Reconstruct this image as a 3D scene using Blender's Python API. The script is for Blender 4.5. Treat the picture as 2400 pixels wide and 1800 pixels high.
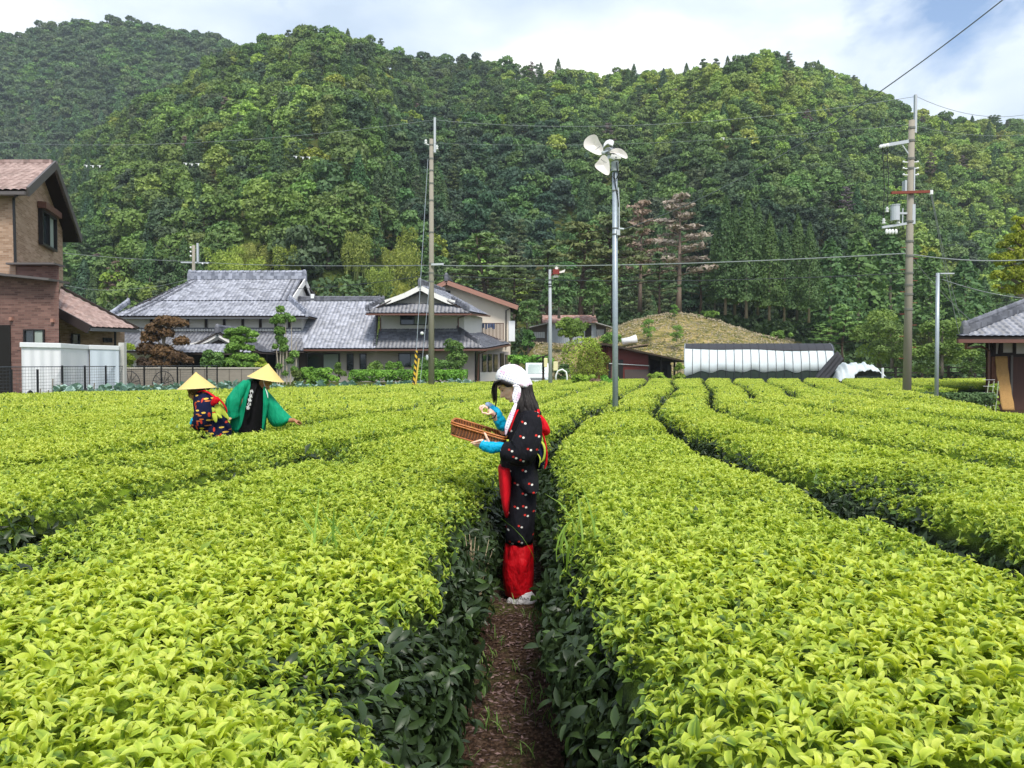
import bpy, bmesh, math, random
import numpy as np
from mathutils import Vector, Matrix, Euler

for o in list(bpy.data.objects): bpy.data.objects.remove(o)
random.seed(7)
RNG = np.random.default_rng(11)
SC = bpy.context.scene
COL = SC.collection
PI = math.pi

# ------------------------------------------------------------------ camera
EYE = 1.6
PITCH = math.atan(42 / 1800)
cam = bpy.data.cameras.new('camera'); camo = bpy.data.objects.new('camera', cam); COL.objects.link(camo)
camo.location = (0, 0, EYE); camo.rotation_euler = (PI / 2 - PITCH, 0, 0)
cam.sensor_width = 36; cam.lens = 27; cam.clip_start = .05; cam.clip_end = 6000
SC.camera = camo

def P(px, py, Y):
    """point on the ray through source pixel (px,py) at distance Y in front of the camera"""
    a = (px - 1200) / 1800; b = (900 - py) / 1800
    c, s = math.cos(PITCH), math.sin(PITCH)
    k = Y / (c + b * s)
    return Vector((a * k, Y, EYE + (b * c - s) * k))

# ------------------------------------------------------------------ light
SUN_EL, SUN_AZ = math.radians(54), math.radians(162)     # azimuth clockwise from +Y
sd = Vector((math.sin(SUN_AZ) * math.cos(SUN_EL), math.cos(SUN_AZ) * math.cos(SUN_EL), math.sin(SUN_EL)))
sl = bpy.data.lights.new('sun', 'SUN'); sl.energy = 2.6; sl.angle = math.radians(14); sl.color = (1, .95, .87)
so = bpy.data.objects.new('sun', sl); COL.objects.link(so); so.rotation_euler = sd.to_track_quat('Z', 'Y').to_euler()
so.location = (0, 0, 60)
SC.view_settings.view_transform = 'Standard'; SC.view_settings.look = 'None'
SC.view_settings.exposure = 0.58; SC.view_settings.gamma = 1

W = bpy.data.worlds.new('World'); SC.world = W; W.use_nodes = True
nt = W.node_tree; nt.nodes.clear()
def wn(t, **k):
    n = nt.nodes.new(t)
    for a, b in k.items(): setattr(n, a, b)
    return n
L = nt.links.new
tc = wn('ShaderNodeTexCoord')
sky = wn('ShaderNodeTexSky', sky_type='NISHITA', sun_disc=False, sun_elevation=SUN_EL, sun_rotation=SUN_AZ, dust_density=1.5)
skys = wn('ShaderNodeVectorMath', operation='SCALE'); L(sky.outputs[0], skys.inputs[0]); skys.inputs['Scale'].default_value = .15
mp = wn('ShaderNodeMapping'); mp.inputs['Scale'].default_value = (1.3, 1.3, 1.9); mp.inputs['Location'].default_value = (.35, .2, .1)
L(tc.outputs['Generated'], mp.inputs[0])
n1 = wn('ShaderNodeTexNoise'); n1.inputs['Scale'].default_value = 3.1; n1.inputs['Detail'].default_value = 9; n1.inputs['Roughness'].default_value = .56
n1.inputs['Distortion'].default_value = .25
L(mp.outputs[0], n1.inputs['Vector'])
cov = wn('ShaderNodeValToRGB'); cov.color_ramp.elements[0].position = .38; cov.color_ramp.elements[1].position = .50
L(n1.outputs['Fac'], cov.inputs[0])
n2 = wn('ShaderNodeTexNoise'); n2.inputs['Scale'].default_value = 2.3; n2.inputs['Detail'].default_value = 6; n2.inputs['Roughness'].default_value = .5
mp2 = wn('ShaderNodeMapping'); mp2.inputs['Location'].default_value = (2.1, 1.7, .4); mp2.inputs['Scale'].default_value = (1, 1, 2.2)
L(tc.outputs['Generated'], mp2.inputs[0]); L(mp2.outputs[0], n2.inputs['Vector'])
cr = wn('ShaderNodeValToRGB'); e = cr.color_ramp.elements
e[0].position = .40; e[0].color = (.47, .57, .70, 1); e[1].position = .66; e[1].color = (1.02, 1.02, 1.0, 1)
m_ = cr.color_ramp.elements.new(.52); m_.color = (.66, .74, .84, 1)
L(n2.outputs['Fac'], cr.inputs[0])
cs = wn('ShaderNodeVectorMath', operation='SCALE'); cs.inputs['Scale'].default_value = .95; L(cr.outputs[0], cs.inputs[0])
mx = wn('ShaderNodeMix', data_type='RGBA'); L(cov.outputs[0], mx.inputs['Factor']); L(skys.outputs[0], mx.inputs['A']); L(cs.outputs[0], mx.inputs['B'])
bg = wn('ShaderNodeBackground'); bg.inputs[1].default_value = 1.0; L(mx.outputs['Result'], bg.inputs[0])
wo = wn('ShaderNodeOutputWorld'); L(bg.outputs[0], wo.inputs[0])

# ------------------------------------------------------------------ material helpers
MATS = {}
def lin(h):
    h = h.lstrip('#'); return tuple(((int(h[i:i+2], 16) / 255) ** 2.2) for i in (0, 2, 4))
def C4(c):
    if isinstance(c, str): c = lin(c)
    return (c[0], c[1], c[2], 1)
class NT:
    def __init__(s, m): m.use_nodes = True; s.t = m.node_tree; s.t.nodes.clear()
    def n(s, t, ins=None, **k):
        n = s.t.nodes.new(t)
        for a, b in k.items(): setattr(n, a, b)
        for a, b in (ins or {}).items():
            if isinstance(b, bpy.types.NodeSocket): s.t.links.new(b, n.inputs[a])
            else: n.inputs[a].default_value = b
        return n
    def math(s, op, a, b=0.0, c=None):
        n = s.t.nodes.new('ShaderNodeMath'); n.operation = op
        for i, v in enumerate([a, b] + ([c] if c is not None else [])):
            if isinstance(v, bpy.types.NodeSocket): s.t.links.new(v, n.inputs[i])
            else: n.inputs[i].default_value = v
        return n.outputs[0]
    def mix(s, f, a, b, bt='MIX'):
        n = s.t.nodes.new('ShaderNodeMix'); n.data_type = 'RGBA'; n.blend_type = bt
        for k, v in (('Factor', f), ('A', a), ('B', b)):
            if isinstance(v, bpy.types.NodeSocket): s.t.links.new(v, n.inputs[k])
            else: n.inputs[k].default_value = v
        return n.outputs['Result']
    def noise(s, scale, detail=4, rough=.55, vec=None, sc=None, dim='3D'):
        ins = {'Scale': scale, 'Detail': detail, 'Roughness': rough}
        if vec is None: vec = s.obj()
        if sc: vec = s.n('ShaderNodeMapping', {'Vector': vec, 'Scale': sc}).outputs[0]
        ins['Vector'] = vec
        return s.n('ShaderNodeTexNoise', ins).outputs['Fac']
    def obj(s):
        if not hasattr(s, '_tc'): s._tc = s.t.nodes.new('ShaderNodeTexCoord')
        return s._tc.outputs['Object']
    def ramp(s, f, stops):
        n = s.t.nodes.new('ShaderNodeValToRGB'); s.t.links.new(f, n.inputs[0])
        el = n.color_ramp.elements
        while len(el) < len(stops): el.new(.5)
        for q, (p, c) in zip(el, stops): q.position = p; q.color = C4(c) if not isinstance(c, float) else (c, c, c, 1)
        return n.outputs[0]
    def bump(s, h, st=.3, d=.02):
        return s.n('ShaderNodeBump', {'Height': h, 'Strength': st, 'Distance': d}).outputs[0]
    def out(s, sh): s.n('ShaderNodeOutputMaterial', {'Surface': sh})
    def pr(s, col, rough=.6, normal=None, metal=0., spec=.5, **kw):
        ins = {'Base Color': col if isinstance(col, bpy.types.NodeSocket) else C4(col), 'Roughness': rough, 'Metallic': metal, 'Specular IOR Level': spec}
        ins.update(kw)
        if normal is not None: ins['Normal'] = normal
        b = s.n('ShaderNodeBsdfPrincipled', ins); return b.outputs[0]

def mat(name, col, rough=.6, var=.12, scale=6., metal=0., bump=0., bscale=40., spec=.5, stretch=None, alpha=1., trans=0.):
    """plain surface with a little procedural unevenness"""
    if name in MATS: return MATS[name]
    m = bpy.data.materials.new(name); t = NT(m)
    c = C4(col)
    f = t.noise(scale, 5, .6, sc=stretch)
    dark = tuple(x * (1 - var) for x in c[:3]) + (1,); lite = tuple(min(1, x * (1 + var)) for x in c[:3]) + (1,)
    cc = t.mix(f, dark, lite)
    nrm = t.bump(t.noise(bscale, 3, sc=stretch), bump) if bump else None
    kw = {}
    if alpha < 1: kw['Alpha'] = alpha
    if trans: kw['Transmission Weight'] = trans
    t.out(t.pr(cc, rough, nrm, metal, spec, **kw)); MATS[name] = m
    return m

# ------------------------------------------------------------------ mesh helpers
def tag(o, label=None, cat=None, group=None, kind=None):
    if label: o['label'] = label
    if cat: o['category'] = cat
    if group: o['group'] = group
    if kind: o['kind'] = kind
    return o
def empty(name, loc, label=None, cat=None, group=None, rz=0.):
    o = bpy.data.objects.new(name, None); COL.objects.link(o); o.location = loc; o.rotation_euler = (0, 0, rz)
    o.empty_display_size = .2
    return tag(o, label, cat, group)
WL = {}
def wloc(o):
    v = Vector((0, 0, 0))
    while o is not None: v += o.location; o = o.parent
    return v
def link_mesh(name, me, mt=None, parent=None, world=True, smooth=False):
    o = bpy.data.objects.new(name, me); COL.objects.link(o)
    if mt is not None:
        me.materials.clear()
        for q in (mt if isinstance(mt, (list, tuple)) else [mt]): me.materials.append(q)
    if parent is not None:
        o.parent = parent
        if world:
            me.transform(Matrix.Translation(-wloc(parent)))
    if smooth: me.shade_smooth()
    return o
def np_mesh(name, V, F, attrs=None, smooth=False):
    """V (n,3); F (m,3|4) int array (or list of such arrays)"""
    me = bpy.data.meshes.new(name)
    V = np.asarray(V, np.float32)
    Fs = F if isinstance(F, list) else [F]
    Fs = [np.asarray(f, np.int32) for f in Fs if len(f)]
    me.vertices.add(len(V)); me.vertices.foreach_set('co', V.ravel())
    loops = np.concatenate([f.ravel() for f in Fs]); tot = np.concatenate([np.full(len(f), f.shape[1]) for f in Fs])
    me.loops.add(len(loops)); me.loops.foreach_set('vertex_index', loops)
    me.polygons.add(len(tot)); me.polygons.foreach_set('loop_start', np.concatenate([[0], np.cumsum(tot)[:-1]]).astype(np.int32))
    me.polygons.foreach_set('loop_total', tot.astype(np.int32))
    if smooth: me.polygons.foreach_set('use_smooth', np.ones(len(tot), bool))
    for k, a in (attrs or {}).items():
        at = me.attributes.new(k, 'FLOAT', 'POINT'); at.data.foreach_set('value', np.asarray(a, np.float32))
    me.update(calc_edges=True); me.validate()
    return me

class MB:
    def __init__(s): s.v = []; s.f = []; s.m = []; s.mi = 0
    def add(s, vs, fs):
        b = len(s.v); s.v += [tuple(v) for v in vs]; s.f += [tuple(b + i for i in f) for f in fs]; s.m += [s.mi] * len(fs)
    def box(s, c, d, rz=0., rot=None):
        x, y, z = (k / 2 for k in d)
        R = rot if rot is not None else Matrix.Rotation(rz, 3, 'Z'); c = Vector(c)
        vs = [c + R @ Vector((i * x, j * y, k * z)) for k in (-1, 1) for j in (-1, 1) for i in (-1, 1)]
        s.add(vs, [(0, 2, 3, 1), (4, 5, 7, 6), (0, 1, 5, 4), (2, 6, 7, 3), (0, 4, 6, 2), (1, 3, 7, 5)]); return s
    def box2(s, a, b):
        return s.box([(a[i] + b[i]) / 2 for i in range(3)], [abs(a[i] - b[i]) for i in range(3)])
    def tube(s, pts, r, n=8, cap=True, r2=None, flat=1.):
        pts = [Vector(p) for p in pts]; m = len(pts)
        rs = r if isinstance(r, (list, tuple)) else [r if r2 is None else r + (r2 - r) * i / (m - 1) for i in range(m)]
        t0 = (pts[1] - pts[0]).normalized(); up = Vector((0, 0, 1)) if abs(t0.z) < .95 else Vector((0, 1, 0))
        u = t0.cross(up).normalized(); vs = []
        for i, p in enumerate(pts):
            t = (pts[min(i + 1, m - 1)] - pts[max(i - 1, 0)]).normalized()
            u = (u - t * u.dot(t)).normalized(); w = t.cross(u)
            for k in range(n):
                a = 2 * PI * k / n; vs.append(p + (u * math.cos(a) + w * math.sin(a) * flat) * rs[i])
        fs = [(i * n + k, i * n + (k + 1) % n, (i + 1) * n + (k + 1) % n, (i + 1) * n + k) for i in range(m - 1) for k in range(n)]
        if cap: fs += [tuple(range(n - 1, -1, -1)), tuple((m - 1) * n + k for k in range(n))]
        s.add(vs, fs); return s
    def bar(s, a, b, w, h=None):
        a, b = Vector(a), Vector(b); d = b - a
        q = d.to_track_quat('X', 'Z').to_matrix(); return s.box((a + b) / 2, (d.length, w, h or w), rot=q)
    def loft(s, rings, cap=True, close=True):
        n = len(rings[0]); m = len(rings); vs = [v for r in rings for v in r]
        K = n if close else n - 1
        fs = [(i * n + k, i * n + (k + 1) % n, (i + 1) * n + (k + 1) % n, (i + 1) * n + k) for i in range(m - 1) for k in range(K)]
        if cap and close: fs += [tuple(range(n - 1, -1, -1)), tuple((m - 1) * n + k for k in range(n))]
        s.add(vs, fs); return s
    def prism(s, poly, d):
        """extrude polygon (3D points) by vector d"""
        n = len(poly); d = Vector(d); vs = [Vector(p) for p in poly] + [Vector(p) + d for p in poly]
        fs = [tuple(range(n)), tuple(range(2 * n - 1, n - 1, -1))] + [(i, i + n, (i + 1) % n + n, (i + 1) % n) for i in range(n)]
        s.add(vs, fs); return s
    def ball(s, c, r, n=12, m=8, sc=(1, 1, 1)):
        c = Vector(c); rings = []
        for i in range(1, m):
            t = PI * i / m
            rings.append([c + Vector((math.sin(t) * math.cos(2 * PI * k / n) * r * sc[0], math.sin(t) * math.sin(2 * PI * k / n) * r * sc[1], math.cos(t) * r * sc[2])) for k in range(n)])
        s.loft(rings); return s
    def mesh(s, name='m'):
        me = bpy.data.meshes.new(name); me.from_pydata(s.v, [], s.f)
        if any(s.m): me.polygons.foreach_set('material_index', s.m)
        bm = bmesh.new(); bm.from_mesh(me); bmesh.ops.recalc_face_normals(bm, faces=bm.faces); bm.to_mesh(me); bm.free()
        me.update(); return me
    def build(s, name, mt, parent=None, smooth=False, world=True, bevel=0., sub=0):
        o = link_mesh(name, s.mesh(name), mt, parent, world, smooth)
        if bevel:
            b = o.modifiers.new('bevel', 'BEVEL'); b.width = bevel; b.segments = 2; b.limit_method = 'ANGLE'
        if sub:
            b = o.modifiers.new('sub', 'SUBSURF'); b.levels = sub; b.render_levels = sub
        return o
def copy_tree(o, parent=None, **kw):
    c = o.copy(); COL.objects.link(c); c.parent = parent
    for ch in list(o.children): copy_tree(ch, c)
    return c
def smstep(a, b, x):
    t = np.clip((x - a) / (b - a), 0, 1); return t * t * (3 - 2 * t)
def vnoise(x, y, seed=0, f=1.):
    """cheap smooth 2-D value noise in [-1,1]"""
    x = np.asarray(x) * f; y = np.asarray(y) * f
    r = 0
    for k, (a, b, c) in enumerate(((1.0, .37, .2), (-.62, 1.13, 1.7), (1.71, -1.29, 3.1), (2.3, 2.9, .6), (-3.7, 1.9, 5.1))):
        r = r + np.sin(a * x + b * y + c + seed * 1.7 + .8 * np.sin(b * x * .7 - a * y * .9 + seed)) / (1 + .5 * k)
    return r / 2.6
# ================================================================== terrain
SKY_MAIN = [(-500, 380), (0, 400), (81, 374), (179, 318), (244, 275), (347, 208), (450, 150), (520, 100), (600, 84), (680, 58), (760, 54), (840, 62), (900, 92), (950, 115),
            (1050, 118), (1150, 118), (1250, 134), (1350, 140), (1500, 150), (1600, 145), (1680, 120), (1750, 103), (1800, 103), (1880, 133), (1950, 168), (2050, 205),
            (2130, 248), (2250, 263), (2400, 268), (2900, 300)]
SKY_LEFT = [(-500, 60), (0, 78), (60, 90), (100, 66), (180, 54), (300, 54), (400, 64), (480, 80), (560, 110), (700, 160), (900, 260)]
def hill_h(x, y):
    x = np.asarray(x, float); y = np.asarray(y, float)
    yy = np.maximum(y, 1.)
    px = 1200 + 1800 * x / yy
    n = vnoise(x, y, 1, .021) ; n2 = vnoise(x, y, 4, .055)
    rc = 250 + 26 * np.sin(px * .0061 + 1.1) + 22 * np.sin(px * .0137)
    el = (855 - np.interp(px, [a for a, b in SKY_MAIN], [b for a, b in SKY_MAIN])) / 1800.
    r0 = 90 + 12 * np.sin(px * .004 + 2) + np.where(px < 1100, 4, 0) + 25 * smstep(1900, 2300, px)
    t = (y - r0) / (rc - r0)
    prof = np.where(t < 1, np.clip(t, 0, 1) ** 1.06, 1 - .9 * np.clip(t - 1, 0, 1) ** 1.2)
    spur = (n * 9 + n2 * 4.) * np.clip(t, 0, 1) * np.clip(1.05 - t, 0, 1) * 2.2
    h1 = (el * rc - 7.5) * prof + np.where(t > 0, spur, 0)
    rc2 = 420.
    el2 = (855 - np.interp(px, [a for a, b in SKY_LEFT], [b for a, b in SKY_LEFT])) / 1800.
    t2 = (y - 270) / (rc2 - 270)
    p2 = np.where(t2 < 1, np.clip(t2, 0, 1) ** .9, 1 - .6 * np.clip(t2 - 1, 0, 1))
    h2 = (el2 * rc2 - 8.5) * p2 + vnoise(x, y, 9, .03) * 6 * np.clip(t2, 0, 1) * np.clip(1 - t2, 0, 1) * 4
    h2 = np.where(px < 950, h2, 0)
    return np.maximum(np.maximum(h1, h2), 0)
def mound_h(x, y):
    px = 1200 + 1800 * x / np.maximum(y, 1)
    sh = np.interp(px, [1130, 1215, 1235, 1360, 1400, 1480, 1560, 1640, 1760, 1880, 2000], [885, 880, 800, 797, 775, 745, 730, 737, 768, 800, 885])
    h = (858 - sh) / 1800 * 80 + 1.3
    h = h + (.45 * vnoise(x, y, 14, .33) + .2 * vnoise(x, y, 15, .9)) * (h > .5)
    return np.where(y > 55, np.maximum(h, 0) * smstep(60, 82, y) * (1 - smstep(90, 112, y)), 0)
def end_far(x):     # far limit of the tea field (y) for a given x
    return np.interp(x, [-20, -14, -9.5, -3.8, 1, 5, 9, 30], [19, 21.5, 25, 34, 40, 44, 47, 47.5])
def ground_h(x, y):
    x = np.asarray(x, float); y = np.asarray(y, float)
    lot = .5 * smstep(.6, 3.2, y - end_far(x)) * (1 - smstep(-1, 7, x))
    g = np.maximum(hill_h(x, y), mound_h(x, y))
    return np.maximum(lot * (y < 95), 0) + g
def gz(x, y): return float(ground_h(x, y))

def hf(name, xs, ys, f, off=0.):
    X, Y = np.meshgrid(xs, ys); Z = f(X, Y) + off
    V = np.stack([X, Y, Z], -1).reshape(-1, 3); nx, ny = len(xs), len(ys)
    i = np.arange(ny - 1)[:, None] * nx + np.arange(nx - 1)[None]
    F = np.stack([i, i + 1, i + nx + 1, i + nx], -1).reshape(-1, 4)
    return np_mesh(name, V, F, smooth=True)

def soil_mat():
    m = bpy.data.materials.new('soil'); t = NT(m)
    a = t.noise(3.2, 6, .65); b = t.noise(42, 5, .7); c = t.noise(9, 5, .6)
    col = t.ramp(b, [(.32, '#241c18'), (.5, '#423329'), (.66, '#6b584b')])
    col = t.mix(t.ramp(a, [(.53, 0.), (.66, .75)]), col, t.mix(b, C4('#39401f'), C4('#5e6a35')))
    vo = t.n('ShaderNodeTexVoronoi', {'Scale': 60., 'Vector': t.n('ShaderNodeMapping', {'Vector': t.obj(), 'Scale': (1, .5, 1)}).outputs[0]})
    col = t.mix(t.math('MULTIPLY', t.math('LESS_THAN', vo.outputs['Distance'], .28), .6), col, C4('#6b5344'))
    nr = t.bump(t.math('ADD', b, t.math('MULTIPLY', vo.outputs['Distance'], .7)), .9, .03)
    t.out(t.pr(col, .95, nr, spec=.15)); return m
def grass_ground():
    m = bpy.data.materials.new('grassy_ground'); t = NT(m)
    a = t.noise(.12, 6, .6); b = t.noise(2.2, 6, .7)
    col = t.mix(b, C4('#2c3619'), C4('#5b6d30'))
    col = t.mix(t.ramp(a, [(.45, 0.), (.6, 1.)]), col, t.mix(b, C4('#3f3c26'), C4('#625d3b')))
    sp_ = t.n('ShaderNodeSeparateXYZ', {0: t.obj()})
    m1 = t.math('MULTIPLY', t.ramp(sp_.outputs['X'], [(0., 0.), (1., 1.)]), 1.)
    q = t.n('ShaderNodeVectorMath', {0: t.n('ShaderNodeMapping', {'Vector': t.obj(), 'Location': (-19, -76, 0)}).outputs[0], 1: (.058, .085, 0)}, operation='MULTIPLY').outputs[0]
    ln = t.n('ShaderNodeVectorMath', {0: q}, operation='LENGTH').outputs['Value']
    dn = t.noise(1.1, 6, .7, sc=(.6, 2.2, 2.2))
    col = t.mix(t.ramp(t.math('MULTIPLY', t.math('ADD', ln, t.math('MULTIPLY', a, .5)), .5), [(.57, 1.), (.7, 0.)]), col, t.ramp(dn, [(.38, '#4c5429'), (.5, '#857c4c'), (.62, '#b09a6c')]))
    t.out(t.pr(col, .95, t.bump(b, .8, .2), spec=.1)); return m
SOIL = soil_mat(); GRASSG = grass_ground()
xs = np.concatenate([np.linspace(-900, -160, 20), np.linspace(-150, 150, 121), np.linspace(160, 900, 20)])
ys = np.concatenate([np.linspace(-60, 60, 61), np.linspace(63, 460, 134), np.linspace(480, 1500, 18)])
def gh(x, y):
    h = ground_h(x, y)
    far = np.hypot(np.maximum(np.abs(x) - 330, 0), np.maximum(y - 520, 0))
    return h * (1 - smstep(0, 300, far))
g = link_mesh('ground', hf('ground', xs, ys, gh, -.012), GRASSG); tag(g, kind='structure')
ps = np.linspace(-20, 22, 140); pys = np.linspace(-4, 49, 150)
pa = link_mesh('path', hf('path', ps, pys, lambda x, y: .015 * vnoise(x, y, 3, 2.1) + .03 + .004), SOIL); tag(pa, kind='structure')

# ================================================================== tea rows
def line(pts):
    """gap line through (px,py) seen at the level of the clipped top (0.8 m)"""
    out = []
    for px, py in pts:
        d = .8 * 1800 / (py - 858); out.append((d, (px - 1200) / 1800 * d))
    return out
GA = [(-1.5, .04), (0, .04)] + line([(1240, 1700), (1190, 1300), (1213, 1140), (1238, 1100), (1286, 1028), (1379, 968), (1433, 944), (1462, 922), (1503, 906), (1515, 893)]) + [(50, 8.9)]
GB = [(-1.5, 2.25)] + line([(2400, 1289), (2231, 1234), (2095, 1186), (1976, 1136), (1797, 1093), (1688, 1056), (1607, 1012), (1572, 987), (1530, 963), (1547, 941), (1585, 909), (1572, 893)]) + [(50, 10.7)]
GCc = [(-1.5, 4.1)] + line([(2400, 1093), (2231, 1066), (1959, 1023), (1878, 1006), (1770, 987), (1705, 971), (1667, 950), (1667, 914), (1648, 895)]) + [(50, 12.6)]
GD = [(-1.5, 5.6), (7.5, 5.4), (10.9, 5.45)] + line([(1905, 955), (1824, 947), (1768, 938), (1759, 920), (1748, 911), (1715, 895)]) + [(50, 14.4)]
GE = [(-1.5, 7.2), (9.8, 7.0), (15.7, 6.95)] + line([(1867, 936), (1843, 914), (1795, 895)]) + [(50, 16.5)]
GF = [(-1.5, 8.8), (11.3, 8.4), (17.6, 8.7)] + line([(1955, 920), (1927, 914), (1880, 895)]) + [(50, 18.9)]
GG = [(-1.5, 10.4), (13, 9.9), (15.3, 9.75)] + line([(2070, 929), (2019, 914), (1970, 895)]) + [(50, 21.4)]
GH = [(-1.5, 12.2), (15, 11.5), (20, 11.9), (27, 14.6), (38, 19.4), (50, 24.2)]
GI = [(-1.5, 14), (15, 13.3), (20, 13.8), (27, 16.8), (38, 22), (50, 27.4)]
GJ = [(-1.5, 16), (15, 15.2), (20, 15.9), (27, 19.2), (38, 24.9), (50, 30.8)]
L1 = [(-1.5, -3.9), (1, -3.4), (3, -2.8)] + line([(0, 1229), (298, 1161), (570, 1093), (760, 1050), (868, 1028), (1030, 1004), (1130, 985), (1265, 947), (1392, 909), (1440, 893)]) + [(50, 6.9)]
L2 = [(-1.5, -5.9), (2, -5.2)] + line([(0, 1095), (300, 1060), (540, 1018), (760, 988), (980, 959), (1170, 931), (1310, 905)]) + [(42, 3.9), (50, 5)]
L3 = [(-1.5, -8.6), (5, -7.5)] + line([(0, 1010), (400, 975), (774, 943), (1004, 930), (1158, 914), (1265, 893)]) + [(50, 3.0)]
L4 = [(-1.5, -10.9), (8, -9.9)] + line([(0, 965), (400, 945), (850, 925), (1102, 904), (1190, 893)]) + [(50, 1.2)]
L5 = [(-1.5, -13.2), (10, -12.1), (16, -10.9), (22, -6.8), (28, -3.9), (36, -1.9), (50, -.6)]
L6 = [(-1.5, -15.2), (12, -14.2), (18, -12.6), (24, -8.6), (30, -5.5), (38, -3.4), (50, -2.4)]
L7 = [(-1.5, -17), (14, -16.2), (20, -14.6), (26, -10.6), (32, -7.2), (40, -5), (50, -4)]
LINES = [L7, L6, L5, L4, L3, L2, L1, GA, GB, GCc, GD, GE, GF, GG, GH, GI, GJ]
YG = np.arange(-1.5, 50.01, .1)
def smooth_line(l):
    x = np.interp(YG, [p[0] for p in l], [p[1] for p in l])
    w = 9; k = np.hanning(2 * w + 3)[1:-1]; k /= k.sum()
    xp = np.concatenate([x[:1] + (np.arange(-w, 0)) * (x[1] - x[0]), x, x[-1:] + (np.arange(1, w + 1)) * (x[-1] - x[-2])])
    return np.convolve(xp, k, 'valid')
LX = [smooth_line(l) for l in LINES]
def gx(k, y): return np.interp(y, YG, LX[k])
def slope(k, y): return (gx(k, y + .1) - gx(k, y - .1)) / .2
# rows = (left line, right line, y near, y far, label)
YCUT = 13.55        # the cross gap with the fan pole
FAN_XY = P(1443, 955, 14.1)
ROWS = [
 (6, 7, -1.3, 47, 'wide tea row in the left foreground, left of the black kimono picker'),
 (7, 8, -1.3, YCUT - .12, 'wide tea row in the right foreground, ending at the white bladed fan pole'),
 (7, 8, YCUT + .12, 47, 'tea row running from the white bladed fan pole towards the red barn'),
 (8, 9, -1.3, 47, 'second tea row right of the path, dark gap along its near side'),
 (9, 10, 3, 47, 'third tea row right of the path, bending away towards the greenhouse'),
 (10, 11, 5, 47, 'fourth tea row right of the path, bending away towards the greenhouse'),
 (11, 12, 7, 47, 'fifth tea row right of the path, bending away towards the greenhouse'),
 (12, 13, 9, 47, 'sixth tea row right of the path, short dark gap at its bend'),
 (13, 14, 11, 47, 'tea row passing in front of the foot of the tall concrete pole on the right'),
 (14, 15, 14, 47, 'tea row in front of the bamboo screen of the right hand house'),
 (15, 16, 29, 47, 'farthest right tea row, short, behind the dark low hedge'),
 (5, 6, -1.3, 47, 'tea row in front of the two pickers in straw hats'),
 (4, 5, 1.5, 47, 'tea row directly behind the two pickers in straw hats'),
 (3, 4, 6, 47, 'second tea row behind the two pickers in straw hats'),
 (2, 3, 9, 47, 'third tea row behind the two pickers in straw hats'),
 (1, 2, 11, 47, 'fourth tea row behind the pickers, next to the strip of cabbages'),
 (0, 1, 13, 47, 'tea row nearest the white steel sheds at the far left'),
]
def row_top(x, y):
    return .8 + .022 * vnoise(x, y, 2, 1.9) + .014 * vnoise(x, y, 5, 5.5)
def gapw(k, x, y):
    """half width of gap line k"""
    base = {7: .235, 8: .20, 6: .195, 9: .16, 5: .14}.get(k, .115)
    return base + .045 * vnoise(x, y, 7, 2.3) * min(1, base * 6) - (base - .085) * (smstep(5.4, 7.6, y) if k == 7 else smstep(6, 14, y))
def row_profile(u, v, x, y, w, ka=0, kb=0):
    """u = distance from left gap line, v = from right; w = end distance. height of canopy"""
    d = np.minimum(np.minimum(u - gapw(ka, x, y), v - gapw(kb, x, y)), w - .05)
    mu = u - gapw(ka, x, y) < v - gapw(kb, x, y)
    wid = np.where(np.where(mu, ka, kb) == 7, .34 - .12 * smstep(5.4, 7.6, y), .20)
    t = np.clip(d / wid, 0, 1)
    sh = np.sqrt(1 - (1 - t) ** 2.6)
    dip = .13 * smstep(.25, .9, vnoise(x, y, 12, 1.15)) * smstep(1.1, .3, d)
    return row_top(x, y) * (.42 + .58 * sh) - dip * (d > 0), d

# --- leaf shapes -------------------------------------------------------------
def leaf_mesh(L_, W_, arch, fold, nk, rng):
    """returns verts (n,3) quads; leaf from origin along +X, arching"""
    k = np.linspace(0, 1, nk + 1)
    wid = W_ * np.sin(np.clip(k * .96 + .04, 0, 1) ** 1.05 * PI) ** .62 * .5; wid[-1] = .001
    if nk == 2: wid[1] = W_ * .5
    wid[0] = W_ * .06
    ang = arch * (k - .25) * 1.0
    ds = L_ / nk
    x = np.concatenate([[0], np.cumsum(np.cos(ang[:-1]) * ds)]); z = np.concatenate([[0], np.cumsum(-np.sin(ang[:-1]) * ds)])
    wob = .12 * wid * np.sin(k * 14 + rng.random() * 6)
    V = []
    for i in range(nk + 1):
        V += [(x[i], -wid[i], z[i] + fold * wid[i] + wob[i]), (x[i], 0, z[i]), (x[i], wid[i], z[i] + fold * wid[i] - wob[i])]
    F = []
    for i in range(nk):
        a = 3 * i; F += [(a, a + 3, a + 4, a + 1), (a + 1, a + 4, a + 5, a + 2)]
    return np.array(V), np.array(F)
def rotm(yaw, pitch, roll=0.):
    return np.array((Euler((roll, -pitch, yaw), 'XYZ')).to_matrix())
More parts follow.
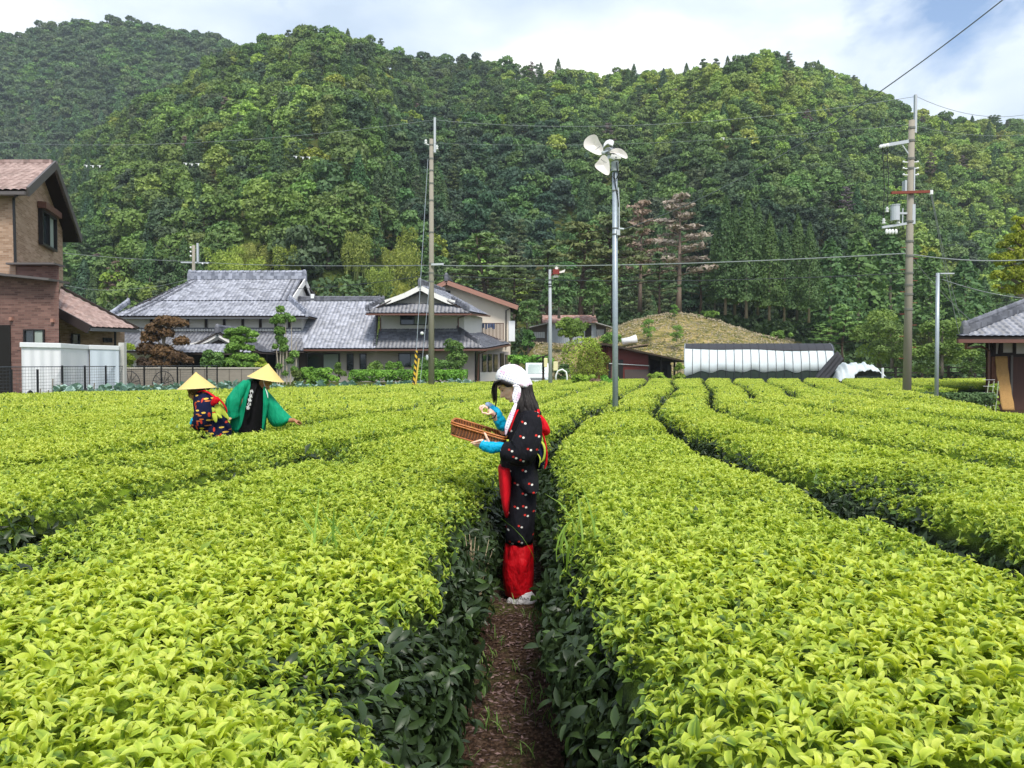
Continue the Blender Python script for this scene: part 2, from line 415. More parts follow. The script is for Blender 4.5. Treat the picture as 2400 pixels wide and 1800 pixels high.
def make_shoot(nl, nk, rng, size=1., young=True):
    VV, FF, A, R = [], [], [], []; b = 0
    for i in range(nl):
        f = i / max(1, nl - 1)                 # 0 lowest, 1 topmost
        if young:
            pitch = math.radians(30 + 24 * f + rng.normal(0, 13)); L_ = size * (.060 - .024 * f) * rng.uniform(.75, 1.3)
            arch = rng.uniform(1.2, 2.6); fold = rng.uniform(.35, .9)
        else:
            pitch = math.radians(rng.uniform(-35, 30)); L_ = size * .078 * rng.uniform(.75, 1.2); arch = rng.uniform(.3, 1.1); fold = rng.uniform(.1, .5)
        V, F = leaf_mesh(L_, L_ * rng.uniform(.30, .42), arch, fold, nk, rng)
        yaw = i * 2.4 + rng.normal(0, .35)
        V = V @ rotm(yaw, pitch, rng.normal(0, .25)).T + np.array([0, 0, .012 + .03 * f * size])
        VV.append(V); FF.append(F + b); b += len(V)
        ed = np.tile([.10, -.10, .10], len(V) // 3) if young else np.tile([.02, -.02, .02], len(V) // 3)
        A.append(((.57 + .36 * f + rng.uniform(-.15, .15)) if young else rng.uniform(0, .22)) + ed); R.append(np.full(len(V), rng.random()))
    return np.concatenate(VV), np.concatenate(FF), np.concatenate(A), np.concatenate(R)
rg = np.random.default_rng(5)
SHOOTS = {}
for key, nl, nk in (('A', 5, 4), ('B', 5, 2), ('C', 4, 2), ('D', 3, 2)):
    SHOOTS[key] = [make_shoot(nl, nk, rg, {'A': .92, 'B': .86, 'C': 1.0, 'D': 1.4}[key]) for _ in range(9)]
    SHOOTS['o' + key] = [make_shoot(nl, nk, rg, {'A': .92, 'B': .95}[key] if key in 'AB' else (1.3 if key == 'C' else 1.8), False) for _ in range(9)]

def scatter(pts, nrm, kind, rng, tilt=.28, agev=None, smin=.8, smax=1.25):
    """place shoots of one kind at pts (n,3) with up-direction nrm -> V,F,attrs"""
    n = len(pts); VV, FF, AA, RR = [], [], [], []; b = 0
    var = rng.integers(0, len(SHOOTS[kind]), n)
    yaw = rng.uniform(0, 2 * PI, n); sc = rng.uniform(smin, smax, n)
    up = nrm + rng.normal(0, tilt, (n, 3)) * np.array([1, 1, .5]); up /= np.linalg.norm(up, axis=1)[:, None]
    a = np.stack([np.cos(yaw), np.sin(yaw), np.zeros(n)], 1); a -= up * (a * up).sum(1)[:, None]
    a /= np.maximum(np.linalg.norm(a, axis=1), 1e-6)[:, None]; c = np.cross(up, a)
    rnd = rng.uniform(-.18, .18, n)
    for k, (V, F, A, R) in enumerate(SHOOTS[kind]):
        ix = np.where(var == k)[0]
        if not len(ix): continue
        T = np.stack([a[ix], c[ix], up[ix]], 1) * sc[ix][:, None, None]      # (m,3,3) rows = axes
        W_ = np.einsum('vj,mjk->mvk', V, T) + pts[ix][:, None, :]
        m, nv = len(ix), len(V)
        VV.append(W_.reshape(-1, 3)); FF.append((F[None] + (np.arange(m) * nv)[:, None, None] + b).reshape(-1, 4)); b += m * nv
        ag = A[None] + (0 if agev is None else agev[ix][:, None]) + rnd[ix][:, None] * .6
        AA.append(np.clip(ag, 0, 1).ravel()); RR.append(np.clip(R[None] * .7 + .15 + rnd[ix][:, None], 0, 1).ravel())
    if not VV: return None
    return np.concatenate(VV), np.concatenate(FF), np.concatenate(AA), np.concatenate(RR)

def tea_leaf_mat():
    m = bpy.data.materials.new('tea_leaf'); t = NT(m)
    ag = t.n('ShaderNodeAttribute', attribute_name='age').outputs['Fac']; rn = t.n('ShaderNodeAttribute', attribute_name='rnd').outputs['Fac']
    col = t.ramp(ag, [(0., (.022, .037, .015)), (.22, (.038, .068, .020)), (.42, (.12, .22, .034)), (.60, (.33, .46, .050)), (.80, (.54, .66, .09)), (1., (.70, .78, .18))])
    big = t.noise(.55, 4, .6)
    col = t.mix(t.math('MULTIPLY', t.ramp(rn, [(.2, 0.), (.9, 1.)]), .45), col, t.mix(1., col, (.62, .72, .9, 1), 'MULTIPLY'))
    col = t.mix(t.math('MULTIPLY', t.ramp(big, [(.35, 0.), (.65, 1.)]), .28), col, t.mix(1., col, (1.1, .93, .8, 1), 'MULTIPLY'))
    p = t.pr(col, .42, None, spec=.34)
    trc = t.mix(1., col, (1.35, 1.25, .55, 1), 'MULTIPLY')
    tr = t.n('ShaderNodeBsdfTranslucent', {'Color': trc}).outputs[0]
    fac = t.math('MULTIPLY_ADD', ag, .38, .08)
    mx = t.n('ShaderNodeMixShader', {0: fac, 1: p, 2: tr}).outputs[0]
    t.out(mx); m.cycles.use_transparent_shadow = False
    return m
TEA = tea_leaf_mat()
def hedge_core_mat():
    m = bpy.data.materials.new('tea_bush_core'); t = NT(m)
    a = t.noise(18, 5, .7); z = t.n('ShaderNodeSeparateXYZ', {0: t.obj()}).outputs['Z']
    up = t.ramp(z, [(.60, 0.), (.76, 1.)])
    col = t.mix(up, t.mix(a, C4('#171f12'), C4('#35422a')), t.mix(a, C4('#4a6018'), C4('#8fae2c')))  # old foliage low, young green on top; low part darkened so gaps look shaded
    t.out(t.pr(col, .8, t.bump(a, .8, .05), spec=.2)); return m
CORE = hedge_core_mat()

def in_view(x, y, m=1.2):
    return (np.abs(x) < .70 * np.maximum(y, 0) + m) & (y > -.6)
def tea_row(i, row):
    ka, kb, y0, y1, label = row
    rng = np.random.default_rng(100 + i)
    def ends(x, y):
        w = np.minimum(end_far(x) - y, 9.)
        if i == 1: w = np.minimum(w, YCUT - .12 - y)
        if i == 2: w = np.minimum(w, y - (YCUT + .12))
        bd = np.interp(y, [8, 12.3, 14.8, 24, 60], [60, 8.2, 9.1, 12.6, 16]) if False else np.interp(y, [11, 12.3, 14.8, 24, 30], [7.8, 8.3, 9.2, 12.6, 14.8])
        w = np.minimum(w, np.where(y < 11, 9., np.maximum(bd - x, y - 25.4)))
        if i == 10: w = np.minimum(w, y - 29.5)
        return w
    # leave room for the walls of the right-hand house and its yard
    def blocked(x, y): return (x > 14.9) & (y < 31)
    # --- sample points on the top surface, density by distance
    V_, F_, A_, R_ = [], [], [], []; base = 0
    def push(res):
        nonlocal base
        if res is None: return
        V, F, A, R = res; V_.append(V); F_.append(F + base); A_.append(A); R_.append(R); base += len(V)
    bands = [(-.6, 3.2, 1050, 'A'), (3.2, 7, 980, 'B'), (7, 13, 700, 'C'), (13, 24, 330, 'D'), (24, 49, 170, 'D')]
    for a, b, dens, kind in bands:
        a2, b2 = max(a, y0), min(b, y1)
        if b2 <= a2: continue
        yy = rng.uniform(a2, b2, int((b2 - a2) * 4.2 * dens))
        xa, xb = gx(ka, yy), gx(kb, yy); wmax = 4.2
        s = rng.uniform(0, wmax, len(yy)); keep = s < (xb - xa); yy, xa, xb, s = yy[keep], xa[keep], xb[keep], s[keep]
        xx = xa + s
        keep = in_view(xx, yy) & ~blocked(xx, yy); yy, xa, xb, xx = yy[keep], xa[keep], xb[keep], xx[keep]
        ca = 1 / np.sqrt(1 + slope(ka, yy) ** 2); cb = 1 / np.sqrt(1 + slope(kb, yy) ** 2)
        z, d = row_profile((xx - xa) * ca, (xb - xx) * cb, xx, yy, ends(xx, yy), ka, kb)
        keep = d > 0; xx, yy, z, d = xx[keep], yy[keep], z[keep], d[keep]
        # slope of canopy -> outward tilt near edge
        e = .03
        def H(x_, y_):
            return row_profile((x_ - gx(ka, y_)) * 1., (gx(kb, y_) - x_) * 1., x_, y_, ends(x_, y_), ka, kb)[0]
        gxn = (H(xx + e, yy) - H(xx - e, yy)) / (2 * e); gyn = (H(xx, yy + e) - H(xx, yy - e)) / (2 * e)
        nn = np.stack([-np.clip(gxn, -2.2, 2.2), -np.clip(gyn, -2.2, 2.2), np.ones_like(gxn)], 1) * np.array([.55, .55, 1])
        nn /= np.linalg.norm(nn, axis=1)[:, None]
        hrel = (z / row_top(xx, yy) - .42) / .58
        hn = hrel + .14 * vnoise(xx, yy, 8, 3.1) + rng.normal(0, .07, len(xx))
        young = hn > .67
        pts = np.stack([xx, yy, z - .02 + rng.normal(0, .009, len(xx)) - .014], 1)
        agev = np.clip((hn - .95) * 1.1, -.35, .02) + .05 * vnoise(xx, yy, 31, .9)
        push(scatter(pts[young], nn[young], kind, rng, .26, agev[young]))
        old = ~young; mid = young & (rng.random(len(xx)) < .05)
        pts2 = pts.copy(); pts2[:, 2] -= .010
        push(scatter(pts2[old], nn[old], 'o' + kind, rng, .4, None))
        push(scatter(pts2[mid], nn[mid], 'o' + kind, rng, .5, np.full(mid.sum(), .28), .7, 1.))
    # --- leaves down the sides
    for k, sg in ((ka, 1), (kb, -1)):
        for a, b, dens, kind in ((-.6, 4, 900, 'A'), (4, 8, 600, 'B'), (8, 14, 300, 'C'), (14, 30, 110, 'D'), (30, 48, 60, 'D')):
            a2, b2 = max(a, y0), min(b, y1)
            if b2 <= a2: continue
            yy = rng.uniform(a2, b2, int((b2 - a2) * dens * .75)); hz = rng.uniform(.03, .5, len(yy)) ** .8
            x0 = gx(k, yy); g_ = gapw(k, x0, yy)
            xx = x0 + sg * (g_ * np.sqrt(1 + slope(k, yy) ** 2) + .01 + .035 * smstep(3.6, 2.6, yy) + .09 * np.clip(1 - hz / .35, 0, 1) + rng.normal(0, .045 if k == 7 else .03, len(yy)) + .06 * vnoise(yy, hz * 3, 6, 4))
            keep = in_view(xx, yy) & (ends(xx, yy) > .1) & ~blocked(xx, yy) & ~((np.abs(xx - .07) < .175) & (yy > 3.9) & (yy < 5.5))
            xx, yy, hz = xx[keep], yy[keep], hz[keep]
            pts = np.stack([xx, yy, hz], 1)
            nn = np.tile(np.array([-sg * .9, 0, .45]), (len(xx), 1))
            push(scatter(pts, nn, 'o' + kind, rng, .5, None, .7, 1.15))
    root = empty('tea_row', (gx(ka, max(y0, 0)) + .8, max(y0, 0), 0), label, 'tea row', 'clipped rows of tea bushes')
    # --- core
    n = 26; ystep = np.concatenate([np.arange(y0, 8, .08), np.arange(max(8, y0), y1 + .3, .22)])
    S = np.concatenate([[0, 0], np.linspace(0, 1, n), [1, 1]])
    VV = []
    for y in ystep:
        xa, xb = float(gx(ka, y)), float(gx(kb, y))
        ca = 1 / math.sqrt(1 + float(slope(ka, y)) ** 2); cb = 1 / math.sqrt(1 + float(slope(kb, y)) ** 2)
        xl, xr = xa + (float(gapw(ka, xa, y)) + .04) / ca, xb - (float(gapw(kb, xb, y)) + .04) / cb
        s = .5 - .5 * np.cos(np.linspace(0, PI, n)); x = xl + (xr - xl) * s
        z, d = row_profile((x - xa) * ca, (xb - x) * cb, x, np.full(n, y), ends(x, np.full(n, y)), ka, kb)
        z = np.where(d > -.0, z - .055, .03); z[0] *= .9; z[-1] *= .9
        z = np.where(blocked(x, np.full(n, y)), .01, z)
        x = np.concatenate([[xl + .12, xl + .02], x, [xr - .02, xr - .12]]); z = np.concatenate([[.0, min(.35, z[0])], z, [min(.35, z[-1]), .0]])
        VV.append(np.stack([x, np.full(n + 4, y), z], 1))
    m = len(VV); V = np.concatenate(VV); N = n + 4
    ii = np.arange(m - 1)[:, None] * N + np.arange(N - 1)[None]
    F = np.stack([ii, ii + 1, ii + N + 1, ii + N], -1).reshape(-1, 4)
    if i >= 5 and i <= 10:
        cz = V[F][:, :, 2].max(1) > .04; F = F[cz]
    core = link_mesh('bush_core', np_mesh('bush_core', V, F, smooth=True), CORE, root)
    if V_:
        V = np.concatenate(V_); F = np.concatenate(F_)
        lm = np_mesh('leaves', V, F, {'age': np.concatenate(A_), 'rnd': np.concatenate(R_)}, smooth=True)
        link_mesh('leaves', lm, TEA, root)
        return len(F)
    return 0
TOT = 0
for i, r in enumerate(ROWS): TOT += tea_row(i, r)
print('tea quads', TOT)
# ================================================================== trees
def leaf_cards(P_, N_, size, rng, aspect=1.5, jitter=.6, droop=0.):
    """one bent four-sided leaf clump per point -> verts, quads(2 each)"""
    n = len(P_)
    N = N_ + rng.normal(0, jitter, (n, 3)); N[:, 2] += .25; N /= np.linalg.norm(N, axis=1)[:, None]
    r = rng.normal(0, 1, (n, 3)); r[:, 2] -= droop; a = r - N * (r * N).sum(1)[:, None]; a /= np.linalg.norm(a, axis=1)[:, None]
    b = np.cross(N, a)
    s = (size * rng.uniform(.6, 1.35, n))[:, None]
    w = s / aspect
    q = rng.uniform(.75, 1.25, (n, 6, 1))
    c0 = P_ - a * s * .5 * q[:, 0]; c3 = P_ + a * s * .5 * q[:, 1] - N * s * .16
    m0 = P_ - b * w * .5 * q[:, 2] - N * s * .06; m1 = P_ + b * w * .5 * q[:, 3] - N * s * .06
    V = np.stack([c0, m0, c3, m1], 1).reshape(-1, 3)
    F = np.arange(4 * n).reshape(-1, 4)
    return V, F
def lobes_crown(lobes, n, size, rng, flat=.8, aspect=1.4, jitter=.6, droop=0., up=-.35):
    c = np.array([l[:3] for l in lobes]); r = np.array([l[3] for l in lobes])
    w = r ** 2 / (r ** 2).sum(); k = rng.choice(len(lobes), n * 2, p=w)
    d = rng.normal(0, 1, (len(k), 3)); d /= np.linalg.norm(d, axis=1)[:, None]
    d = d[(d[:, 2] > up)]; k = k[:len(d)]
    rad = r[k] * rng.uniform(.72, 1.08, len(k))
    p = c[k] + d * rad[:, None] * np.array([1, 1, flat])
    # drop points buried in other lobes
    dist = np.linalg.norm((p[:, None] - c[None]) / np.array([1, 1, flat]), axis=2) / r[None]
    dist[np.arange(len(k)), k] = 9; ok = dist.min(1) > .72
    p, d, k = p[ok][:n], d[ok][:n], k[ok][:n]
    V, F = leaf_cards(p, d, size, rng, aspect, jitter, droop)
    lt = rng.uniform(0, 1, len(lobes))
    tone = np.repeat(np.clip(lt[k] * .6 + rng.uniform(0, .4, len(p)), 0, 1), 4)
    return V, F, tone
def foliage_mat(name, lo, hi, trans=.15, rough=.6):
    m = bpy.data.materials.new(name); t = NT(m)
    lo, hi = [tuple(1.12 * v for v in q) for q in (lo, hi)]
    tn = t.n('ShaderNodeAttribute', attribute_name='tone').outputs['Fac']
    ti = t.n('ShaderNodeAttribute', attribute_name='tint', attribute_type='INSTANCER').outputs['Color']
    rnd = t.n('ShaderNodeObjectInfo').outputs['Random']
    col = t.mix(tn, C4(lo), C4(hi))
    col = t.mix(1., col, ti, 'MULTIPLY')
    col = t.mix(1., col, (1.08, 1.0, 1.42, 1), 'MULTIPLY')
    col = t.mix(1., col, t.ramp(rnd, [(0., (.88, .92, 1.)), (.5, (1, 1, 1)), (1., (1.14, 1.08, .95))]), 'MULTIPLY')
    p = t.pr(col, rough, spec=.25)
    tr = t.n('ShaderNodeBsdfTranslucent', {'Color': t.mix(1., col, (1.2, 1.3, .6, 1), 'MULTIPLY')}).outputs[0]
    t.out(t.n('ShaderNodeMixShader', {0: trans, 1: p, 2: tr}).outputs[0]); return m
BARK = mat('bark', '#7d7468', .9, .3, 3, bump=.6, bscale=9, stretch=(6, 6, 1))
BARKD = mat('dark_bark', '#4a3f35', .9, .3, 3, bump=.6, bscale=9, stretch=(6, 6, 1))
F_BROAD = foliage_mat('broad_leaves', (0.045, 0.096, 0.021), (0.149, 0.254, 0.052))
F_LIGHT = foliage_mat('light_leaves', (0.105, 0.175, 0.025), (0.263, 0.376, 0.063))
F_DARK = foliage_mat('dark_evergreen_leaves', (0.028, 0.056, 0.021), (0.091, 0.149, 0.052))
F_CEDAR = foliage_mat('cedar_needles', (0.025, 0.060, 0.019), (0.081, 0.144, 0.042))
F_PINE = foliage_mat('pine_needles', (0.052, 0.098, 0.035), (0.149, 0.219, 0.074))
F_DEAD = foliage_mat('dead_needles', (.12, .10, .06), (.27, .23, .145), .1)
F_BAMBOO = foliage_mat('bamboo_leaves', (0.114, 0.166, 0.021), (0.333, 0.411, 0.079), .3)
F_GOLD = foliage_mat('yellowing_leaves', (.10, .13, .012), (.34, .38, .04), .3)
F_RED = foliage_mat('reddish_maple_leaves', (.030, .020, .010), (.105, .070, .028), .25)

def trunk_mesh(h, r, lean, limbs, rng, top=.85):
    mb = MB(); pts = [Vector((lean * (i / 5) ** 2, lean * .4 * math.sin(i), h * top * i / 5)) for i in range(6)]
    mb.tube(pts, [r * (1.25 - 1.05 * i / 5) if i else r * 1.5 for i in range(6)], 7)
    for a, z, l, e in limbs:
        p0 = Vector((lean * (z / h) ** 2, 0, z)); d = Vector((math.cos(a) * math.cos(e), math.sin(a) * math.cos(e), math.sin(e)))
        mb.tube([p0, p0 + d * l * .5 + Vector((0, 0, l * .04)), p0 + d * l], [r * .45, r * .28, r * .08], 5)
    return mb
PROTO = {}
def proto(kind, crown, trunk, mt, bark=None):
    V, F, T = crown
    cm = np_mesh(kind + '_crown', V, F, {'tone': T}); cm.materials.append(mt)
    tm = trunk.mesh(kind + '_trunk'); tm.materials.append(bark or BARK); tm.shade_smooth()
    PROTO[kind] = (cm, tm)
def broad(seed, n=1500, size=.62, h=8.5, R=3.4, nl=15, low=.32):
    rng = np.random.default_rng(seed); L_ = []
    for i in range(nl):
        a = rng.uniform(0, 2 * PI); t = rng.uniform(0, 1) ** .6; z = rng.uniform(low, .95)
        rr = R * (1 - ((z - .55) / .62) ** 2) ** .5 * .72 if abs(z - .55) < .6 else .3
        L_.append((math.cos(a) * rr * t, math.sin(a) * rr * t, h * z - .6, R * rng.uniform(.28, .46)))
    L_.append((0, 0, h * .82, R * .4))
    limbs = [(math.atan2(l[1], l[0]), h * rng.uniform(.3, .5), math.hypot(l[0], l[1]) * 1.1 + .5, .6) for l in L_[:7]]
    return lobes_crown(L_, n, size, rng), trunk_mesh(h, .2, rng.uniform(-.4, .4), limbs, rng)
def conifer(seed, n=2600, size=.5, h=16, R=2.7, low=.16, power=.85, droop=1.2):
    rng = np.random.default_rng(seed)
    z = low + (1 - low) * rng.uniform(0, 1, n) ** 1.25
    nb = 26; lay = np.floor(z * nb) / nb
    a = rng.uniform(0, 2 * PI, n)
    lump = 1 + .22 * np.sin(a * 5 + lay * 40) * np.cos(lay * 67 + seed) + .16 * np.sin(a * 3 + lay * 23)
    rad = R * (1 - (z - low) / (1 - low)) ** power * lump * rng.uniform(.62, 1.05, n) + .06
    rad *= np.where(z < low + .1, .75, 1)
    p = np.stack([np.cos(a) * rad, np.sin(a) * rad, z * h - rad * .22], 1)
    d = np.stack([np.cos(a), np.sin(a), np.full(n, .35)], 1)
    V, F = leaf_cards(p, d, size, rng, 1.7, .5, droop)
    tone = np.repeat(np.clip(.5 * (lump - .7) + rng.uniform(0, .6, n), 0, 1), 4)
    return (V, F, tone), trunk_mesh(h, .15, 0, [], rng, .97)
def pine(seed, n=1900, size=.42, h=11, R=3.0, dead=False):
    rng = np.random.default_rng(seed); Ls, limbs = [], []
    for i in range(19):
        z = .34 + .62 * i / 18; a = i * 2.4 + rng.uniform(-.4, .4); l = R * (1.12 - z) * rng.uniform(.8, 1.3)
        limbs.append((a, h * z - .2, l * 1.05, .12))
        for q in (.45, .75, 1.0):
            Ls.append((math.cos(a) * l * q, math.sin(a) * l * q, h * z + .15 + .12 * q * l, (.62 - .12 * q) * rng.uniform(.8, 1.15)))
    Ls.append((0, 0, h * .97, .5))
    cr = lobes_crown(Ls, n, size, rng, flat=.42, aspect=2.2, jitter=.5)
    if dead:
        V, F, T = cr; keep = rng.random(len(F)) < .85
        ids = np.where(keep)[0]; V = V.reshape(-1, 4, 3)[ids].reshape(-1, 3); T = T.reshape(-1, 4)[ids].ravel(); F = np.arange(len(V)).reshape(-1, 4); cr = (V, F, T)
        mb = trunk_mesh(h, .17, .2, [(a, z, l, e + .05) for a, z, l, e in limbs], rng, .99)
        for a, z, l, e in limbs:
            for q in (.4, .6, .8):
                for s in (-1, 1):
                    p = Vector((math.cos(a) * l * q, math.sin(a) * l * q, z + .1 * q * l)); b = a + s * .8
                    mb.tube([p, p + Vector((math.cos(b), math.sin(b), .25)) * l * .3], [.035, .012], 3)
        return cr, mb
    return cr, trunk_mesh(h, .17, rng.uniform(-.6, .6), limbs, rng, .95)
def bamboo(seed, n=4200, size=.42, h=10):
    rng = np.random.default_rng(seed); Ls = []; mb = MB()
    for i in range(13):
        a = rng.uniform(0, 2 * PI); r = rng.uniform(.2, 2.2); x, y = r * math.cos(a), r * math.sin(a); hh = h * rng.uniform(.78, 1.05); dx, dy = rng.normal(0, .8, 2)
        pts = [Vector((x + dx * t ** 2.5, y + dy * t ** 2.5, hh * (t - .07 * t ** 6))) for t in (0, .3, .6, .8, 1)]
        mb.tube(pts, [.06, .055, .045, .03, .01], 5)
        for t in np.linspace(.36, 1, 9):
            Ls.append((x + dx * t ** 2.5, y + dy * t ** 2.5, hh * (t - .07 * t ** 6), .72 * math.sin(min(1, (t - .30) * 1.5) * PI * .83) + .18))
    return lobes_crown(Ls, n, size, rng, flat=1., aspect=2.6, jitter=.7, droop=1.), mb
proto('broadleaf_tree', *broad(1), F_BROAD); proto('broadleaf_tree_b', *broad(2, h=9.5, R=3.1, nl=18), F_BROAD)
proto('broadleaf_tree_c', *broad(21, h=7.5, R=3.9, nl=20, n=1700), F_BROAD)
proto('light_tree', *broad(3, h=8, R=3.6), F_LIGHT); proto('light_tree_b', *broad(31, h=9, R=3.2, nl=19), F_LIGHT)
proto('dark_tree', *broad(4, h=8, R=3.5, nl=20, n=1700), F_DARK)
proto('cedar_tree', *conifer(5, n=6500, size=.34, R=2.7, power=.8), F_CEDAR, BARK); proto('garden_broad', *broad(51, n=5200, size=.3, nl=22, low=.12), F_BROAD); proto('garden_broad_b', *broad(52, n=5600, size=.28, h=7, R=3.6, nl=26, low=.08), F_BROAD); proto('cypress_tree', *conifer(6, 2200, .5, 13, 2.9, .14, .7), F_CEDAR)
proto('pine_tree', *pine(7), F_PINE, BARKD); proto('pine_tree_b', *pine(8, h=9, R=3.8), F_PINE, BARKD)
proto('dead_pine', *pine(9, h=11.5, R=3.3, dead=True), F_DEAD, mat('dead_bark', '#857468', .9, .2))
proto('bamboo_clump', *bamboo(10), F_BAMBOO, mat('bamboo_culm', '#7c8a4a', .5, .2)); proto('bamboo_clump_b', *bamboo(12, h=8.5), F_BAMBOO, MATS['bamboo_culm'])
PH = {'garden_broad': 8.5, 'garden_broad_b': 7, 'broadleaf_tree': 8.5, 'broadleaf_tree_b': 9.5, 'broadleaf_tree_c': 7.5, 'light_tree': 8, 'light_tree_b': 9, 'dark_tree': 8, 'cedar_tree': 16, 'cypress_tree': 13, 'pine_tree': 11,
      'pine_tree_b': 9, 'dead_pine': 11.5, 'bamboo_clump': 10, 'bamboo_clump_b': 8.5}
OBN = {k: k.replace('_b', '') if k.endswith('_b') else (k[:-2] if k.endswith('_c') else k) for k in PH}
OBN['garden_broad'] = OBN['garden_broad_b'] = 'broadleaf_tree'; OBN['bamboo_clump'] = OBN['bamboo_clump_b'] = 'bamboo_clump'; OBN['broadleaf_tree'] = 'broadleaf_tree'; OBN['broadleaf_tree_b'] = 'broadleaf_tree'
def tree(kind, x, y, h, label, cat, group=None, tint=(1, 1, 1), rz=None, z=None, wide=1., mt=None):
    cm, tm = PROTO[kind]
    e = empty(OBN[kind], (x, y, (gz(x, y) if z is None else z) - .05), label, cat, group, rz=random.uniform(0, 6.28) if rz is None else rz)
    s = h / PH[kind]; e.scale = (s * wide, s * wide, s)
    for nm, me in (('crown', cm), ('trunk', tm)):
        o = bpy.data.objects.new(nm, me); COL.objects.link(o); o.parent = e
        if nm == 'crown':
            o['tint'] = [float(v) for v in tint]
            if mt: o.material_slots[0].link = 'OBJECT'; o.material_slots[0].material = mt
    return e

# ------------------------------------------------------------------ hillside wood
rf = np.random.default_rng(3)
sp = 4.25
gx_, gy_ = np.meshgrid(np.arange(-340, 190, sp), np.arange(84, 436, sp * .92))
X = (gx_ + (np.arange(gx_.shape[0])[:, None] % 2) * sp / 2).ravel() + rf.uniform(-1.6, 1.6, gx_.size); Y = gy_.ravel() + rf.uniform(-1.6, 1.6, gx_.size)
hh = ground_h(X, Y); px = 1200 + 1800 * X / Y; py = 858 - (hh + 5 - EYE) * 1800 / Y
mnd = mound_h(X, Y)
ok = (np.abs(px - 1200) < 1330) & (hh > .3) & (Y > 95) & (hh > mnd - 2) & (hh < 400) & ~((Y > 300) & (px > 800)) & ~((Y > 292) & (Y < 325))
# drop trees that stand behind the crest of their own direction
elv = (hh + 9) / Y
X, Y, px, py, hh = X[ok], Y[ok], px[ok], py[ok], hh[ok]
dens = np.ones(len(X))
def kind_of(px, py, y, r, q):
    """which tree grows where, sunlit hill patch put into kind and tint -> (kind, tint, height)"""
    n = float(vnoise(px * .01, py * .013, 3)); n2 = float(vnoise(px * .02, py * .025, 7))
    t = 1 + .10 * n; tint = (t, t, t)
    left_far = y > 300
    if left_far:
        if r < .55 + .3 * n: return 'dark_tree', (1.3 * t, 1.3 * t, 1.2 * t), 13
        if py > 270 and r < .8: return 'cypress_tree', (1.5, 1.5, 1.6), 16
        return 'broadleaf_tree', (1.05 * t, 1.12 * t, 1.2 * t), 12.5
    lightp = math.exp(-((px - 1700) / 330) ** 2 - ((py - 215) / 75) ** 2) * .95 + math.exp(-((px - 2300) / 300) ** 2 - ((py - 380) / 150) ** 2) * .75  # sunlit part of the slope, put in as more yellow-green trees
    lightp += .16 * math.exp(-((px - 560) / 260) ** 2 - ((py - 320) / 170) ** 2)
    if r < lightp + .12 * n2: return ('light_tree', 'light_tree_b')[int(q * 2)], (t * 1.34, t * (1.30 + .08 * n2), t * 1.35), 8.2  # tint raised to stand for sunlight on these crowns
    if y < 118 and 1000 < px < 1600 and r < .72: return ('pine_tree', 'pine_tree_b')[int(q * 2)], (1.05 * t, .98 * t, .9), 9.5
    if y < 135 and 1600 < px < 1960: return 'dark_tree', (.7, .8, .75), 7.5
    if y < 135 and px > 1560 and r < .12: return ('cedar_tree', 'cypress_tree')[int(q * 2)], (1.5 * t, 1.6 * t, 1.1 * t), 12.5
    if 830 < px < 1050 and 420 < py < 620 and r < .4: return 'cypress_tree', (1.2, 1.3, 1.1), 11
    if px < 230 and py > 300 and r < .4: return 'cypress_tree', (1.1, 1.2, 1.3), 10
    if r > .988: return 'dead_pine', (.75, .75, .8), 8.5
    if r > .97: return 'light_tree', (1.15, 1.1, .8), 7.5
    if r > .90: return 'pine_tree', (.9, .95, .9), 9.5
    if .80 < r < .9: return 'cypress_tree', (1.15, 1.2, 1.0), 9.5
    if 900 < px < 1350 and py > 280: tint = (.86 * t, .95 * t, 1.05 * t); return (('dark_tree', 'broadleaf_tree')[int(q > .45)]), tint, 8.4
    if 250 < px < 900: tint = (1.14 * t, 1.08 * t, .95 * t)
    if r < .18: return 'dark_tree', (1.2 * t, 1.2 * t, 1.1), 8
    return ('broadleaf_tree', 'broadleaf_tree_b', 'broadleaf_tree_c')[int(q * 3)], tint, 8.2
KINDS = sorted(['broadleaf_tree', 'broadleaf_tree_b', 'broadleaf_tree_c', 'light_tree', 'light_tree_b', 'dark_tree', 'cedar_tree', 'cypress_tree', 'pine_tree', 'dead_pine', 'bamboo_clump'])
order = np.argsort(Y - .0 * X); NEAR_TREES = 290
rec = []; near = 0
HILL_TXT = {'broadleaf_tree': 'round green broadleaf tree', 'light_tree': 'yellow-green broadleaf tree', 'dark_tree': 'dark evergreen oak', 'cedar_tree': 'dark pointed cedar',
            'cypress_tree': 'dark pointed cypress', 'pine_tree': 'loose layered pine', 'dead_pine': 'bare brown dead pine', 'bamboo_clump': 'bamboo clump'}
LAND = [(100, 'behind the brick house roof'), (240, 'right of the brick house'), (450, 'behind the left farmhouse roof'), (700, 'behind the right farmhouse roof'), (860, 'behind the low middle roof'), (1000, 'behind the gabled upper storey'),
        (1130, 'behind the cream house'), (1280, 'above the rusty roofed barn'), (1440, 'left of the fan pole'), (1560, 'above the red barn'), (1700, 'left of the cedar grove'), (1850, 'behind the cedar grove'),
        (2000, 'above the greenhouse end'), (2130, 'left of the tall concrete pole'), (2250, 'behind the slim steel pole'), (99999, 'above the right hand roof')]
def zone(px): return next(t for l, t in LAND if px < l)
def rank(y): return 'in the front rank' if y < 99 else 'in the second rank' if y < 106 else 'a little up the slope' if y < 114 else 'farther up the slope'
def size_word(h, b): return 'tall ' if h > 1.08 * b else 'low ' if h < .92 * b else ''
OBN['light_tree_b'] = 'light_tree'
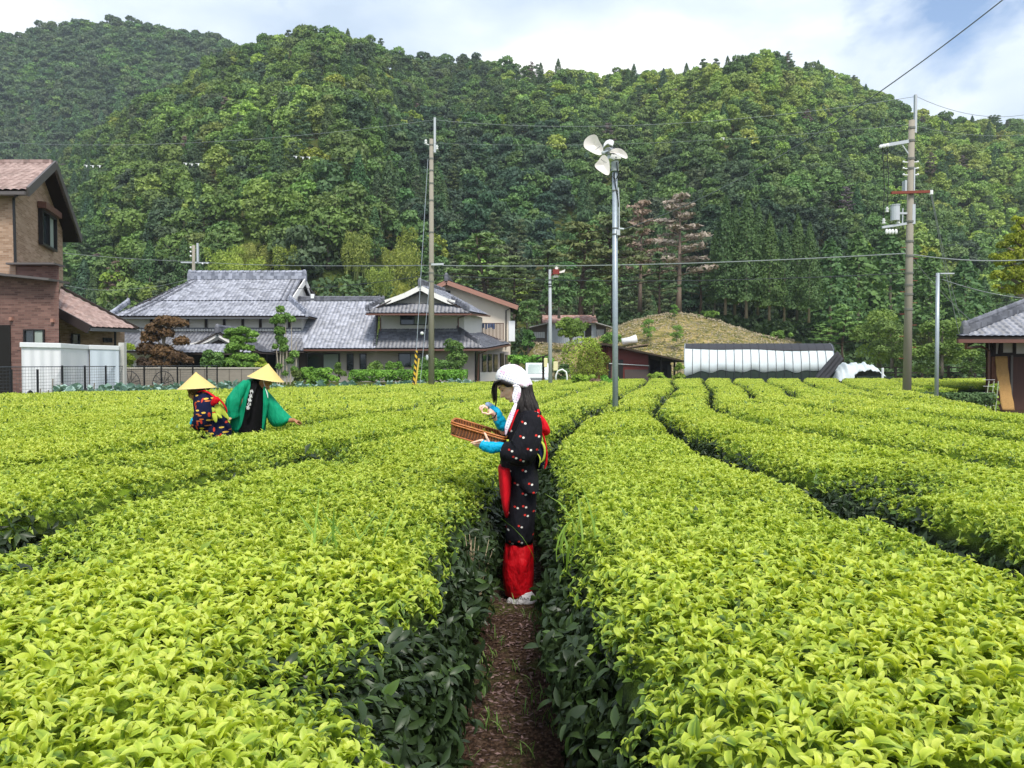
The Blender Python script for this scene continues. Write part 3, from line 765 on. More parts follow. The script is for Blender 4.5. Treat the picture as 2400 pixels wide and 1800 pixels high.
for i in order:
    x, y, p, q_, h0 = float(X[i]), float(Y[i]), float(px[i]), float(py[i]), float(hh[i])
    if 530 < p < 970 and q_ > 572 + 22 * math.sin(p * .03): k, tint, h = ('bamboo_clump', 'bamboo_clump_b')[int(rf.random() * 2)], (1.15, 1.12, 1.0), 7.8
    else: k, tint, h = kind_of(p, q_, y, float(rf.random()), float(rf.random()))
    h *= float(rf.uniform(.82, 1.22)) * .86; tint = tuple(v * float(rf.uniform(.9, 1.1)) for v in tint)
    if near < NEAR_TREES and abs(p - 1200) < 1240:
        near += 1; base = OBN[k]
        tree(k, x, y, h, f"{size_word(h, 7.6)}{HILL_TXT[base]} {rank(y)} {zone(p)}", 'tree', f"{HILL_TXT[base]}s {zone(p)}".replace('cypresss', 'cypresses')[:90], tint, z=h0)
    else:
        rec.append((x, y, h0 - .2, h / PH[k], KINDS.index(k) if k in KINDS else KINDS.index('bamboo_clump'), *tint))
rec = np.array(rec)
src = bpy.data.collections.new('tree_kinds')
for k in KINDS:
    o = bpy.data.objects.new('kind_' + k, PROTO[k][0]); src.objects.link(o)
fm = bpy.data.meshes.new('forest'); fm.vertices.add(len(rec)); fm.vertices.foreach_set('co', rec[:, :3].astype(np.float32).ravel())
for nm, col_ in (('scl', 3), ('rotz', None), ('kindi', 4)):
    at = fm.attributes.new(nm, 'FLOAT' if nm != 'kindi' else 'INT', 'POINT')
    at.data.foreach_set('value', (rf.uniform(0, 6.28, len(rec)) if col_ is None else rec[:, col_]).astype(np.int32 if nm == 'kindi' else np.float32))
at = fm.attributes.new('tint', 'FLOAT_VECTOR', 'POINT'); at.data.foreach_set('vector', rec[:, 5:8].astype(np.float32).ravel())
fo = bpy.data.objects.new('forest', fm); COL.objects.link(fo)
tag(fo, 'dense mixed wood covering the upper slopes of the hills', 'forest', kind='stuff')
ng = bpy.data.node_groups.new('forest', 'GeometryNodeTree')
ng.interface.new_socket('Geometry', in_out='INPUT', socket_type='NodeSocketGeometry'); ng.interface.new_socket('Geometry', in_out='OUTPUT', socket_type='NodeSocketGeometry')
gi = ng.nodes.new('NodeGroupInput'); go_ = ng.nodes.new('NodeGroupOutput'); iop = ng.nodes.new('GeometryNodeInstanceOnPoints'); ci = ng.nodes.new('GeometryNodeCollectionInfo')
ci.inputs['Collection'].default_value = src; ci.inputs['Separate Children'].default_value = True; ci.inputs['Reset Children'].default_value = True
def na(n, t):
    a = ng.nodes.new('GeometryNodeInputNamedAttribute'); a.data_type = t; a.inputs['Name'].default_value = n; return a.outputs['Attribute']
cx = ng.nodes.new('ShaderNodeCombineXYZ'); ng.links.new(na('rotz', 'FLOAT'), cx.inputs['Z'])
m2p = ng.nodes.new('GeometryNodeMeshToPoints'); ng.links.new(gi.outputs[0], m2p.inputs[0])
ng.links.new(m2p.outputs[0], iop.inputs['Points']); ng.links.new(ci.outputs[0], iop.inputs['Instance']); iop.inputs['Pick Instance'].default_value = True
ng.links.new(na('kindi', 'INT'), iop.inputs['Instance Index']); ng.links.new(cx.outputs[0], iop.inputs['Rotation']); ng.links.new(na('scl', 'FLOAT'), iop.inputs['Scale'])
ng.links.new(iop.outputs[0], go_.inputs[0])
md = fo.modifiers.new('forest', 'NODES'); md.node_group = ng
print('forest', len(rec), 'near', near)

# ------------------------------------------------------------------ trees one can tell apart
def TR(kind, px, pytop, pybase, Y, label, cat='tree', group=None, tint=(1, 1, 1), wide=1., mt=None):
    b = P(px, pybase, Y); t = P(px, pytop, Y)
    return tree(kind, b.x, b.y, t.z - b.z, label, cat, group, tint, z=b.z, wide=wide, mt=mt)
CED = [(1700, 478, 737, 84, 'leftmost cedar of the grove, pale trunk bare at its foot above the grassy mound'), (1722, 500, 738, 88, 'second cedar of the grove with a thin bare trunk beside the palest trunk'),
       (1749, 470, 745, 83, 'third cedar of the grove, tall with a straight bare grey trunk'), (1776, 500, 738, 90, 'cedar at the back of the grove, half hidden between taller trunks'),
       (1803, 520, 750, 83, 'fifth cedar of the grove, brownish trunk over the end of the mound'), (1838, 545, 752, 84, 'sixth cedar of the grove with foliage hanging low round its trunk'),
       (1868, 520, 750, 90, 'cedar in the deep shade at the right end of the grove'), (1896, 540, 755, 83, 'last cedar of the grove, thin trunk above the shrubs'),
       (1675, 560, 735, 92, 'small cedar at the left edge of the grove behind the dead pine')]
for c in CED: TR('cedar_tree', c[0], c[1] - 20, c[2], c[3], c[4], 'cedar', 'cedars of the grove on the mound', wide=.98, tint=(1.25, 1.25, .95))
for p, tp, b, y, lb in [(1945, 560, 790, 88, 'dark cedar directly left of the tall concrete pole at the right'), (2010, 545, 800, 92, 'broad dark cedar left of the tall concrete pole'), (2085, 540, 800, 94, 'broad dark cedar behind the tall concrete pole'),
                        (2180, 590, 800, 92, 'dark cedar between the concrete pole and the slim steel pole'), (2260, 600, 810, 90, 'dark cedar behind the roof corner of the right hand house')]:
    TR('cypress_tree', p, tp, b, y, lb, 'cedar', 'dark cedars at the right', wide=1.5, tint=(1.4, 1.5, 1.1))
TR('dead_pine', 1590, 455, 735, 84, 'tall reddish brown dead pine left of the cedar grove', tint=(1.5, 1.6, 1.5), wide=1.3)
TR('dead_pine', 1500, 470, 730, 92, 'thin brown dying pine behind the fan pole', tint=(1.3, 1.25, 1.15), wide=1.1)
for p, tp, b, y, w, tt, lb in [(1130, 545, 760, 84, 1.6, (1.2, 1.3, 1.), 'bright green spreading pine right of the concrete pole behind the cream house'), (1205, 600, 770, 80, 1.5, (1.2, 1.1, .8), 'olive pine behind the pole with the red fan'),
                           (1285, 560, 770, 82, 1.5, (.95, .95, .9), 'dark spreading pine behind the rusty roofed shed'), (1360, 520, 765, 85, 1.3, (1.15, .95, .7), 'brownish pine behind the shed, left of the fan pole'),
                           (1440, 500, 755, 86, 1.25, (.95, .8, .65), 'reddish tall pine directly behind the fan pole'), (1545, 590, 745, 82, 1.2, (.8, .9, .8), 'short dark pine under the brown dead pine'),
                           (1640, 600, 738, 86, 1.1, (.85, 1, .8), 'dark pine between the dead pine and the cedars')]:
    TR('pine_tree' if p % 2 else 'pine_tree_b', p, tp, b, y, lb, 'pine', 'pines behind the sheds', tint=tt, wide=w)
for p, tp, b, y, lb in [(1235, 700, 775, 66, 'small dark bushy tree left of the rusty roofed shed'), (1310, 640, 745, 76, 'deep green bushy tree above the rusty roof'), (1390, 650, 740, 78, 'deep green bushy tree behind the fan pole at the foot of the hill')]:
    TR('dark_tree', p, tp, b, y, lb, tint=(1.5, 1.7, 1.1))
for p, tp, b, y, lb in [(1580, 712, 742, 78, 'small round sapling on the crest of the grassy mound'), (1586, 760, 800, 70, 'small sapling standing alone on the brown grass slope'), (1520, 745, 790, 72, 'leafy sapling on the slope above the red barn')]:
    TR('garden_broad', p, tp, b, y, lb, 'sapling', tint=(1.4, 1.6, 1.1))
# right middle: garden trees by the tunnels
TR('pine_tree_b', 1925, 758, 818, 62, 'young bright green pine right of the greenhouse', 'pine', tint=(1.7, 1.9, 1.1), wide=1.4)
TR('pine_tree_b', 1975, 712, 850, 62, 'bright green bushy pine behind the low white tunnel', 'pine', tint=(1.6, 1.8, 1.), wide=1.1)
TR('garden_broad_b', 2060, 722, 860, 58, 'wide rounded tree with olive leaves left of the concrete pole', tint=(1.3, 1.2, .9), wide=1.05)
TR('garden_broad', 2090, 745, 862, 55, 'rounded tree with drooping leaves directly behind the concrete pole', tint=(1.15, 1.05, .9), wide=1.2)
TR('garden_broad', 2205, 742, 880, 52, 'bushy leaning tree with thick trunk behind the slim steel pole', tint=(1.2, 1.15, .95), wide=1.35)
TR('garden_broad_b', 2275, 800, 880, 56, 'low spreading shrub tree left of the right hand house', tint=(1.0, 1.0, .9), wide=1.4)

# ------------------------------------------------------------------ undergrowth along the foot of the wood
ru = np.random.default_rng(8); Lu = []
for i in range(620):
    p = ru.uniform(-40, 2440); y = ru.uniform(86, 97) + (ru.uniform(0, 16) if p < 1200 else 0) + (8 if 1350 < p < 1900 and ru.random() < .5 else 0); x = (p - 1200) / 1800 * y
    if 1400 < p < 1800 and y < 92: continue
    Lu.append((x, y, gz(x, y) + ru.uniform(.2, 1.2), ru.uniform(.8, 1.9)))
V, F, T = lobes_crown(Lu, 32000, .6, ru, flat=.9, up=-.2)
me = np_mesh('undergrowth', V, F, {'tone': T}); o = link_mesh('undergrowth', me, F_DARK); o['tint'] = [1.2, 1.3, 1.]; tag(o, 'dark undergrowth and brambles along the foot of the wood', 'undergrowth', kind='stuff')
# dry grass on the mound
n = 16000; p = ru.uniform(1250, 1860, n); y = ru.uniform(62, 88, n); x = (p - 1200) / 1800 * y; z = ground_h(x, y); k = (z > .6)
P_ = np.stack([x, y, z + .08], 1)[k]; N_ = np.tile([0, -.6, .6], (len(P_), 1))
V, F = leaf_cards(P_, N_, .26, ru, 2.6, .5, -1.)
me = np_mesh('dry_grass', V, F, {'tone': np.repeat(ru.random(len(P_)), 4)})
F_DRY = foliage_mat('dry_grass_blades', (.10, .12, .035), (.40, .34, .17), .15, .8)
o = link_mesh('dry_grass', me, F_DRY); o['tint'] = [1., 1., 1.]; tag(o, 'dry brown and olive grass covering the mound', 'grass', kind='stuff')
# ================================================================== village
def kawara(name, c1, c2, tw=.27, ch=.24, rough=.5):
    m = bpy.data.materials.new(name); t = NT(m)
    a = t.noise(7, 3, .6); b = t.noise(.9, 4, .6); w = t.n('ShaderNodeTexWhiteNoise', {'Vector': t.n('ShaderNodeVectorMath', {0: t.n('ShaderNodeVectorMath', {0: t.obj(), 1: (1 / tw, 1 / tw, 1 / ch)}, operation='MULTIPLY').outputs[0]}, operation='FLOOR').outputs[0]}).outputs['Value']
    col = t.mix(t.ramp(w, [(.0, 0.), (1., 1.)]), C4(c1), C4(c2))
    col = t.mix(t.ramp(a, [(.45, 0.), (.75, .45)]), col, C4(tuple(v * .45 for v in C4(c1)[:3])))
    col = t.mix(t.ramp(b, [(.5, 0.), (.8, .3)]), col, (.12, .12, .10, 1))
    t.out(t.pr(col, rough, spec=.65)); return m
K_SILVER = kawara('silver_roof_tiles', '#6c707d', '#aaaebc'); K_GREY = kawara('grey_roof_tiles', '#494b54', '#74767f'); K_BLUE = kawara('blue_grey_roof_tiles', '#5c606b', '#858996')
K_PINK = kawara('pinkish_roof_tiles', '#846c65', '#ad948d', rough=.5)
DARKWOOD = mat('dark_timber', '#2d241f', .7, .3, 8, stretch=(1, 1, 6)); PLASTER = mat('white_plaster', '#d9d5cf', .85, .06, 2.5); PLASTERG = mat('grey_plaster', '#a79d97', .85, .08, 2)
CREAM = mat('cream_render', '#d6cbbb', .85, .06, 1.5); GUTTER = mat('brown_gutter', '#6b4a40', .45, .1); GLASS = mat('window_glass', '#2a3336', .08, .3, .6, spec=.9)
CURT = mat('net_curtain', '#8f9a92', .8, .25, 3, stretch=(9, 9, .3)); DKFRAME = mat('dark_window_frame', '#1d1b1b', .4, .1); WHITE = mat('white_paint', '#e4e6e8', .45, .05)
DARKGAP = mat('dark_interior', '#15130f', .9, .3); FASCIA = mat('pinkish_fascia', '#9c7263', .6, .1); WTRIM = mat('white_bargeboard', '#e6e4e0', .7, .05)
def brick(name, c1, c2, mortar, w=.24, h=.075):
    m = bpy.data.materials.new(name); t = NT(m)
    s = t.n('ShaderNodeSeparateXYZ', {0: t.obj()}); xy = t.math('ADD', s.outputs['X'], s.outputs['Y'])
    v = t.n('ShaderNodeCombineXYZ', {'X': xy, 'Y': s.outputs['Z']}).outputs[0]
    b = t.n('ShaderNodeTexBrick', {'Vector': v, 'Color1': C4(c1), 'Color2': C4(c2), 'Mortar': C4(mortar), 'Scale': 1., 'Mortar Size': .008, 'Brick Width': w, 'Row Height': h, 'Bias': 0.})
    n = t.noise(4, 4); col = t.mix(t.math('MULTIPLY', n, .5), b.outputs['Color'], C4(c1), 'MIX')
    t.out(t.pr(col, .75, t.bump(b.outputs['Fac'], -.4, .01), spec=.3)); return m
BRICK_L = brick('light_brown_brick', '#8c6f58', '#bda08a', '#a89a8c'); BRICK_D = brick('dark_red_brick', '#5d443f', '#8b6a61', '#76665f')
def corr(name, col, n=9., rough=.5, rust=0., axis='X'):
    m = bpy.data.materials.new(name); t = NT(m)
    s = t.n('ShaderNodeSeparateXYZ', {0: t.obj()}); w = t.math('SINE', t.math('MULTIPLY', s.outputs[axis], 2 * PI * n))
    a = t.noise(2.5, 6, .7, sc=(1, 1, .25)); c = t.mix(a, C4(tuple(v * .8 for v in C4(col)[:3])), C4(col))
    if rust: c = t.mix(t.ramp(a, [(.42, 0.), (.58, rust)]), c, C4('#8a4a30'))
    t.out(t.pr(c, rough, t.bump(w, .6, .02), spec=.4)); return m

def tile_roof(name, TL, TR_, BR, BL, mt, parent, tw=.27, ch=.24, amp=.022, step=.06, th=.10, soffit=None):
    """sheet of wavy roof tiles on a four-cornered slope (real relief), with a slab under it"""
    TL, TR_, BR, BL = map(Vector, (TL, TR_, BR, BL))
    e = (BR - BL); el = e.length; e = e / el; nrm = e.cross(TL - BL).normalized()
    if nrm.z < 0: nrm = -nrm
    up = nrm.cross(e).normalized()
    if up.z < 0: up = -up
    pv = lambda p: ((p - BL).dot(e), (p - BL).dot(up))
    uTL, vT1 = pv(TL); uTR, vT2 = pv(TR_)
    nv = max(2, int(round(max(vT1, vT2) / ch))); u0 = min(0, uTL); u1 = max(el, uTR)
    us = np.arange(u0, u1 + tw / 5, tw / 5); V = []; rows = 0
    for i in range(nv):
        for q in (0., .96):
            f = (i + q) / nv; uL = f * uTL; uR = el + f * (uTR - el); vT = f
            u = np.clip(us, uL, uR); fr = (u - uL) / max(1e-6, uR - uL); v = f * (vT1 + (vT2 - vT1) * fr)
            ph = u / tw; w = np.sin(2 * PI * ph) * .7 + .3 * np.sin(4 * PI * ph + .9)
            hgt = amp * w + step * (1 - q) + .02
            V.append(np.array(BL)[None] + np.outer(u, e) + np.outer(v, up) + np.outer(hgt, nrm)); rows += 1
    V = np.concatenate(V); n = len(us)
    i = np.arange(rows - 1)[:, None] * n + np.arange(n - 1)[None]
    F = np.stack([i, i + 1, i + n + 1, i + n], -1).reshape(-1, 4)
    k = len(V); c = [BL, BR, TR_, TL]; low = [p - nrm * th for p in c]; hi = [p - nrm * .02 for p in c]
    V = np.concatenate([V, np.array([tuple(p) for p in low + hi])])
    F = np.concatenate([F, np.array([(0, 1, 2, 3), (4, 5, 6, 7), (0, 1, 5, 4), (1, 2, 6, 5), (2, 3, 7, 6), (3, 0, 4, 7)]) + k])
    me = np_mesh(name, V, F); o = link_mesh(name, me, [mt, soffit or DARKWOOD], parent)
    idx = np.zeros(len(me.polygons), np.int32); idx[-6:] = 1; me.polygons.foreach_set('material_index', idx)
    return o
def ridge(name, a, b, parent, w=.28, h=.34, mt=None, pitch=.3, ends=True):
    a, b = Vector(a), Vector(b); mb = MB(); d = (b - a); L_ = d.length; d.normalize(); up = Vector((0, 0, 1))
    mb.bar(a + up * h * .3, b + up * h * .3, w, h * .6); mb.bar(a + up * h * .68, b + up * h * .68, w * .75, h * .25)
    n = max(2, int(L_ / pitch))
    for i in range(n):
        p = a + d * (L_ * (i + .5) / n) + up * h * .86
        mb.tube([p - d * pitch * .53, p + d * pitch * .44], [w * .36, w * .46], 8)
    if ends:
        for p, s in ((a, -1), (b, 1)):
            q = p + d * s * .05
            mb.ball(q + up * h * .75, w * .75, 10, 6, (.6, .6, 1.1)); mb.box(q + up * h * .25, (w * .8, w * .8, h * .9))
    return mb.build(name, mt or K_GREY, parent)
def window(parent, c, w, h, d=.08, panes=2, curtain=False, facing=0., hood=False, frame=None, thick=.06):
    """window in a wall seen from the front: frame, panes, glass; c = centre on the wall face, facing = turn about z"""
    R = Matrix.Rotation(facing, 3, 'Z'); c = Vector(c); fr = MB(); gl = MB()
    def bx(mb, x, y, z, sx, sy, sz): mb.box(c + R @ Vector((x, y, z)), (sx, sy, sz), rz=facing)
    for s in (-1, 1):
        bx(fr, s * (w / 2 - thick / 2), -d / 2, 0, thick, d, h); bx(fr, 0, -d / 2, s * (h / 2 - thick / 2), w - 2 * thick, d, thick)
    for i in range(1, panes): bx(fr, -w / 2 + w * i / panes, -d / 2, 0, thick * .8, d * .8, h - 2 * thick)
    f = fr.build('window', frame or DKFRAME, parent)
    bx(gl, 0, -.012, 0, w - thick, .02, h - thick); gl.build('glass', GLASS, f)
    if curtain:
        cu = MB(); ww = (w - 2 * thick) / panes
        bx(cu, w / 2 - thick - ww / 2 if panes > 1 else 0, -.03, 0, ww * .9, .012, h - 2.2 * thick); cu.build('curtain', CURT, f)
    if hood: m = MB(); bx(m, 0, -.16, h / 2 + .14, w + .25, .32, .26); m.build('shutter_box', GUTTER, f)
    return f
def flat_wall(mb, pts, back):   # polygon from P-points extruded backwards
    mb.prism(pts, (0, back, 0))

# ---- tiled farmhouse -------------------------------------------------------
H = empty('farmhouse', P(480, 890, 55), 'long old farmhouse with silver tiled roof, white upper wall and dark posts', 'house')
H.location.z = .45
xl, xr = P(285, 0, 55).x, P(704, 0, 55).x
m = MB(); m.box2((xl, 55, 4.0), (xr, 65, 5.45)); m.box2((xl + .3, 53.6, .3), (xr, 65.3, 3.0)); m.build('wall', PLASTER, H)
for i, p in enumerate((345, 432, 475, 518, 562, 604, 640, 672)):
    x = P(p, 0, 54.9).x; MB().box2((x - .09, 54.93, 4.02), (x + .09, 55.0, 5.2)).build('post', DARKWOOD, H)
m = MB(); m.box2((xl, 54.95, 5.2), (xr, 55, 5.35)); m.build('beam', DARKWOOD, H)
R1, R2 = P(452, 655, 60), P(706, 655, 60); B1, B2 = P(352, 706, 56.5), P(681, 706, 56.5); E1, E2 = P(262, 742, 54), P(722, 742, 54)
rf1 = tile_roof('roof', R1, R2, B2, B1, K_SILVER, H); tile_roof('roof_skirt', B1, B2, E2, E1, K_SILVER, H)
bk = lambda p: Vector((p.x, 120 - p.y, p.z))
tile_roof('back_roof', bk(R2), bk(R1), bk(E1), bk(E2), K_SILVER, H, tw=.5, ch=.5)
tile_roof('side_skirt', Vector((B2.x, B2.y, B2.z)), Vector((B2.x, 63.5, B2.z)), Vector((E2.x, 66, E2.z)), E2, K_SILVER, H)
tile_roof('left_skirt', Vector((R1.x, 60, R1.z)), Vector((R1.x, 60.2, R1.z)), Vector((E1.x, 66, E1.z)), E1, K_SILVER, H)
ridge('ridge', R1 - Vector((.15, 0, 0)), R2 + Vector((.2, 0, 0)), H, .42, .62, K_SILVER, .45)
for k in (0, 1, 2):     # verge rolls
    a = R2 - Vector((.35 * k + .05, 0, -.02)); b = B2 - Vector((.35 * k + .05, 0, 0)); MB().tube([a, (a + b) / 2 + Vector((0, 0, .03)), b + Vector((0, 0, .06))], .085, 6).build('verge_roll', K_GREY, H)
for k in (0, 1): a = R1 + Vector((.1 + .4 * k, 0, .02)); b = E1 + Vector((.9 + .5 * k, .0, .05)); MB().tube([a, b], .08, 6).build('verge_roll', K_GREY, H)
ridge('corner_ridge', B2 + Vector((0, 0, .05)), E2 + Vector((-.1, .1, .08)), H, .26, .3, K_SILVER, .3)
ridge('corner_ridge', P(262, 740, 54), P(300, 712, 56.5), H, .26, .3, K_SILVER, .3)
gx0 = B2.x - .15
m = MB(); m.prism([(gx0, 57.0, B2.z), (gx0, 63.0, B2.z), (gx0, 60, R2.z - .35)], (-.2, 0, 0)); m.build('gable_wall', PLASTER, H)
m = MB()
for s in (-1, 1): m.bar((gx0 + .3, 60, R2.z - .12), (gx0 + .3, 60 + s * 3.4, B2.z + .1), .07, .42)
m.build('bargeboard', WTRIM, H)
MB().bar(E1 - Vector((0, .1, .12)), E2 - Vector((0, .1, .12)), .12, .1).build('gutter', mat('grey_gutter', '#55585c', .4), H)
# pent roof
a, b, c, d = P(275, 778, 54.95), P(706, 778, 54.95), P(712, 824, 52.2), P(262, 824, 52.2)
tile_roof('pent_roof', a, b, c, d, K_GREY, H)
m = MB()
for i in range(66):
    p = a + (b - a) * ((i + .5) / 66) + Vector((0, -.12, .12)); m.tube([p, p + Vector((0, .1, .02))], .085, 7)
m.build('mortar_caps', WTRIM, H); MB().bar(a + Vector((0, 0, .24)), b + Vector((0, 0, .24)), .2, .12).build('pent_ridge', K_GREY, H)
m = MB(); m.box2((P(400, 0, 53.5).x, 53.55, .9), (P(640, 0, 53.5).x, 53.6, 2.55)); m.build('dark_opening', DARKGAP, H)
for p0, p1 in ((640, 652), (600, 612), (590, 597)): MB().box2((P(p0, 0, 53.4).x, 53.45, .5), (P(p1, 0, 53.4).x, 53.54, 2.6)).build('panel', PLASTERG, H)
# porch gable
Y0 = 49.6; ap = P(510, 778, Y0); le, re = P(424, 824, Y0), P(612, 826, Y0)
apb = ap + Vector((0, 5.5, 0)); leb, reb = le + Vector((0, 4, 0)), re + Vector((0, 4, 0))
tile_roof('porch_roof', apb, ap, le, leb, K_GREY, H); tile_roof('porch_roof', ap, apb, reb, re, K_GREY, H)
ridge('porch_ridge', ap, apb, H, .3, .4, K_GREY, .3)
g1 = [P(*q, Y0 + .25) for q in ((510, 784), (470, 803), (448, 812), (570, 812), (550, 803))]
m = MB(); m.prism([P(510, 786, Y0 + .3), P(440, 815, Y0 + .3), P(582, 815, Y0 + .3)], (0, .15, 0)); m.build('porch_gable', WTRIM, H)
m = MB()
lb = [P(*q, Y0 + .1) for q in ((510, 783), (488, 796), (462, 806), (443, 811))]; rb = [P(*q, Y0 + .1) for q in ((510, 783), (534, 797), (558, 807), (580, 811))]
for l in (lb, rb):
    for q, w in zip(l, l[1:]): m.bar(q, w, .1, .26)
m.build('porch_bargeboard', WTRIM, H)
m = MB(); m.prism([P(512, 796, Y0 + .22), P(488, 807, Y0 + .22), P(537, 807, Y0 + .22)], (0, .05, 0)); m.build('porch_vent', DARKGAP, H)
tile_roof('porch_pent', P(440, 806, Y0 + .2), P(580, 806, Y0 + .2), P(590, 828, Y0 - .8), P(418, 828, Y0 - .8), K_SILVER, H)
m = MB()
for p in (424, 590): x = P(p, 0, Y0).x; m.box2((x - .09, Y0 - .1, .4), (x + .09, Y0 + .1, 2.55))
m.build('porch_post', DARKWOOD, H)
m = MB(); m.box2((P(430, 0, Y0).x, 52, .4), (P(590, 0, Y0).x, 52.2, 2.5)); m.build('porch_wall', DARKGAP, H)

# ---- upper-storey house ----------------------------------------------------
H = empty('house', P(900, 892, 54), 'grey tiled house with gabled white upper storey behind the clipped hedge', 'house'); H.location.z = .45
def col_wall(name, pts, z0, z1, mt, parent, back=.25):
    m = MB()
    m.prism([Vector((p.x, p.y, z)) for p, z in zip([pts[0], pts[1], pts[1], pts[0]], [z0, z0, z1, z1])], Vector((0, back, 0))); return m.build(name, mt, parent)
xa, xb = P(640, 0, 54).x, P(1110, 0, 54).x
bx_ = P(1192, 0, 62)
m = MB(); m.prism([(xa, 54, .3), (xb, 54, .3), (bx_.x, 62, .3), (xa, 62, .3)], (0, 0, 2.45)); m.build('wall', PLASTERG, H)
uz0, uz1 = P(0, 775, 55).z, P(0, 732, 55).z
u0, u1, u2 = P(890, 0, 55), P(1087, 0, 55), P(1130, 0, 61)
m = MB(); m.prism([(u0.x, 55, uz0 - .6), (u1.x, 55, uz0 - .6), (u2.x, 61, uz0 - .6), (u0.x, 61, uz0 - .6)], (0, 0, uz1 - uz0 + .6)); m.build('upper_wall', PLASTER, H)
tile_roof('roof', P(690, 706, 59), P(890, 706, 59), P(880, 818, 52.8), P(645, 818, 52.8), K_SILVER, H)
tile_roof('back_roof', P(890, 706, 59), P(690, 706, 59), P(645, 800, 65), P(880, 800, 65), K_SILVER, H, .5, .5)
ridge('ridge', P(686, 705, 59), P(888, 705, 59), H, .26, .3, K_GREY, .3)
ridge('valley_ridge', P(884, 730, 56.5), P(878, 812, 53), H, .2, .16, K_GREY, .3, False)
tile_roof('lower_roof', P(888, 777, 54.95), P(1072, 776, 54.95), P(1138, 817, 52.8), P(881, 818, 52.8), K_GREY, H)
tile_roof('hip_roof', P(1072, 776, 54.95), P(1128, 780, 61), P(1196, 806, 63), P(1138, 817, 52.8), K_GREY, H)
ridge('hip_ridge', P(1074, 775, 55), P(1120, 804, 53.4), H, .24, .26, K_GREY, .28)
ridge('pent_ridge', P(888, 778, 54.9), P(1074, 777, 54.9), H, .2, .16, K_GREY, .3, False)
rF, rB = P(985, 668, 53.3), P(1040, 688, 61); sl_, sr = P(858, 731, 53), P(1100, 731, 53)
ml, mr = P(898, 709, 53.3), P(1066, 709, 53.3)
tile_roof('upper_roof', rF, rB, P(1146, 739, 61.5), sr, K_SILVER, H)
tile_roof('upper_roof', rB, rF, sl_, P(905, 735, 61.5), K_GREY, H)
tile_roof('gable_skirt', P(902, 709, 54), P(1062, 709, 54), P(1104, 735, 52.4), P(856, 735, 52.4), K_GREY, H)
ridge('upper_ridge', rF - Vector((0, .1, 0)), rB, H, .3, .36, K_GREY, .3)
ridge('corner_ridge', P(897, 706, 54), P(861, 726, 52.7), H, .26, .26, K_GREY, .26); ridge('corner_ridge', P(1062, 706, 54), P(1096, 727, 52.7), H, .26, .26, K_GREY, .26)
m = MB(); m.prism([P(985, 676, 53.7), P(903, 711, 53.7), P(1068, 711, 53.7)], (0, .2, 0)); m.build('gable_wall', mat('gable_grey', '#8b8884', .8), H)
m = MB()
for l in ([(985, 674), (950, 692), (915, 705), (903, 709)], [(985, 674), (1020, 693), (1050, 706), (1066, 710)]):
    q = [P(*k, 53.2) for k in l]
    for s, t_ in zip(q, q[1:]): m.bar(s, t_, .12, .33)
m.build('bargeboard', WTRIM, H)
for aa, bb in ((P(858, 737, 52.35), P(1104, 737, 52.35)), (P(645, 821, 52.7), P(1140, 820, 52.7)), (P(1104, 737, 52.35), P(1148, 741, 61.5)), (P(1140, 820, 52.7), P(1197, 809, 63))):
    MB().bar(aa, bb, .12, .11).build('gutter', GUTTER, H)
for l in ([(1140, 822, 52.9), (1122, 830, 53.6), (1120, 895, 53.8)], [(888, 737, 52.5), (892, 748, 54.8), (892, 776, 54.8)], [(1100, 737, 52.5), (1074, 745, 54.9), (1074, 770, 54.9)]):
    MB().tube([P(*q) for q in l], .05, 6).build('downpipe', GUTTER, H)
for p0, p1, t0, t1, n, cu in ((717, 797, 828, 868, 2, 1), (813, 829, 829, 868, 1, 0), (843, 859, 829, 868, 1, 0), (934, 990, 828, 860, 2, 1)):
    a, b = P(p0, t0, 53.98), P(p1, t1, 53.98); window(H, ((a.x + b.x) / 2, 53.98, (a.z + b.z) / 2), b.x - a.x, a.z - b.z, panes=n, curtain=cu)
a, b = P(938, 738, 54.98), P(1003, 762, 54.98); window(H, ((a.x + b.x) / 2, 54.98, (a.z + b.z) / 2), b.x - a.x, a.z - b.z, panes=2, curtain=True)
m = MB(); m.box2((P(640, 0, 53.9).x, 53.9, .5), (P(715, 0, 53.9).x, 53.97, 2.6)); m.build('brown_panel', mat('brown_panel', '#4a3f3c', .7), H)
# right side: dark door and window bays on a pale wall
sa, sb = Vector((xb, 54, 0)), Vector((bx_.x, 62, 0)); dd = (sb - sa).normalized(); fac = math.atan2(dd.y, dd.x)
for k, (f0, f1, z0, z1, mt_) in enumerate(((.02, .12, .6, 2.6, DKFRAME), (.2, .3, 1.2, 2.5, GLASS), (.36, .46, 1.2, 2.5, GLASS), (.52, .62, 1.2, 2.5, GLASS), (.72, .82, .6, 2.6, DKFRAME), (.88, .97, 1., 2.5, GLASS))):
    p, q = sa.lerp(sb, f0), sa.lerp(sb, f1); o_ = dd.cross(Vector((0, 0, 1))) * .05
    MB().bar(Vector((p.x, p.y, (z0 + z1) / 2)) + o_, Vector((q.x, q.y, (z0 + z1) / 2)) + o_, .09, z1 - z0).build('side_window', mt_, H)
p, q = sa.lerp(sb, .14), sa.lerp(sb, .98); o_ = dd.cross(Vector((0, 0, 1))) * .04
MB().bar(Vector((p.x, p.y, .8)) + o_, Vector((q.x, q.y, .8)) + o_, .05, .7).build('white_dado', PLASTER, H)
# antenna block at the ridge
MB().box(P(733, 700, 59), (.25, .25, .7)).build('vent_pipe', WHITE, H)

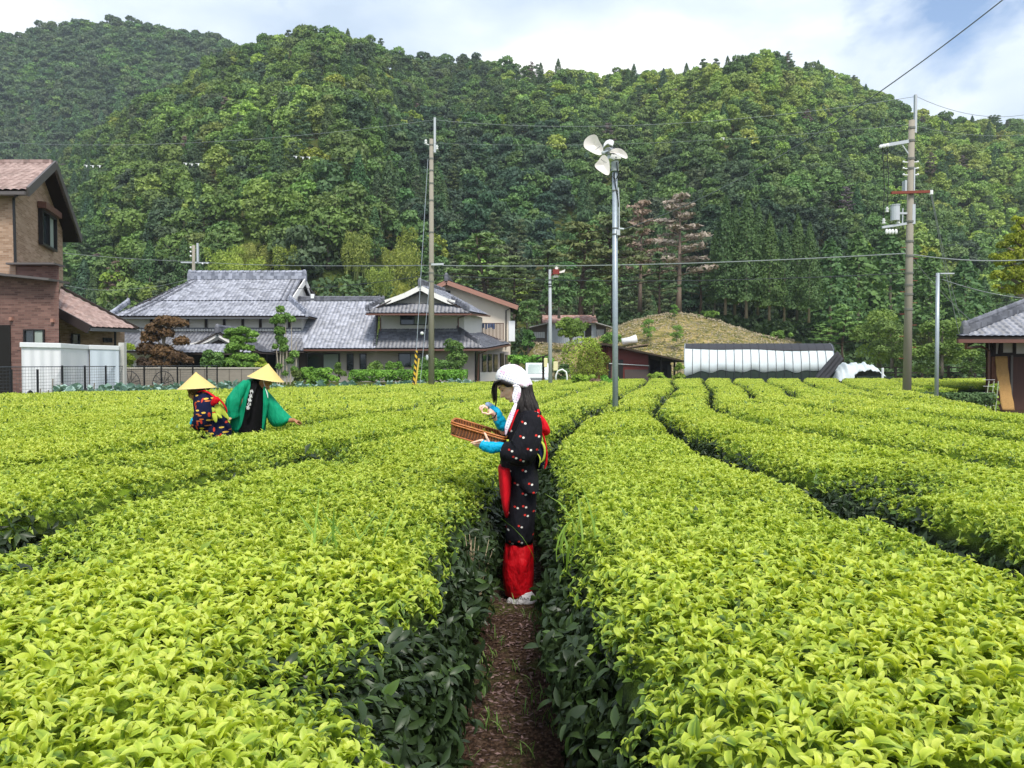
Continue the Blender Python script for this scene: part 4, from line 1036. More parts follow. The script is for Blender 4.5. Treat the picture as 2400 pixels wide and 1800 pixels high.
# ---- cream house behind ----------------------------------------------------
H = empty('cream_house', P(1110, 850, 66), 'cream gabled house with pinkish roof edge behind the upper-storey house', 'house'); H.location.z = .45
Yc = 64
poly = [P(*q, Yc) for q in ((1012, 688), (1046, 664), (1196, 716), (1196, 815), (1012, 815))]
for q in poly[3:]: q.z = .4
m = MB(); m.prism(poly, (0, 8, 0)); m.build('wall', CREAM, H)
aF, bF, cF = P(1012, 676, Yc - .8), P(1046, 656, Yc - .8), P(1214, 715, Yc - .8)
bk8 = Vector((0, 10, 0))
tile_roof('roof', bF, bF + bk8, cF + bk8, cF, K_GREY, H); tile_roof('roof', bF + bk8, bF, aF + Vector((-1.6, 0, -.7)), aF + Vector((-1.6, 0, -.7)) + bk8, K_GREY, H)
ridge('ridge', bF, bF + bk8, H, .34, .45, K_GREY, .3)
m = MB(); m.bar(bF - Vector((0, .03, .2)), cF - Vector((0, .03, .22)), .1, .36); m.bar(bF - Vector((0, .03, .2)), aF + Vector((-1.6, -.03, -.9)), .1, .36); m.build('fascia', FASCIA, H)
a = P(1048, 686, Yc - .02); MB().box(a, (.55, .08, .35)).build('vent', DKFRAME, H)
MB().bar(cF - Vector((0, 0, .3)), cF + bk8 - Vector((0, 0, .3)), .14, .12).build('gutter', mat('dark_gutter', '#3c3a38', .4), H)
MB().tube([P(1205, 718, Yc - .5), P(1186, 728, Yc - .1), P(1186, 815, Yc - .1)], .05, 6).build('downpipe', DKFRAME, H)
m = MB(); x0, x1 = P(1120, 0, 61).x, P(1181, 0, 61).x; z0, z1 = P(0, 796, 61).z, P(0, 757, 61).z
m.box2((x0, 61, z0 - .15), (x1, 63.9, z0))
m.build('balcony_floor', PLASTERG, H)
m = MB(); m.box2((x0, 60.97, z1 - .06), (x1, 61.05, z1))
for i in range(17):
    x = x1 - .04 - i * .11; m.box2((x - .03, 60.98, z0), (x + .03, 61.02, z1 - .06))
m.build('balcony_railing', mat('brown_railing', '#4c3026', .6), H)
m = MB(); rr = random.Random(4)
for i in range(6):
    x = x0 + .15 + i * .2; m.box2((x, 60.8, z1 - rr.uniform(.35, .7)), (x + .16, 60.84, z1 - .05))
m.build('laundry', mat('laundry', '#42506e', .9, .8, 4), H)
a, b = P(1150, 722, Yc - .05), P(1186, 790, Yc - .05); MB().box2((P(1192, 0, Yc).x, Yc - .1, P(0, 800, Yc).z), (P(1207, 0, Yc).x, Yc + .8, P(0, 752, Yc).z)).build('porch_column', WHITE, H)

# ---- rusty roofed shed on the bank ----------------------------------------
b0 = P(1335, 797, 79); S_ = empty('barn', (b0.x, 80, gz(b0.x, 79)), 'small grey corrugated barn with rusty red roof on the bank', 'barn')
G1 = corr('grey_corrugated', '#aab2ba', 5, .5); RUST = corr('rusty_corrugated', '#c9aca4', 1.6, .6, .75)
z0 = gz(b0.x, 79) - .5
def PX(p, Y=79): return P(p, 0, Y).x
def PZ(p, Y=79): return P(0, p, Y).z
m = MB(); m.box2((PX(1283), 79, z0), (PX(1399), 84, PZ(757))); m.build('wall', G1, S_)
m = MB(); m.prism([(PX(1242), 79.2, z0), (PX(1283), 79.2, z0), (PX(1283), 79.2, PZ(759)), (PX(1242), 79.2, PZ(767))], (0, 4.5, 0)); m.prism([(PX(1399), 79.2, z0), (PX(1424), 79.2, z0), (PX(1424), 79.2, PZ(767)), (PX(1399), 79.2, PZ(759))], (0, 4.5, 0)); m.build('side_wall', mat('old_boards', '#5d5550', .9, .4, 5), S_)
m = MB(); m.prism([(PX(1271), 78.4, PZ(757)), (PX(1401), 78.4, PZ(757)), (PX(1403), 81.5, PZ(736)), (PX(1274), 81.5, PZ(736))], (0, 0, .06)); m.prism([(PX(1403), 81.5, PZ(736)), (PX(1274), 81.5, PZ(736)), (PX(1271), 84.5, PZ(757)), (PX(1401), 84.5, PZ(757))], (0, 0, .06)); m.build('roof', RUST, S_)
m = MB(); m.bar(P(1240, 768, 79), P(1288, 757, 79), 2, .08); m.bar(P(1394, 757, 79), P(1432, 768, 79), 2, .08); m.build('side_roof', mat('weathered_sheet', '#9a9a98', .6), S_)
m = MB(); m.box2((PX(1245), 79.1, PZ(792)), (PX(1278), 79.18, PZ(778))); m.box2((PX(1400), 79.1, PZ(795)), (PX(1418), 79.18, PZ(772))); m.build('sheet_panel', corr('pale_corrugated', '#b4b6b8', 5), S_)
m = MB(); m.box2((PX(1373), 78.9, PZ(789)), (PX(1388), 78.98, PZ(762))); m.build('doorway', DARKGAP, S_)

# ---- dark red barn ---------------------------------------------------------
Yb = 56; S_ = empty('red_barn', (P(1500, 0, Yb).x, Yb, 0), 'dark red barn with long mossy sloping roof beside the greenhouse', 'barn')
RED = mat('dark_red_sheet', '#6e2a24', .6, .2, 2, stretch=(8, 8, 1)); BX = lambda p: P(p, 0, Yb).x; BZ = lambda p: P(0, p, Yb).z
m = MB(); m.prism([(BX(1426), Yb, 0), (BX(1523), Yb, 0), (BX(1523), Yb, BZ(829)), (BX(1426), Yb, BZ(812))], (0, 6, 0)); m.prism([(BX(1396), Yb + .8, 0), (BX(1426), Yb + .8, 0), (BX(1426), Yb + .8, BZ(812)), (BX(1396), Yb + .8, BZ(808))], (0, 5, 0)); m.build('wall', RED, S_)
m = MB(); m.box2((BX(1467), Yb - .02, 0), (BX(1523), Yb - .06, BZ(866))); m.build('lower_wall', mat('grey_brown_sheet', '#4f4442', .7), S_)
m = MB(); m.prism([(BX(1392), Yb - .9, BZ(805)), (BX(1420), Yb - .9, BZ(805)), (BX(1608), Yb - .9, BZ(846)), (BX(1606), Yb - .9, BZ(849)), (BX(1420), Yb - .9, BZ(810)), (BX(1392), Yb - .9, BZ(809))], (0, 8, 0)); m.build('roof', mat('mossy_brown_roof', '#3d3328', .9, .4, 1.5), S_)
m = MB(); m.box2((BX(1523), Yb + 5.5, 0), (BX(1588), Yb + 5.7, BZ(838))); m.box2((BX(1560), Yb + 1.5, 0), (BX(1586), Yb + 1.6, BZ(845))); m.build('back_wall', mat('dark_boards', '#3a332e', .9, .4, 6, stretch=(7, 1, 1)), S_)
m = MB()
for p in (1526, 1555, 1586): m.box2((BX(p) - .06, Yb + .1, 0), (BX(p) + .06, Yb + .22, BZ(840)))
m.build('post', DARKWOOD, S_)
m = MB(); m.box2((BX(1428), Yb - .03, BZ(888)), (BX(1434), Yb - .08, BZ(843))); m.box2((BX(1452), Yb - .03, BZ(888)), (BX(1463), Yb - .08, BZ(843))); m.build('door_frame', DKFRAME, S_)
m = MB(); m.box2((BX(1436), Yb - .03, .4), (BX(1451), Yb - .06, BZ(848))); m.build('door', mat('grey_door', '#77716a', .7), S_)
m = MB(); m.tube([(BX(1430), Yb - .12, BZ(852)), (BX(1524), Yb - .12, BZ(857))], .03, 6); m.build('rail_pipe', WHITE, S_)
m = MB(); rr = random.Random(2)
for i in range(14): x = rr.uniform(BX(1530), BX(1580)); m.box((x, Yb + rr.uniform(.8, 2.5), .4 + rr.uniform(0, .8)), (.3 + rr.random() * .5, .5, .6 + rr.random() * .6), rz=rr.random())
m.build('stored_things', mat('stored_dark_things', '#2e2b2c', .8, .8, 1.2), S_)
# white bundle on planks up on the slope
m = MB(); pts = [P(1458, 787, 72), P(1475, 779, 72), P(1492, 774, 72)]
for q in pts: q.z = gz(q.x, q.y) + .55
m.tube(pts, [.34, .3, .42], 8); o = m.build('sheet_bundle', WHITE, smooth=True); tag(o, 'white rolled plastic sheet lying on planks on the grassy slope', 'plastic sheet')
m = MB(); a, b = P(1435, 797, 71.5), P(1520, 776, 71.5)
for q in (a, b): q.z = gz(q.x, q.y) + .2
m.bar(a, b, .5, .1); tag(m.build('plank', mat('old_plank', '#7d6a58', .9)), 'long plank carrying the white plastic sheet on the slope', 'plank')

# ---- greenhouse ------------------------------------------------------------
Yg = 50; gx0, gx1 = P(1608, 0, Yg).x, P(1966, 0, Yg).x; gzt = P(0, 806, Yg + 1.2).z
FILM = mat('white_film', '#c6d0d4', .6, .14, 5, bump=.2, bscale=3, stretch=(3, 1, 1), trans=.08); SHADE = mat('black_shade_net', '#34353a', .8, .15, 40); GNET = mat('dark_green_net', '#22302a', .85, .35, 7, stretch=(4, 1, 1)); PIPE = mat('galvanised_pipe', '#9aa0a4', .4, .1, metal=.6)
G_ = empty('greenhouse', ((gx0 + gx1) / 2, Yg, 0), 'long greenhouse tunnel in white film with black net along its top', 'greenhouse')
def arch(t, off=0., w=2.4, h=None):   # t 0 front foot .. 1 back foot
    h = h or gzt; a = PI * (1 - t); c = math.cos(a); s = math.sin(a)
    return Vector((0, Yg + w - (w + off) * (-c) * -1 if False else Yg + w + (w + off) * c * 1.0, (h + off) * abs(s) ** .55))
def sheet(name, x0, x1, t0, t1, mt, parent, off=0., hem=None, nx=120, nt=16, sag=.0):
    V = []
    for i in range(nx + 1):
        x = x0 + (x1 - x0) * i / nx
        for j in range(nt + 1):
            lo = t0 + (hem(x) if hem else 0); t = lo + (t1 - lo) * j / nt
            p = arch(t, off + sag * abs(math.sin((x - x0) * PI / .56)) * -1)
            V.append((x + .24 * (p.y - Yg), p.y, p.z))
    n = nt + 1; i = np.arange(nx)[:, None] * n + np.arange(nt)[None]
    F = np.stack([i, i + n, i + n + 1, i + 1], -1).reshape(-1, 4); me = np_mesh(name, V, F, smooth=True)
    o = link_mesh(name, me, mt, parent); s_ = o.modifiers.new('thick', 'SOLIDIFY'); s_.thickness = .01; return o
# t is measured from the foot nearest the camera
arch_dir = arch(0.0)
sheet('film', gx0, gx1, .062, .93, FILM, G_, .04, hem=lambda x: .006 * math.sin(x * 3.3) + .004 * math.sin(x * 5.7) - .028 * math.exp(-((x - gx0) / .8) ** 2), sag=.004, nx=200)
sheet('side_net', gx0, gx1, 0.0, .15, GNET, G_, -.0)
sheet('back_net', gx0, gx1, .9, 1.0, GNET, G_, -.0)
sheet('shade_net', gx0 + .05, gx1 + .1, .29, .45, SHADE, G_, .075, hem=lambda x: -.004 * (x - gx0) + .008 * math.sin(x * 1.3))
for i in range(19):
    x = gx0 + (gx1 - gx0) * i / 18; pts = [arch(t, .085) for t in np.linspace(0.02, .98, 17)]
    for p in pts: p.x = x + .24 * (p.y - Yg)
    MB().tube(pts, .014, 4).build('hoop', PIPE if i in (0, 18) else SHADE, G_)
def endcap(x, name, s):
    m = MB(); pts = [arch(t, .0) for t in np.linspace(0, 1, 17)]
    for p in pts: p.x = x + .24 * (p.y - Yg)
    m.prism(pts, (s * .03, 0, 0)); return m.build(name, FILM, G_)
endcap(gx0 + .02, 'end_film', 1); endcap(gx1 - .02, 'end_film', -1)
m = MB(); V = []
c = [P(1962, 822, Yg - .2), P(1976, 840, Yg - .3), P(1940, 892, Yg - .7), P(1905, 892, Yg - .6)]
n = 8
for i in range(n + 1):
    for j in range(n + 1):
        p = c[0].lerp(c[1], j / n).lerp(c[3].lerp(c[2], j / n), i / n); p.y += .12 * math.sin(j * 2.2 + i * .3); V.append(p)
m.add(V, [(i * (n + 1) + j, i * (n + 1) + j + 1, (i + 1) * (n + 1) + j + 1, (i + 1) * (n + 1) + j) for i in range(n) for j in range(n)])
o = m.build('draped_net', SHADE, G_, smooth=True); o.modifiers.new('t', 'SOLIDIFY').thickness = .03
Yt = 49; TN = empty('low_tunnel', (P(2045, 0, Yt).x, Yt, 0), 'low hoop tunnel under crumpled white sheet right of the greenhouse', 'tunnel')
x0, x1 = P(1974, 0, Yt).x, P(2116, 0, Yt).x; V = []; nx, nt = 60, 14
for i in range(nx + 1):
    f = i / nx; x = x0 + (x1 - x0) * f; h = (P(0, 853, Yt).z) * (1 - max(0, (f - .55) / .45) ** 2. * .85) * (.35 + .65 * min(1, f / .2) ** .6) * (1 + .03 * math.sin(f * 37))
    for j in range(nt + 1):
        lo = .12 + .10 * max(0, math.sin((f - .28) * PI / .72)) ** .5 if f > .28 else .0
        t = lo + (1 - lo) * j / nt; a = PI * (1 - t); V.append((x, Yt + 1.2 + 1.2 * math.cos(a), (h + .06 * math.sin(x * 11 + j * .9) * math.sin(j) + .04 * math.sin(x * 23 - j)) * abs(math.sin(a)) ** .6 + .02))
n = nt + 1; i = np.arange(nx)[:, None] * n + np.arange(nt)[None]; F = np.stack([i, i + n, i + n + 1, i + 1], -1).reshape(-1, 4)
o = link_mesh('sheet', np_mesh('sheet', V, F, smooth=True), FILM, TN); o.modifiers.new('t', 'SOLIDIFY').thickness = .015
m = MB(); m.box2((x0 + 1.2, Yt + .1, 0), (x1 - .2, Yt + .3, .95)); m.build('side_net', GNET, TN)
MB().tube([(P(2078, 0, Yt).x, Yt - .02, 0), (P(2078, 0, Yt).x, Yt - .02, P(0, 862, Yt).z)], .08, 6).build('post', WHITE, TN)

# ---- brick house at the left ----------------------------------------------
H = empty('brick_house', (-19.5, 31, .5), 'two storey brick house with pinkish tiled gable roof at left edge', 'house')
F0, B0 = P(27, 0, 29.28), P(139, 0, 35.99); zt = P(0, 452, 29.28).z; zb = .4; Lx = 8.5
zap = P(0, 398, 32.57).z; mid = F0.lerp(B0, .5)
m = MB(); m.prism([Vector((F0.x, F0.y, zb)), Vector((B0.x, B0.y, zb)), Vector((B0.x, B0.y, zt)), Vector((mid.x, mid.y, zap)), Vector((F0.x, F0.y, zt))], (-Lx, 0, 0)); m.build('wall', BRICK_L, H)
gd = (B0 - F0); gd.z = 0; gd.normalize(); ov = .5; xo = .6
rt = Vector((mid.x + xo, mid.y, zap + .28)); ev = Vector((F0.x, F0.y, zt)) - gd * ov; ev.x += xo; ev.z -= .02; eb = Vector((B0.x, B0.y, zt)) + gd * .9; eb.x += xo; eb.z -= .5
lf = Vector((-Lx - 1, 0, 0))
tile_roof('roof', rt + lf, rt, ev, ev + lf, K_PINK, H, .3, .3, .03, .04, .2); tile_roof('roof', rt, rt + lf, eb + lf, eb, K_PINK, H, .3, .3, .03, .04, .2)
GB_ = mat('grey_brown_board', '#5b5655', .55, .08)
m = MB(); m.bar(rt + Vector((.06, 0, -.05)), ev + Vector((.06, 0, -.05)), .08, .34); m.bar(rt + Vector((.06, 0, -.05)), eb + Vector((.06, 0, -.05)), .08, .34); m.build('bargeboard', GB_, H)
m = MB(); m.bar(rt + lf + Vector((0, 0, .08)), rt + Vector((-.1, 0, .08)), .16, .14); m.build('ridge', K_PINK, H)
m = MB(); m.bar(ev + Vector((.02, -.08, -.12)), ev + lf + Vector((0, -.08, -.12)), .12, .12); m.build('gutter', GB_, H)
MB().tube([ev + Vector((-.3, -.05, -.18)), P(32, 465, 29.16), P(36, 620, 29.16)], .05, 6).build('downpipe', DKFRAME, H)
# gable window (on the slanted gable wall)
fac = math.atan2(gd.y, gd.x)
t0 = .43; wc = F0.lerp(B0, (P(98, 0, 32.94).x - F0.x) / (B0.x - F0.x)) if False else F0.lerp(B0, .60); wc.z = P(0, 541, wc.y).z
nrm_out = Vector((gd.y, -gd.x, 0)); wv = 2.3
window(H, wc + nrm_out * .02, wv, 1.5, d=.16, panes=2, curtain=True, facing=fac, hood=True, thick=.09)
# dark brick lower part
Yd = 28.1; dz1 = P(0, 650, Yd).z
m = MB(); m.prism([P(-200, 934, Yd), P(138, 934, Yd), P(138, 660, Yd), P(-200, 625, Yd)], (-.9, 1.2, 0)); m.prism([P(29, 700, 29.3), P(138, 700, 29.6), P(138, 622, 29.6), P(29, 622, 29.3)], (-.7, 1., 0)) if True else m.box2((0, 0, 0), (1, 1, P(0, 622, 29.77).z)); m.build('lower_wall', BRICK_D, H)
m = MB(); m.bar(P(-200, 624, Yd + .1), P(139, 659, Yd + .1), 1.3, .08); m.bar(P(28, 621, 29.4), P(140, 621, 29.6), .9, .07); m.build('coping', GB_, H)
a, b = P(57, 772, Yd - .01), P(106, 808, Yd - .01); window(H, ((a.x + b.x) / 2, Yd - .01, (a.z + b.z) / 2), b.x - a.x, a.z - b.z, panes=2, curtain=True, thick=.05)
for q in ((26, 747), (123, 751)): MB().box(P(*q, Yd - .05), (.1, .12, .13)).build('vent_cap', FASCIA, H)
m = MB(); m.box2((P(-60, 0, Yd).x, Yd - .02, .4), (P(14, 0, Yd).x, Yd - .05, P(0, 762, Yd).z)); m.build('porch_recess', DARKGAP, H)
# single storey wing
A_, B_, C_, D_ = P(141, 676, 33.43), P(322, 770, 33.67), P(212, 766, 29.52), P(133, 722, 29.77)
tile_roof('wing_roof', A_, B_, C_, D_, K_PINK, H, .3, .26, .025, .035, .12) if False else None
def bil_roof(name, a, b, c, d, mt, parent, nu=9, nv=12):   # a-b upper edge, d-c lower edge, courses parallel to d-c
    V = []; cols = 60
    nrm = (b - a).cross(d - a).normalized(); nrm = nrm if nrm.z > 0 else -nrm
    for i in range(nv):
        for q in (0, .95):
            f = (i + q) / nv; l = d.lerp(a, f); r = c.lerp(b, f)
            for j in range(cols + 1): p = l.lerp(r, j / cols); V.append(p + nrm * (.02 * math.sin(2 * PI * j * nu / cols) + .04 * (1 - q)))
    n = cols + 1; i = np.arange(2 * nv - 1)[:, None] * n + np.arange(cols)[None]; F = np.stack([i, i + 1, i + n + 1, i + n], -1).reshape(-1, 4)
    o = link_mesh(name, np_mesh(name, V, F), mt, parent)
    m = MB(); m.prism([p - nrm * .03 for p in (a, b, c, d)], -nrm * .1); m.build('eaves', DARKWOOD, parent); return o
bil_roof('wing_roof', A_, D_, C_, B_, K_PINK, H, 8, 13) if False else bil_roof('wing_roof', A_, B_, C_, D_, K_PINK, H, 9, 9)
m = MB(); m.bar(D_ - Vector((.05, .08, .1)), C_ - Vector((0, .08, .1)), .08, .34); m.build('wing_bargeboard', mat('dark_board', '#37302f', .6), H)
m = MB(); m.bar(C_ - Vector((0, .05, .1)), B_ + Vector((.05, -.05, -.12)), .12, .12); m.build('wing_gutter', mat('grey_gutter', '#55585c', .4), H)
m = MB(); m.bar(A_ + Vector((0, .1, .06)), B_ + Vector((0, .1, .02)), .12, .1); m.build('hip_cap', DARKWOOD, H)
m = MB(); m.prism([P(137, 930, 31.23), P(292, 925, 34.16), P(292, 772, 34.16), P(137, 742, 31.23)], (-1.5, 1.6, 0)); m.build('wing_wall', BRICK_L, H)
MB().tube([P(133, 745, 29.65), P(137, 800, 30.01), P(137, 900, 30.01)], .07, 7).build('downpipe', DKFRAME, H)
MB().tube([P(292, 770, 33.92), P(270, 778, 33.43), P(270, 900, 33.43)], .05, 7).build('downpipe', DKFRAME, H)
fw = math.atan2(P(292, 0, 34.16).y - P(137, 0, 31.23).y, P(292, 0, 34.16).x - P(137, 0, 31.23).x)
c_ = P(176, 795, 31.84); window(H, c_, .36, .45, facing=fw, panes=1, thick=.04)
c_ = P(251, 797, 33.18); window(H, c_, .42, .2, facing=fw, panes=4, thick=.03)

# ---- white steel sheds -----------------------------------------------------
def shed(name, pts, ztop, zbot, label, mtl):
    """pts: outline seen from above, nearest faces first"""
    c = sum((Vector(p) for p in pts), Vector()) / len(pts)
    S = empty(name, (c.x, c.y, zbot), label, 'shed')
    m = MB(); m.prism([Vector((p.x, p.y, zbot + .06)) for p in pts], (0, 0, ztop - zbot - .16)); m.build('wall', mtl, S)
    m = MB(); m.prism([c + (Vector((p.x, p.y, 0)) - Vector((c.x, c.y, 0))) * 1.05 + Vector((0, 0, ztop - .12 - c.z)) for p in pts], (0, 0, .16)); m.build('roof', WHITE, S, bevel=.015)
    m = MB(); m.prism([Vector((p.x, p.y, zbot - .15)) for p in pts], (0, 0, .2)); m.build('base', mat('shed_base', '#8d8f91', .7), S)
    return S
SHEDM = corr('white_ribbed_steel', '#eeeff2', 6, .35); SHEDB = corr('pale_blue_ribbed_steel', '#dbe6f0', 6, .35)
pL, pM, pR = P(38, 0, 24.6), P(131, 0, 25.6), P(198, 0, 28)
s1 = shed('storage_shed', [pL, pM, pR, pR + Vector((-1.2, .3, 0)), pL + Vector((-.4, 1.4, 0))], 2.32, .5, 'larger white steel shed with ribbed walls below the brick house', SHEDM)
MB().box(P(44, 822, 24.62), (.1, .02, .02)).build('maker_plate', DKFRAME, s1)
p1, p2 = P(200, 0, 27.9), P(268, 0, 29.2)
shed('storage_shed', [p1, p2, p2 + Vector((-.6, 1.4, 0)), p1 + Vector((-.6, 1.4, 0))], P(0, 812, 28.5).z, .5, 'smaller pale blue white steel shed beside the concrete panel', SHEDB)
m = MB(); m.box2((P(268, 0, 29.6).x, 29.6, .4), (P(281, 0, 29.6).x, 29.8, P(0, 803, 29.6).z)); tag(m.build('concrete_panel', mat('grey_concrete_panel', '#b3b3ad', .85)), 'tall narrow concrete panel right of the smaller steel shed', 'panel')
# ---- mesh fence ------------------------------------------------------------
fpx = [-34, 26, 88, 146, 199, 248, 294, 338, 378, 416, 452, 485, 509]
pts = [Vector((-15.0, 15 * 1800 / (1200 - p), 0)) for p in fpx]
FE = empty('mesh_fence', (-15, 30, .5), 'thin wire mesh fence with slim black posts along the cabbage strip', 'fence'); BLK = mat('black_post', '#15171c', .5)
for q in pts: MB().box2((q.x - .025, q.y - .025, .1), (q.x + .025, q.y + .025, 1.62 if q.y > 24.4 else 1.5)).build('post', BLK, FE)
m = MB()
for k in range(11):
    z = .62 + k * .1; m.tube([(-15.0, pts[0].y, z - .05), (-15.0, pts[-1].y, z)], .004 if k < 10 else .014, 4)
y = pts[0].y
while y < pts[-1].y: m.tube([(-15.0, y, .55), (-15.0, y, 1.6)], .003, 3); y += .15
m.build('wire_mesh', mat('dark_wire', '#3b4046', .5), FE)
# ---- concrete garden wall ---------------------------------------------------
CW = mat('weathered_concrete', '#8c857c', .9, .3, 1.6, bump=.4, bscale=5, stretch=(1, 1, 3))
W_ = empty('garden_wall', P(440, 905, 44), 'weathered concrete block garden wall in front of the farmhouse', 'wall'); W_.location.z = .4
za, zb_ = .35, P(0, 864, 44).z
m = MB(); m.box2((P(281, 0, 44).x, 44, za), (P(604, 0, 44).x, 44.2, zb_)); m.build('wall', CW, W_)
MB().box2((P(280, 0, 44).x, 43.96, zb_), (P(605, 0, 44).x, 44.24, zb_ + .07)).build('coping', mat('pale_coping', '#c3bdb3', .85), W_)
for i in range(11): x = P(281, 0, 44).x + .7 * i + .4; MB().box2((x, 43.985, za), (x + .03, 44, zb_)).build('joint', mat('dark_joint', '#5c574f', .9), W_)
# curled iron ornaments leaning on the wall
for k, (px_, lb) in enumerate(((303, 'scrolled black iron fan ornament leaning on the wall beside the shed'), (383, 'scrolled black iron fan ornament leaning on the wall behind the straw hat'))):
    c = P(px_, 902, 43.7); m = MB()
    m.tube([c + Vector((math.cos(a) * .62, 0, math.sin(a) * .78)) for a in np.linspace(0, PI, 15)], .022, 5)
    for a in np.linspace(.35, PI - .35, 6): m.tube([c + Vector((0, 0, .05)), c + Vector((math.cos(a) * .6, 0, math.sin(a) * .75))], .016, 4)
    tag(m.build('iron_ornament', BLK), lb, 'ornament', 'iron ornaments by the wall')
# black plastic sheets heaped along the fence
def heap(px0, px1, Y, h, label, seed):
    rr = random.Random(seed); a, b = P(px0, 0, Y).x, P(px1, 0, Y).x; V = []; nx, ny = 16, 6
    for i in range(nx + 1):
        for j in range(ny + 1):
            f, g_ = i / nx, j / ny; z = .42 + h * math.sin(PI * g_) ** .6 * (math.sin(PI * f) ** .5) * (.55 + .45 * math.sin(f * 9 + seed * 2 + rr.random()))
            V.append((a + (b - a) * f, Y + .6 * (g_ - .5), max(.42, z)))
    m = MB(); m.add(V, [(i * (ny + 1) + j, (i + 1) * (ny + 1) + j, (i + 1) * (ny + 1) + j + 1, i * (ny + 1) + j + 1) for i in range(nx) for j in range(ny)])
    tag(m.build('plastic_sheet', mat('black_plastic', '#1c1d20', .5, .2, 30)), label, 'plastic sheet', 'black plastic sheets')
heap(0, 34, 22.6, .45, 'black plastic sheet peaked into a tent at far left', 1); heap(48, 72, 22.9, .5, 'small black plastic sheet standing before the larger shed', 2)
heap(152, 205, 26.2, .62, 'long crumpled black plastic sheet between the two sheds', 3); heap(205, 246, 27.6, .4, 'black plastic sheet in two humps before the smaller shed', 5); heap(284, 325, 29.5, .35, 'low black plastic sheet right of the concrete panel', 6)
for p, h, y in ((80, .45, 24), (99, .4, 24), (110, .75, 24.4), (131, .6, 24.8), (208, .55, 27), (238, .45, 28), (266, .5, 29)):
    q = P(p, 0, y); m = MB().tube([(q.x, y, .4), (q.x + .02, y, .45 + h)], .02, 5); tag(m.build('garden_stake', BARK), 'short wooden stake standing in front of the white sheds', 'stake', 'stakes by the sheds')
m = MB(); m.box((P(4, 0, 22.3).x, 22.3, .5), (1., .5, .16)); tag(m.build('red_tray', mat('faded_red_plastic', '#a03a48', .6), bevel=.03), 'faded red plastic tray beside the black sheet at far left', 'tray')

# ---- right hand house -------------------------------------------------------
H = empty('timber_house', (17.5, 27.5, 0), 'timber house with blue grey tiles and white panels at right edge', 'house')
Ye = 26
BLp, BRp, TRp, TLp = P(2244, 790, Ye), P(2760, 790, Ye), P(2760, 678, 29.5), P(2520, 678, 29.5)
tile_roof('roof', TLp, TRp, BRp, BLp, K_BLUE, H, .24, .24, .018, .045, .14)
ridge('hip_ridge', BLp.lerp(TLp, .06) + Vector((0, 0, .04)), TLp, H, .24, .34, K_GREY, .3)
bb = Vector((BLp.x + 6.2, 36, BLp.z)); tile_roof('side_roof', Vector((TLp.x, 29.5, TLp.z)), Vector((TLp.x + .1, 29.7, TLp.z)), bb, BLp, K_BLUE, H)
MB().bar(BLp + Vector((-.05, -.1, -.14)), BRp + Vector((0, -.1, -.14)), .13, .12).build('gutter', GUTTER, H)
MB().tube([BLp + Vector((.25, -.1, -.2)), BLp + Vector((.28, 0, -.38)), P(2300, 812, 27), P(2318, 822, 27.3), P(2318, 950, 27.3)], .045, 7).build('downpipe', GUTTER, H)
Yw = 27.4; wx = P(2322, 0, Yw).x; z1 = P(0, 833, Yw).z; zt_ = P(0, 788, Yw).z
m = MB(); m.prism([(wx, Yw, z1), (wx + 9, Yw, z1), (wx + 9, Yw, zt_), (wx, Yw, zt_)], (4.6, 7, 0)); m.build('upper_wall', PLASTER, H)
m = MB(); m.prism([(wx, Yw - .02, 0), (wx + 9, Yw - .02, 0), (wx + 9, Yw - .02, z1), (wx, Yw - .02, z1)], (4.6, 7, 0)); BW = mat('brown_board_wall', '#4f352c', .7, .35, 4, stretch=(9, 9, .4)); m.build('lower_wall', BW, H)
m = MB(); m.box2((wx - .02, Yw - .06, z1 - .05), (wx + 9, Yw, z1 + .06))
for p in (2324, 2341, 2358, 2389, 2440): x = P(p, 0, Yw).x; m.box2((x - .05, Yw - .05, z1 + .06), (x + .05, Yw, zt_))
m.bar((P(2330, 0, Yw).x, Yw - .03, zt_), (P(2336, 0, Yw).x, Yw - .03, z1), .06, .06); m.bar((P(2357, 0, Yw).x, Yw - .03, zt_), (P(2352, 0, Yw).x, Yw - .03, z1), .06, .06)
m.box2((P(2358, 0, Yw).x, Yw - .06, P(0, 829, Yw).z), (P(2392, 0, Yw).x, Yw, z1 + .1))
m.build('timber_frame', DARKWOOD, H)
m = MB(); m.box2((P(2335, 0, Yw).x, Yw - .07, .1), (P(2352, 0, Yw).x, Yw - .03, z1 - .05)); m.build('ribbed_panel', corr('pink_ribbed_sheet', '#ad7c68', 14, .6, axis='Z'), H)
m = MB(); m.box2((P(2379, 0, Yw).x, Yw - .08, 0), (P(2384, 0, Yw).x, Yw - .03, z1)); m.build('door_post', mat('grey_post', '#6b6660', .7), H)
V = []; nx, nz = 8, 24
for i in range(nz + 1):
    f = i / nz; l, r_ = P(2348 - 6 * f, 0, Yw - .25).x, P(2376 - 4 * f, 0, Yw - .25).x; z = P(0, 835, Yw - .25).z * (1 - f) + .06 * f
    for j in range(nx + 1): V.append((l + (r_ - l) * j / nx, Yw - .18 - .55 * f ** 1.3 + .02 * math.sin(j * 2 + i), z))
m = MB(); m.add(V, [(i * (nx + 1) + j, i * (nx + 1) + j + 1, (i + 1) * (nx + 1) + j + 1, (i + 1) * (nx + 1) + j) for i in range(nz) for j in range(nx)])
o = m.build('reed_screen', mat('woven_reed', '#a98450', .85, .3, 12, bump=.5, bscale=60, stretch=(1, 1, 3)), smooth=True); o.modifiers.new('t', 'SOLIDIFY').thickness = .02
tag(o, 'tan reed blind leaning against the brown wall at right edge', 'reed blind')
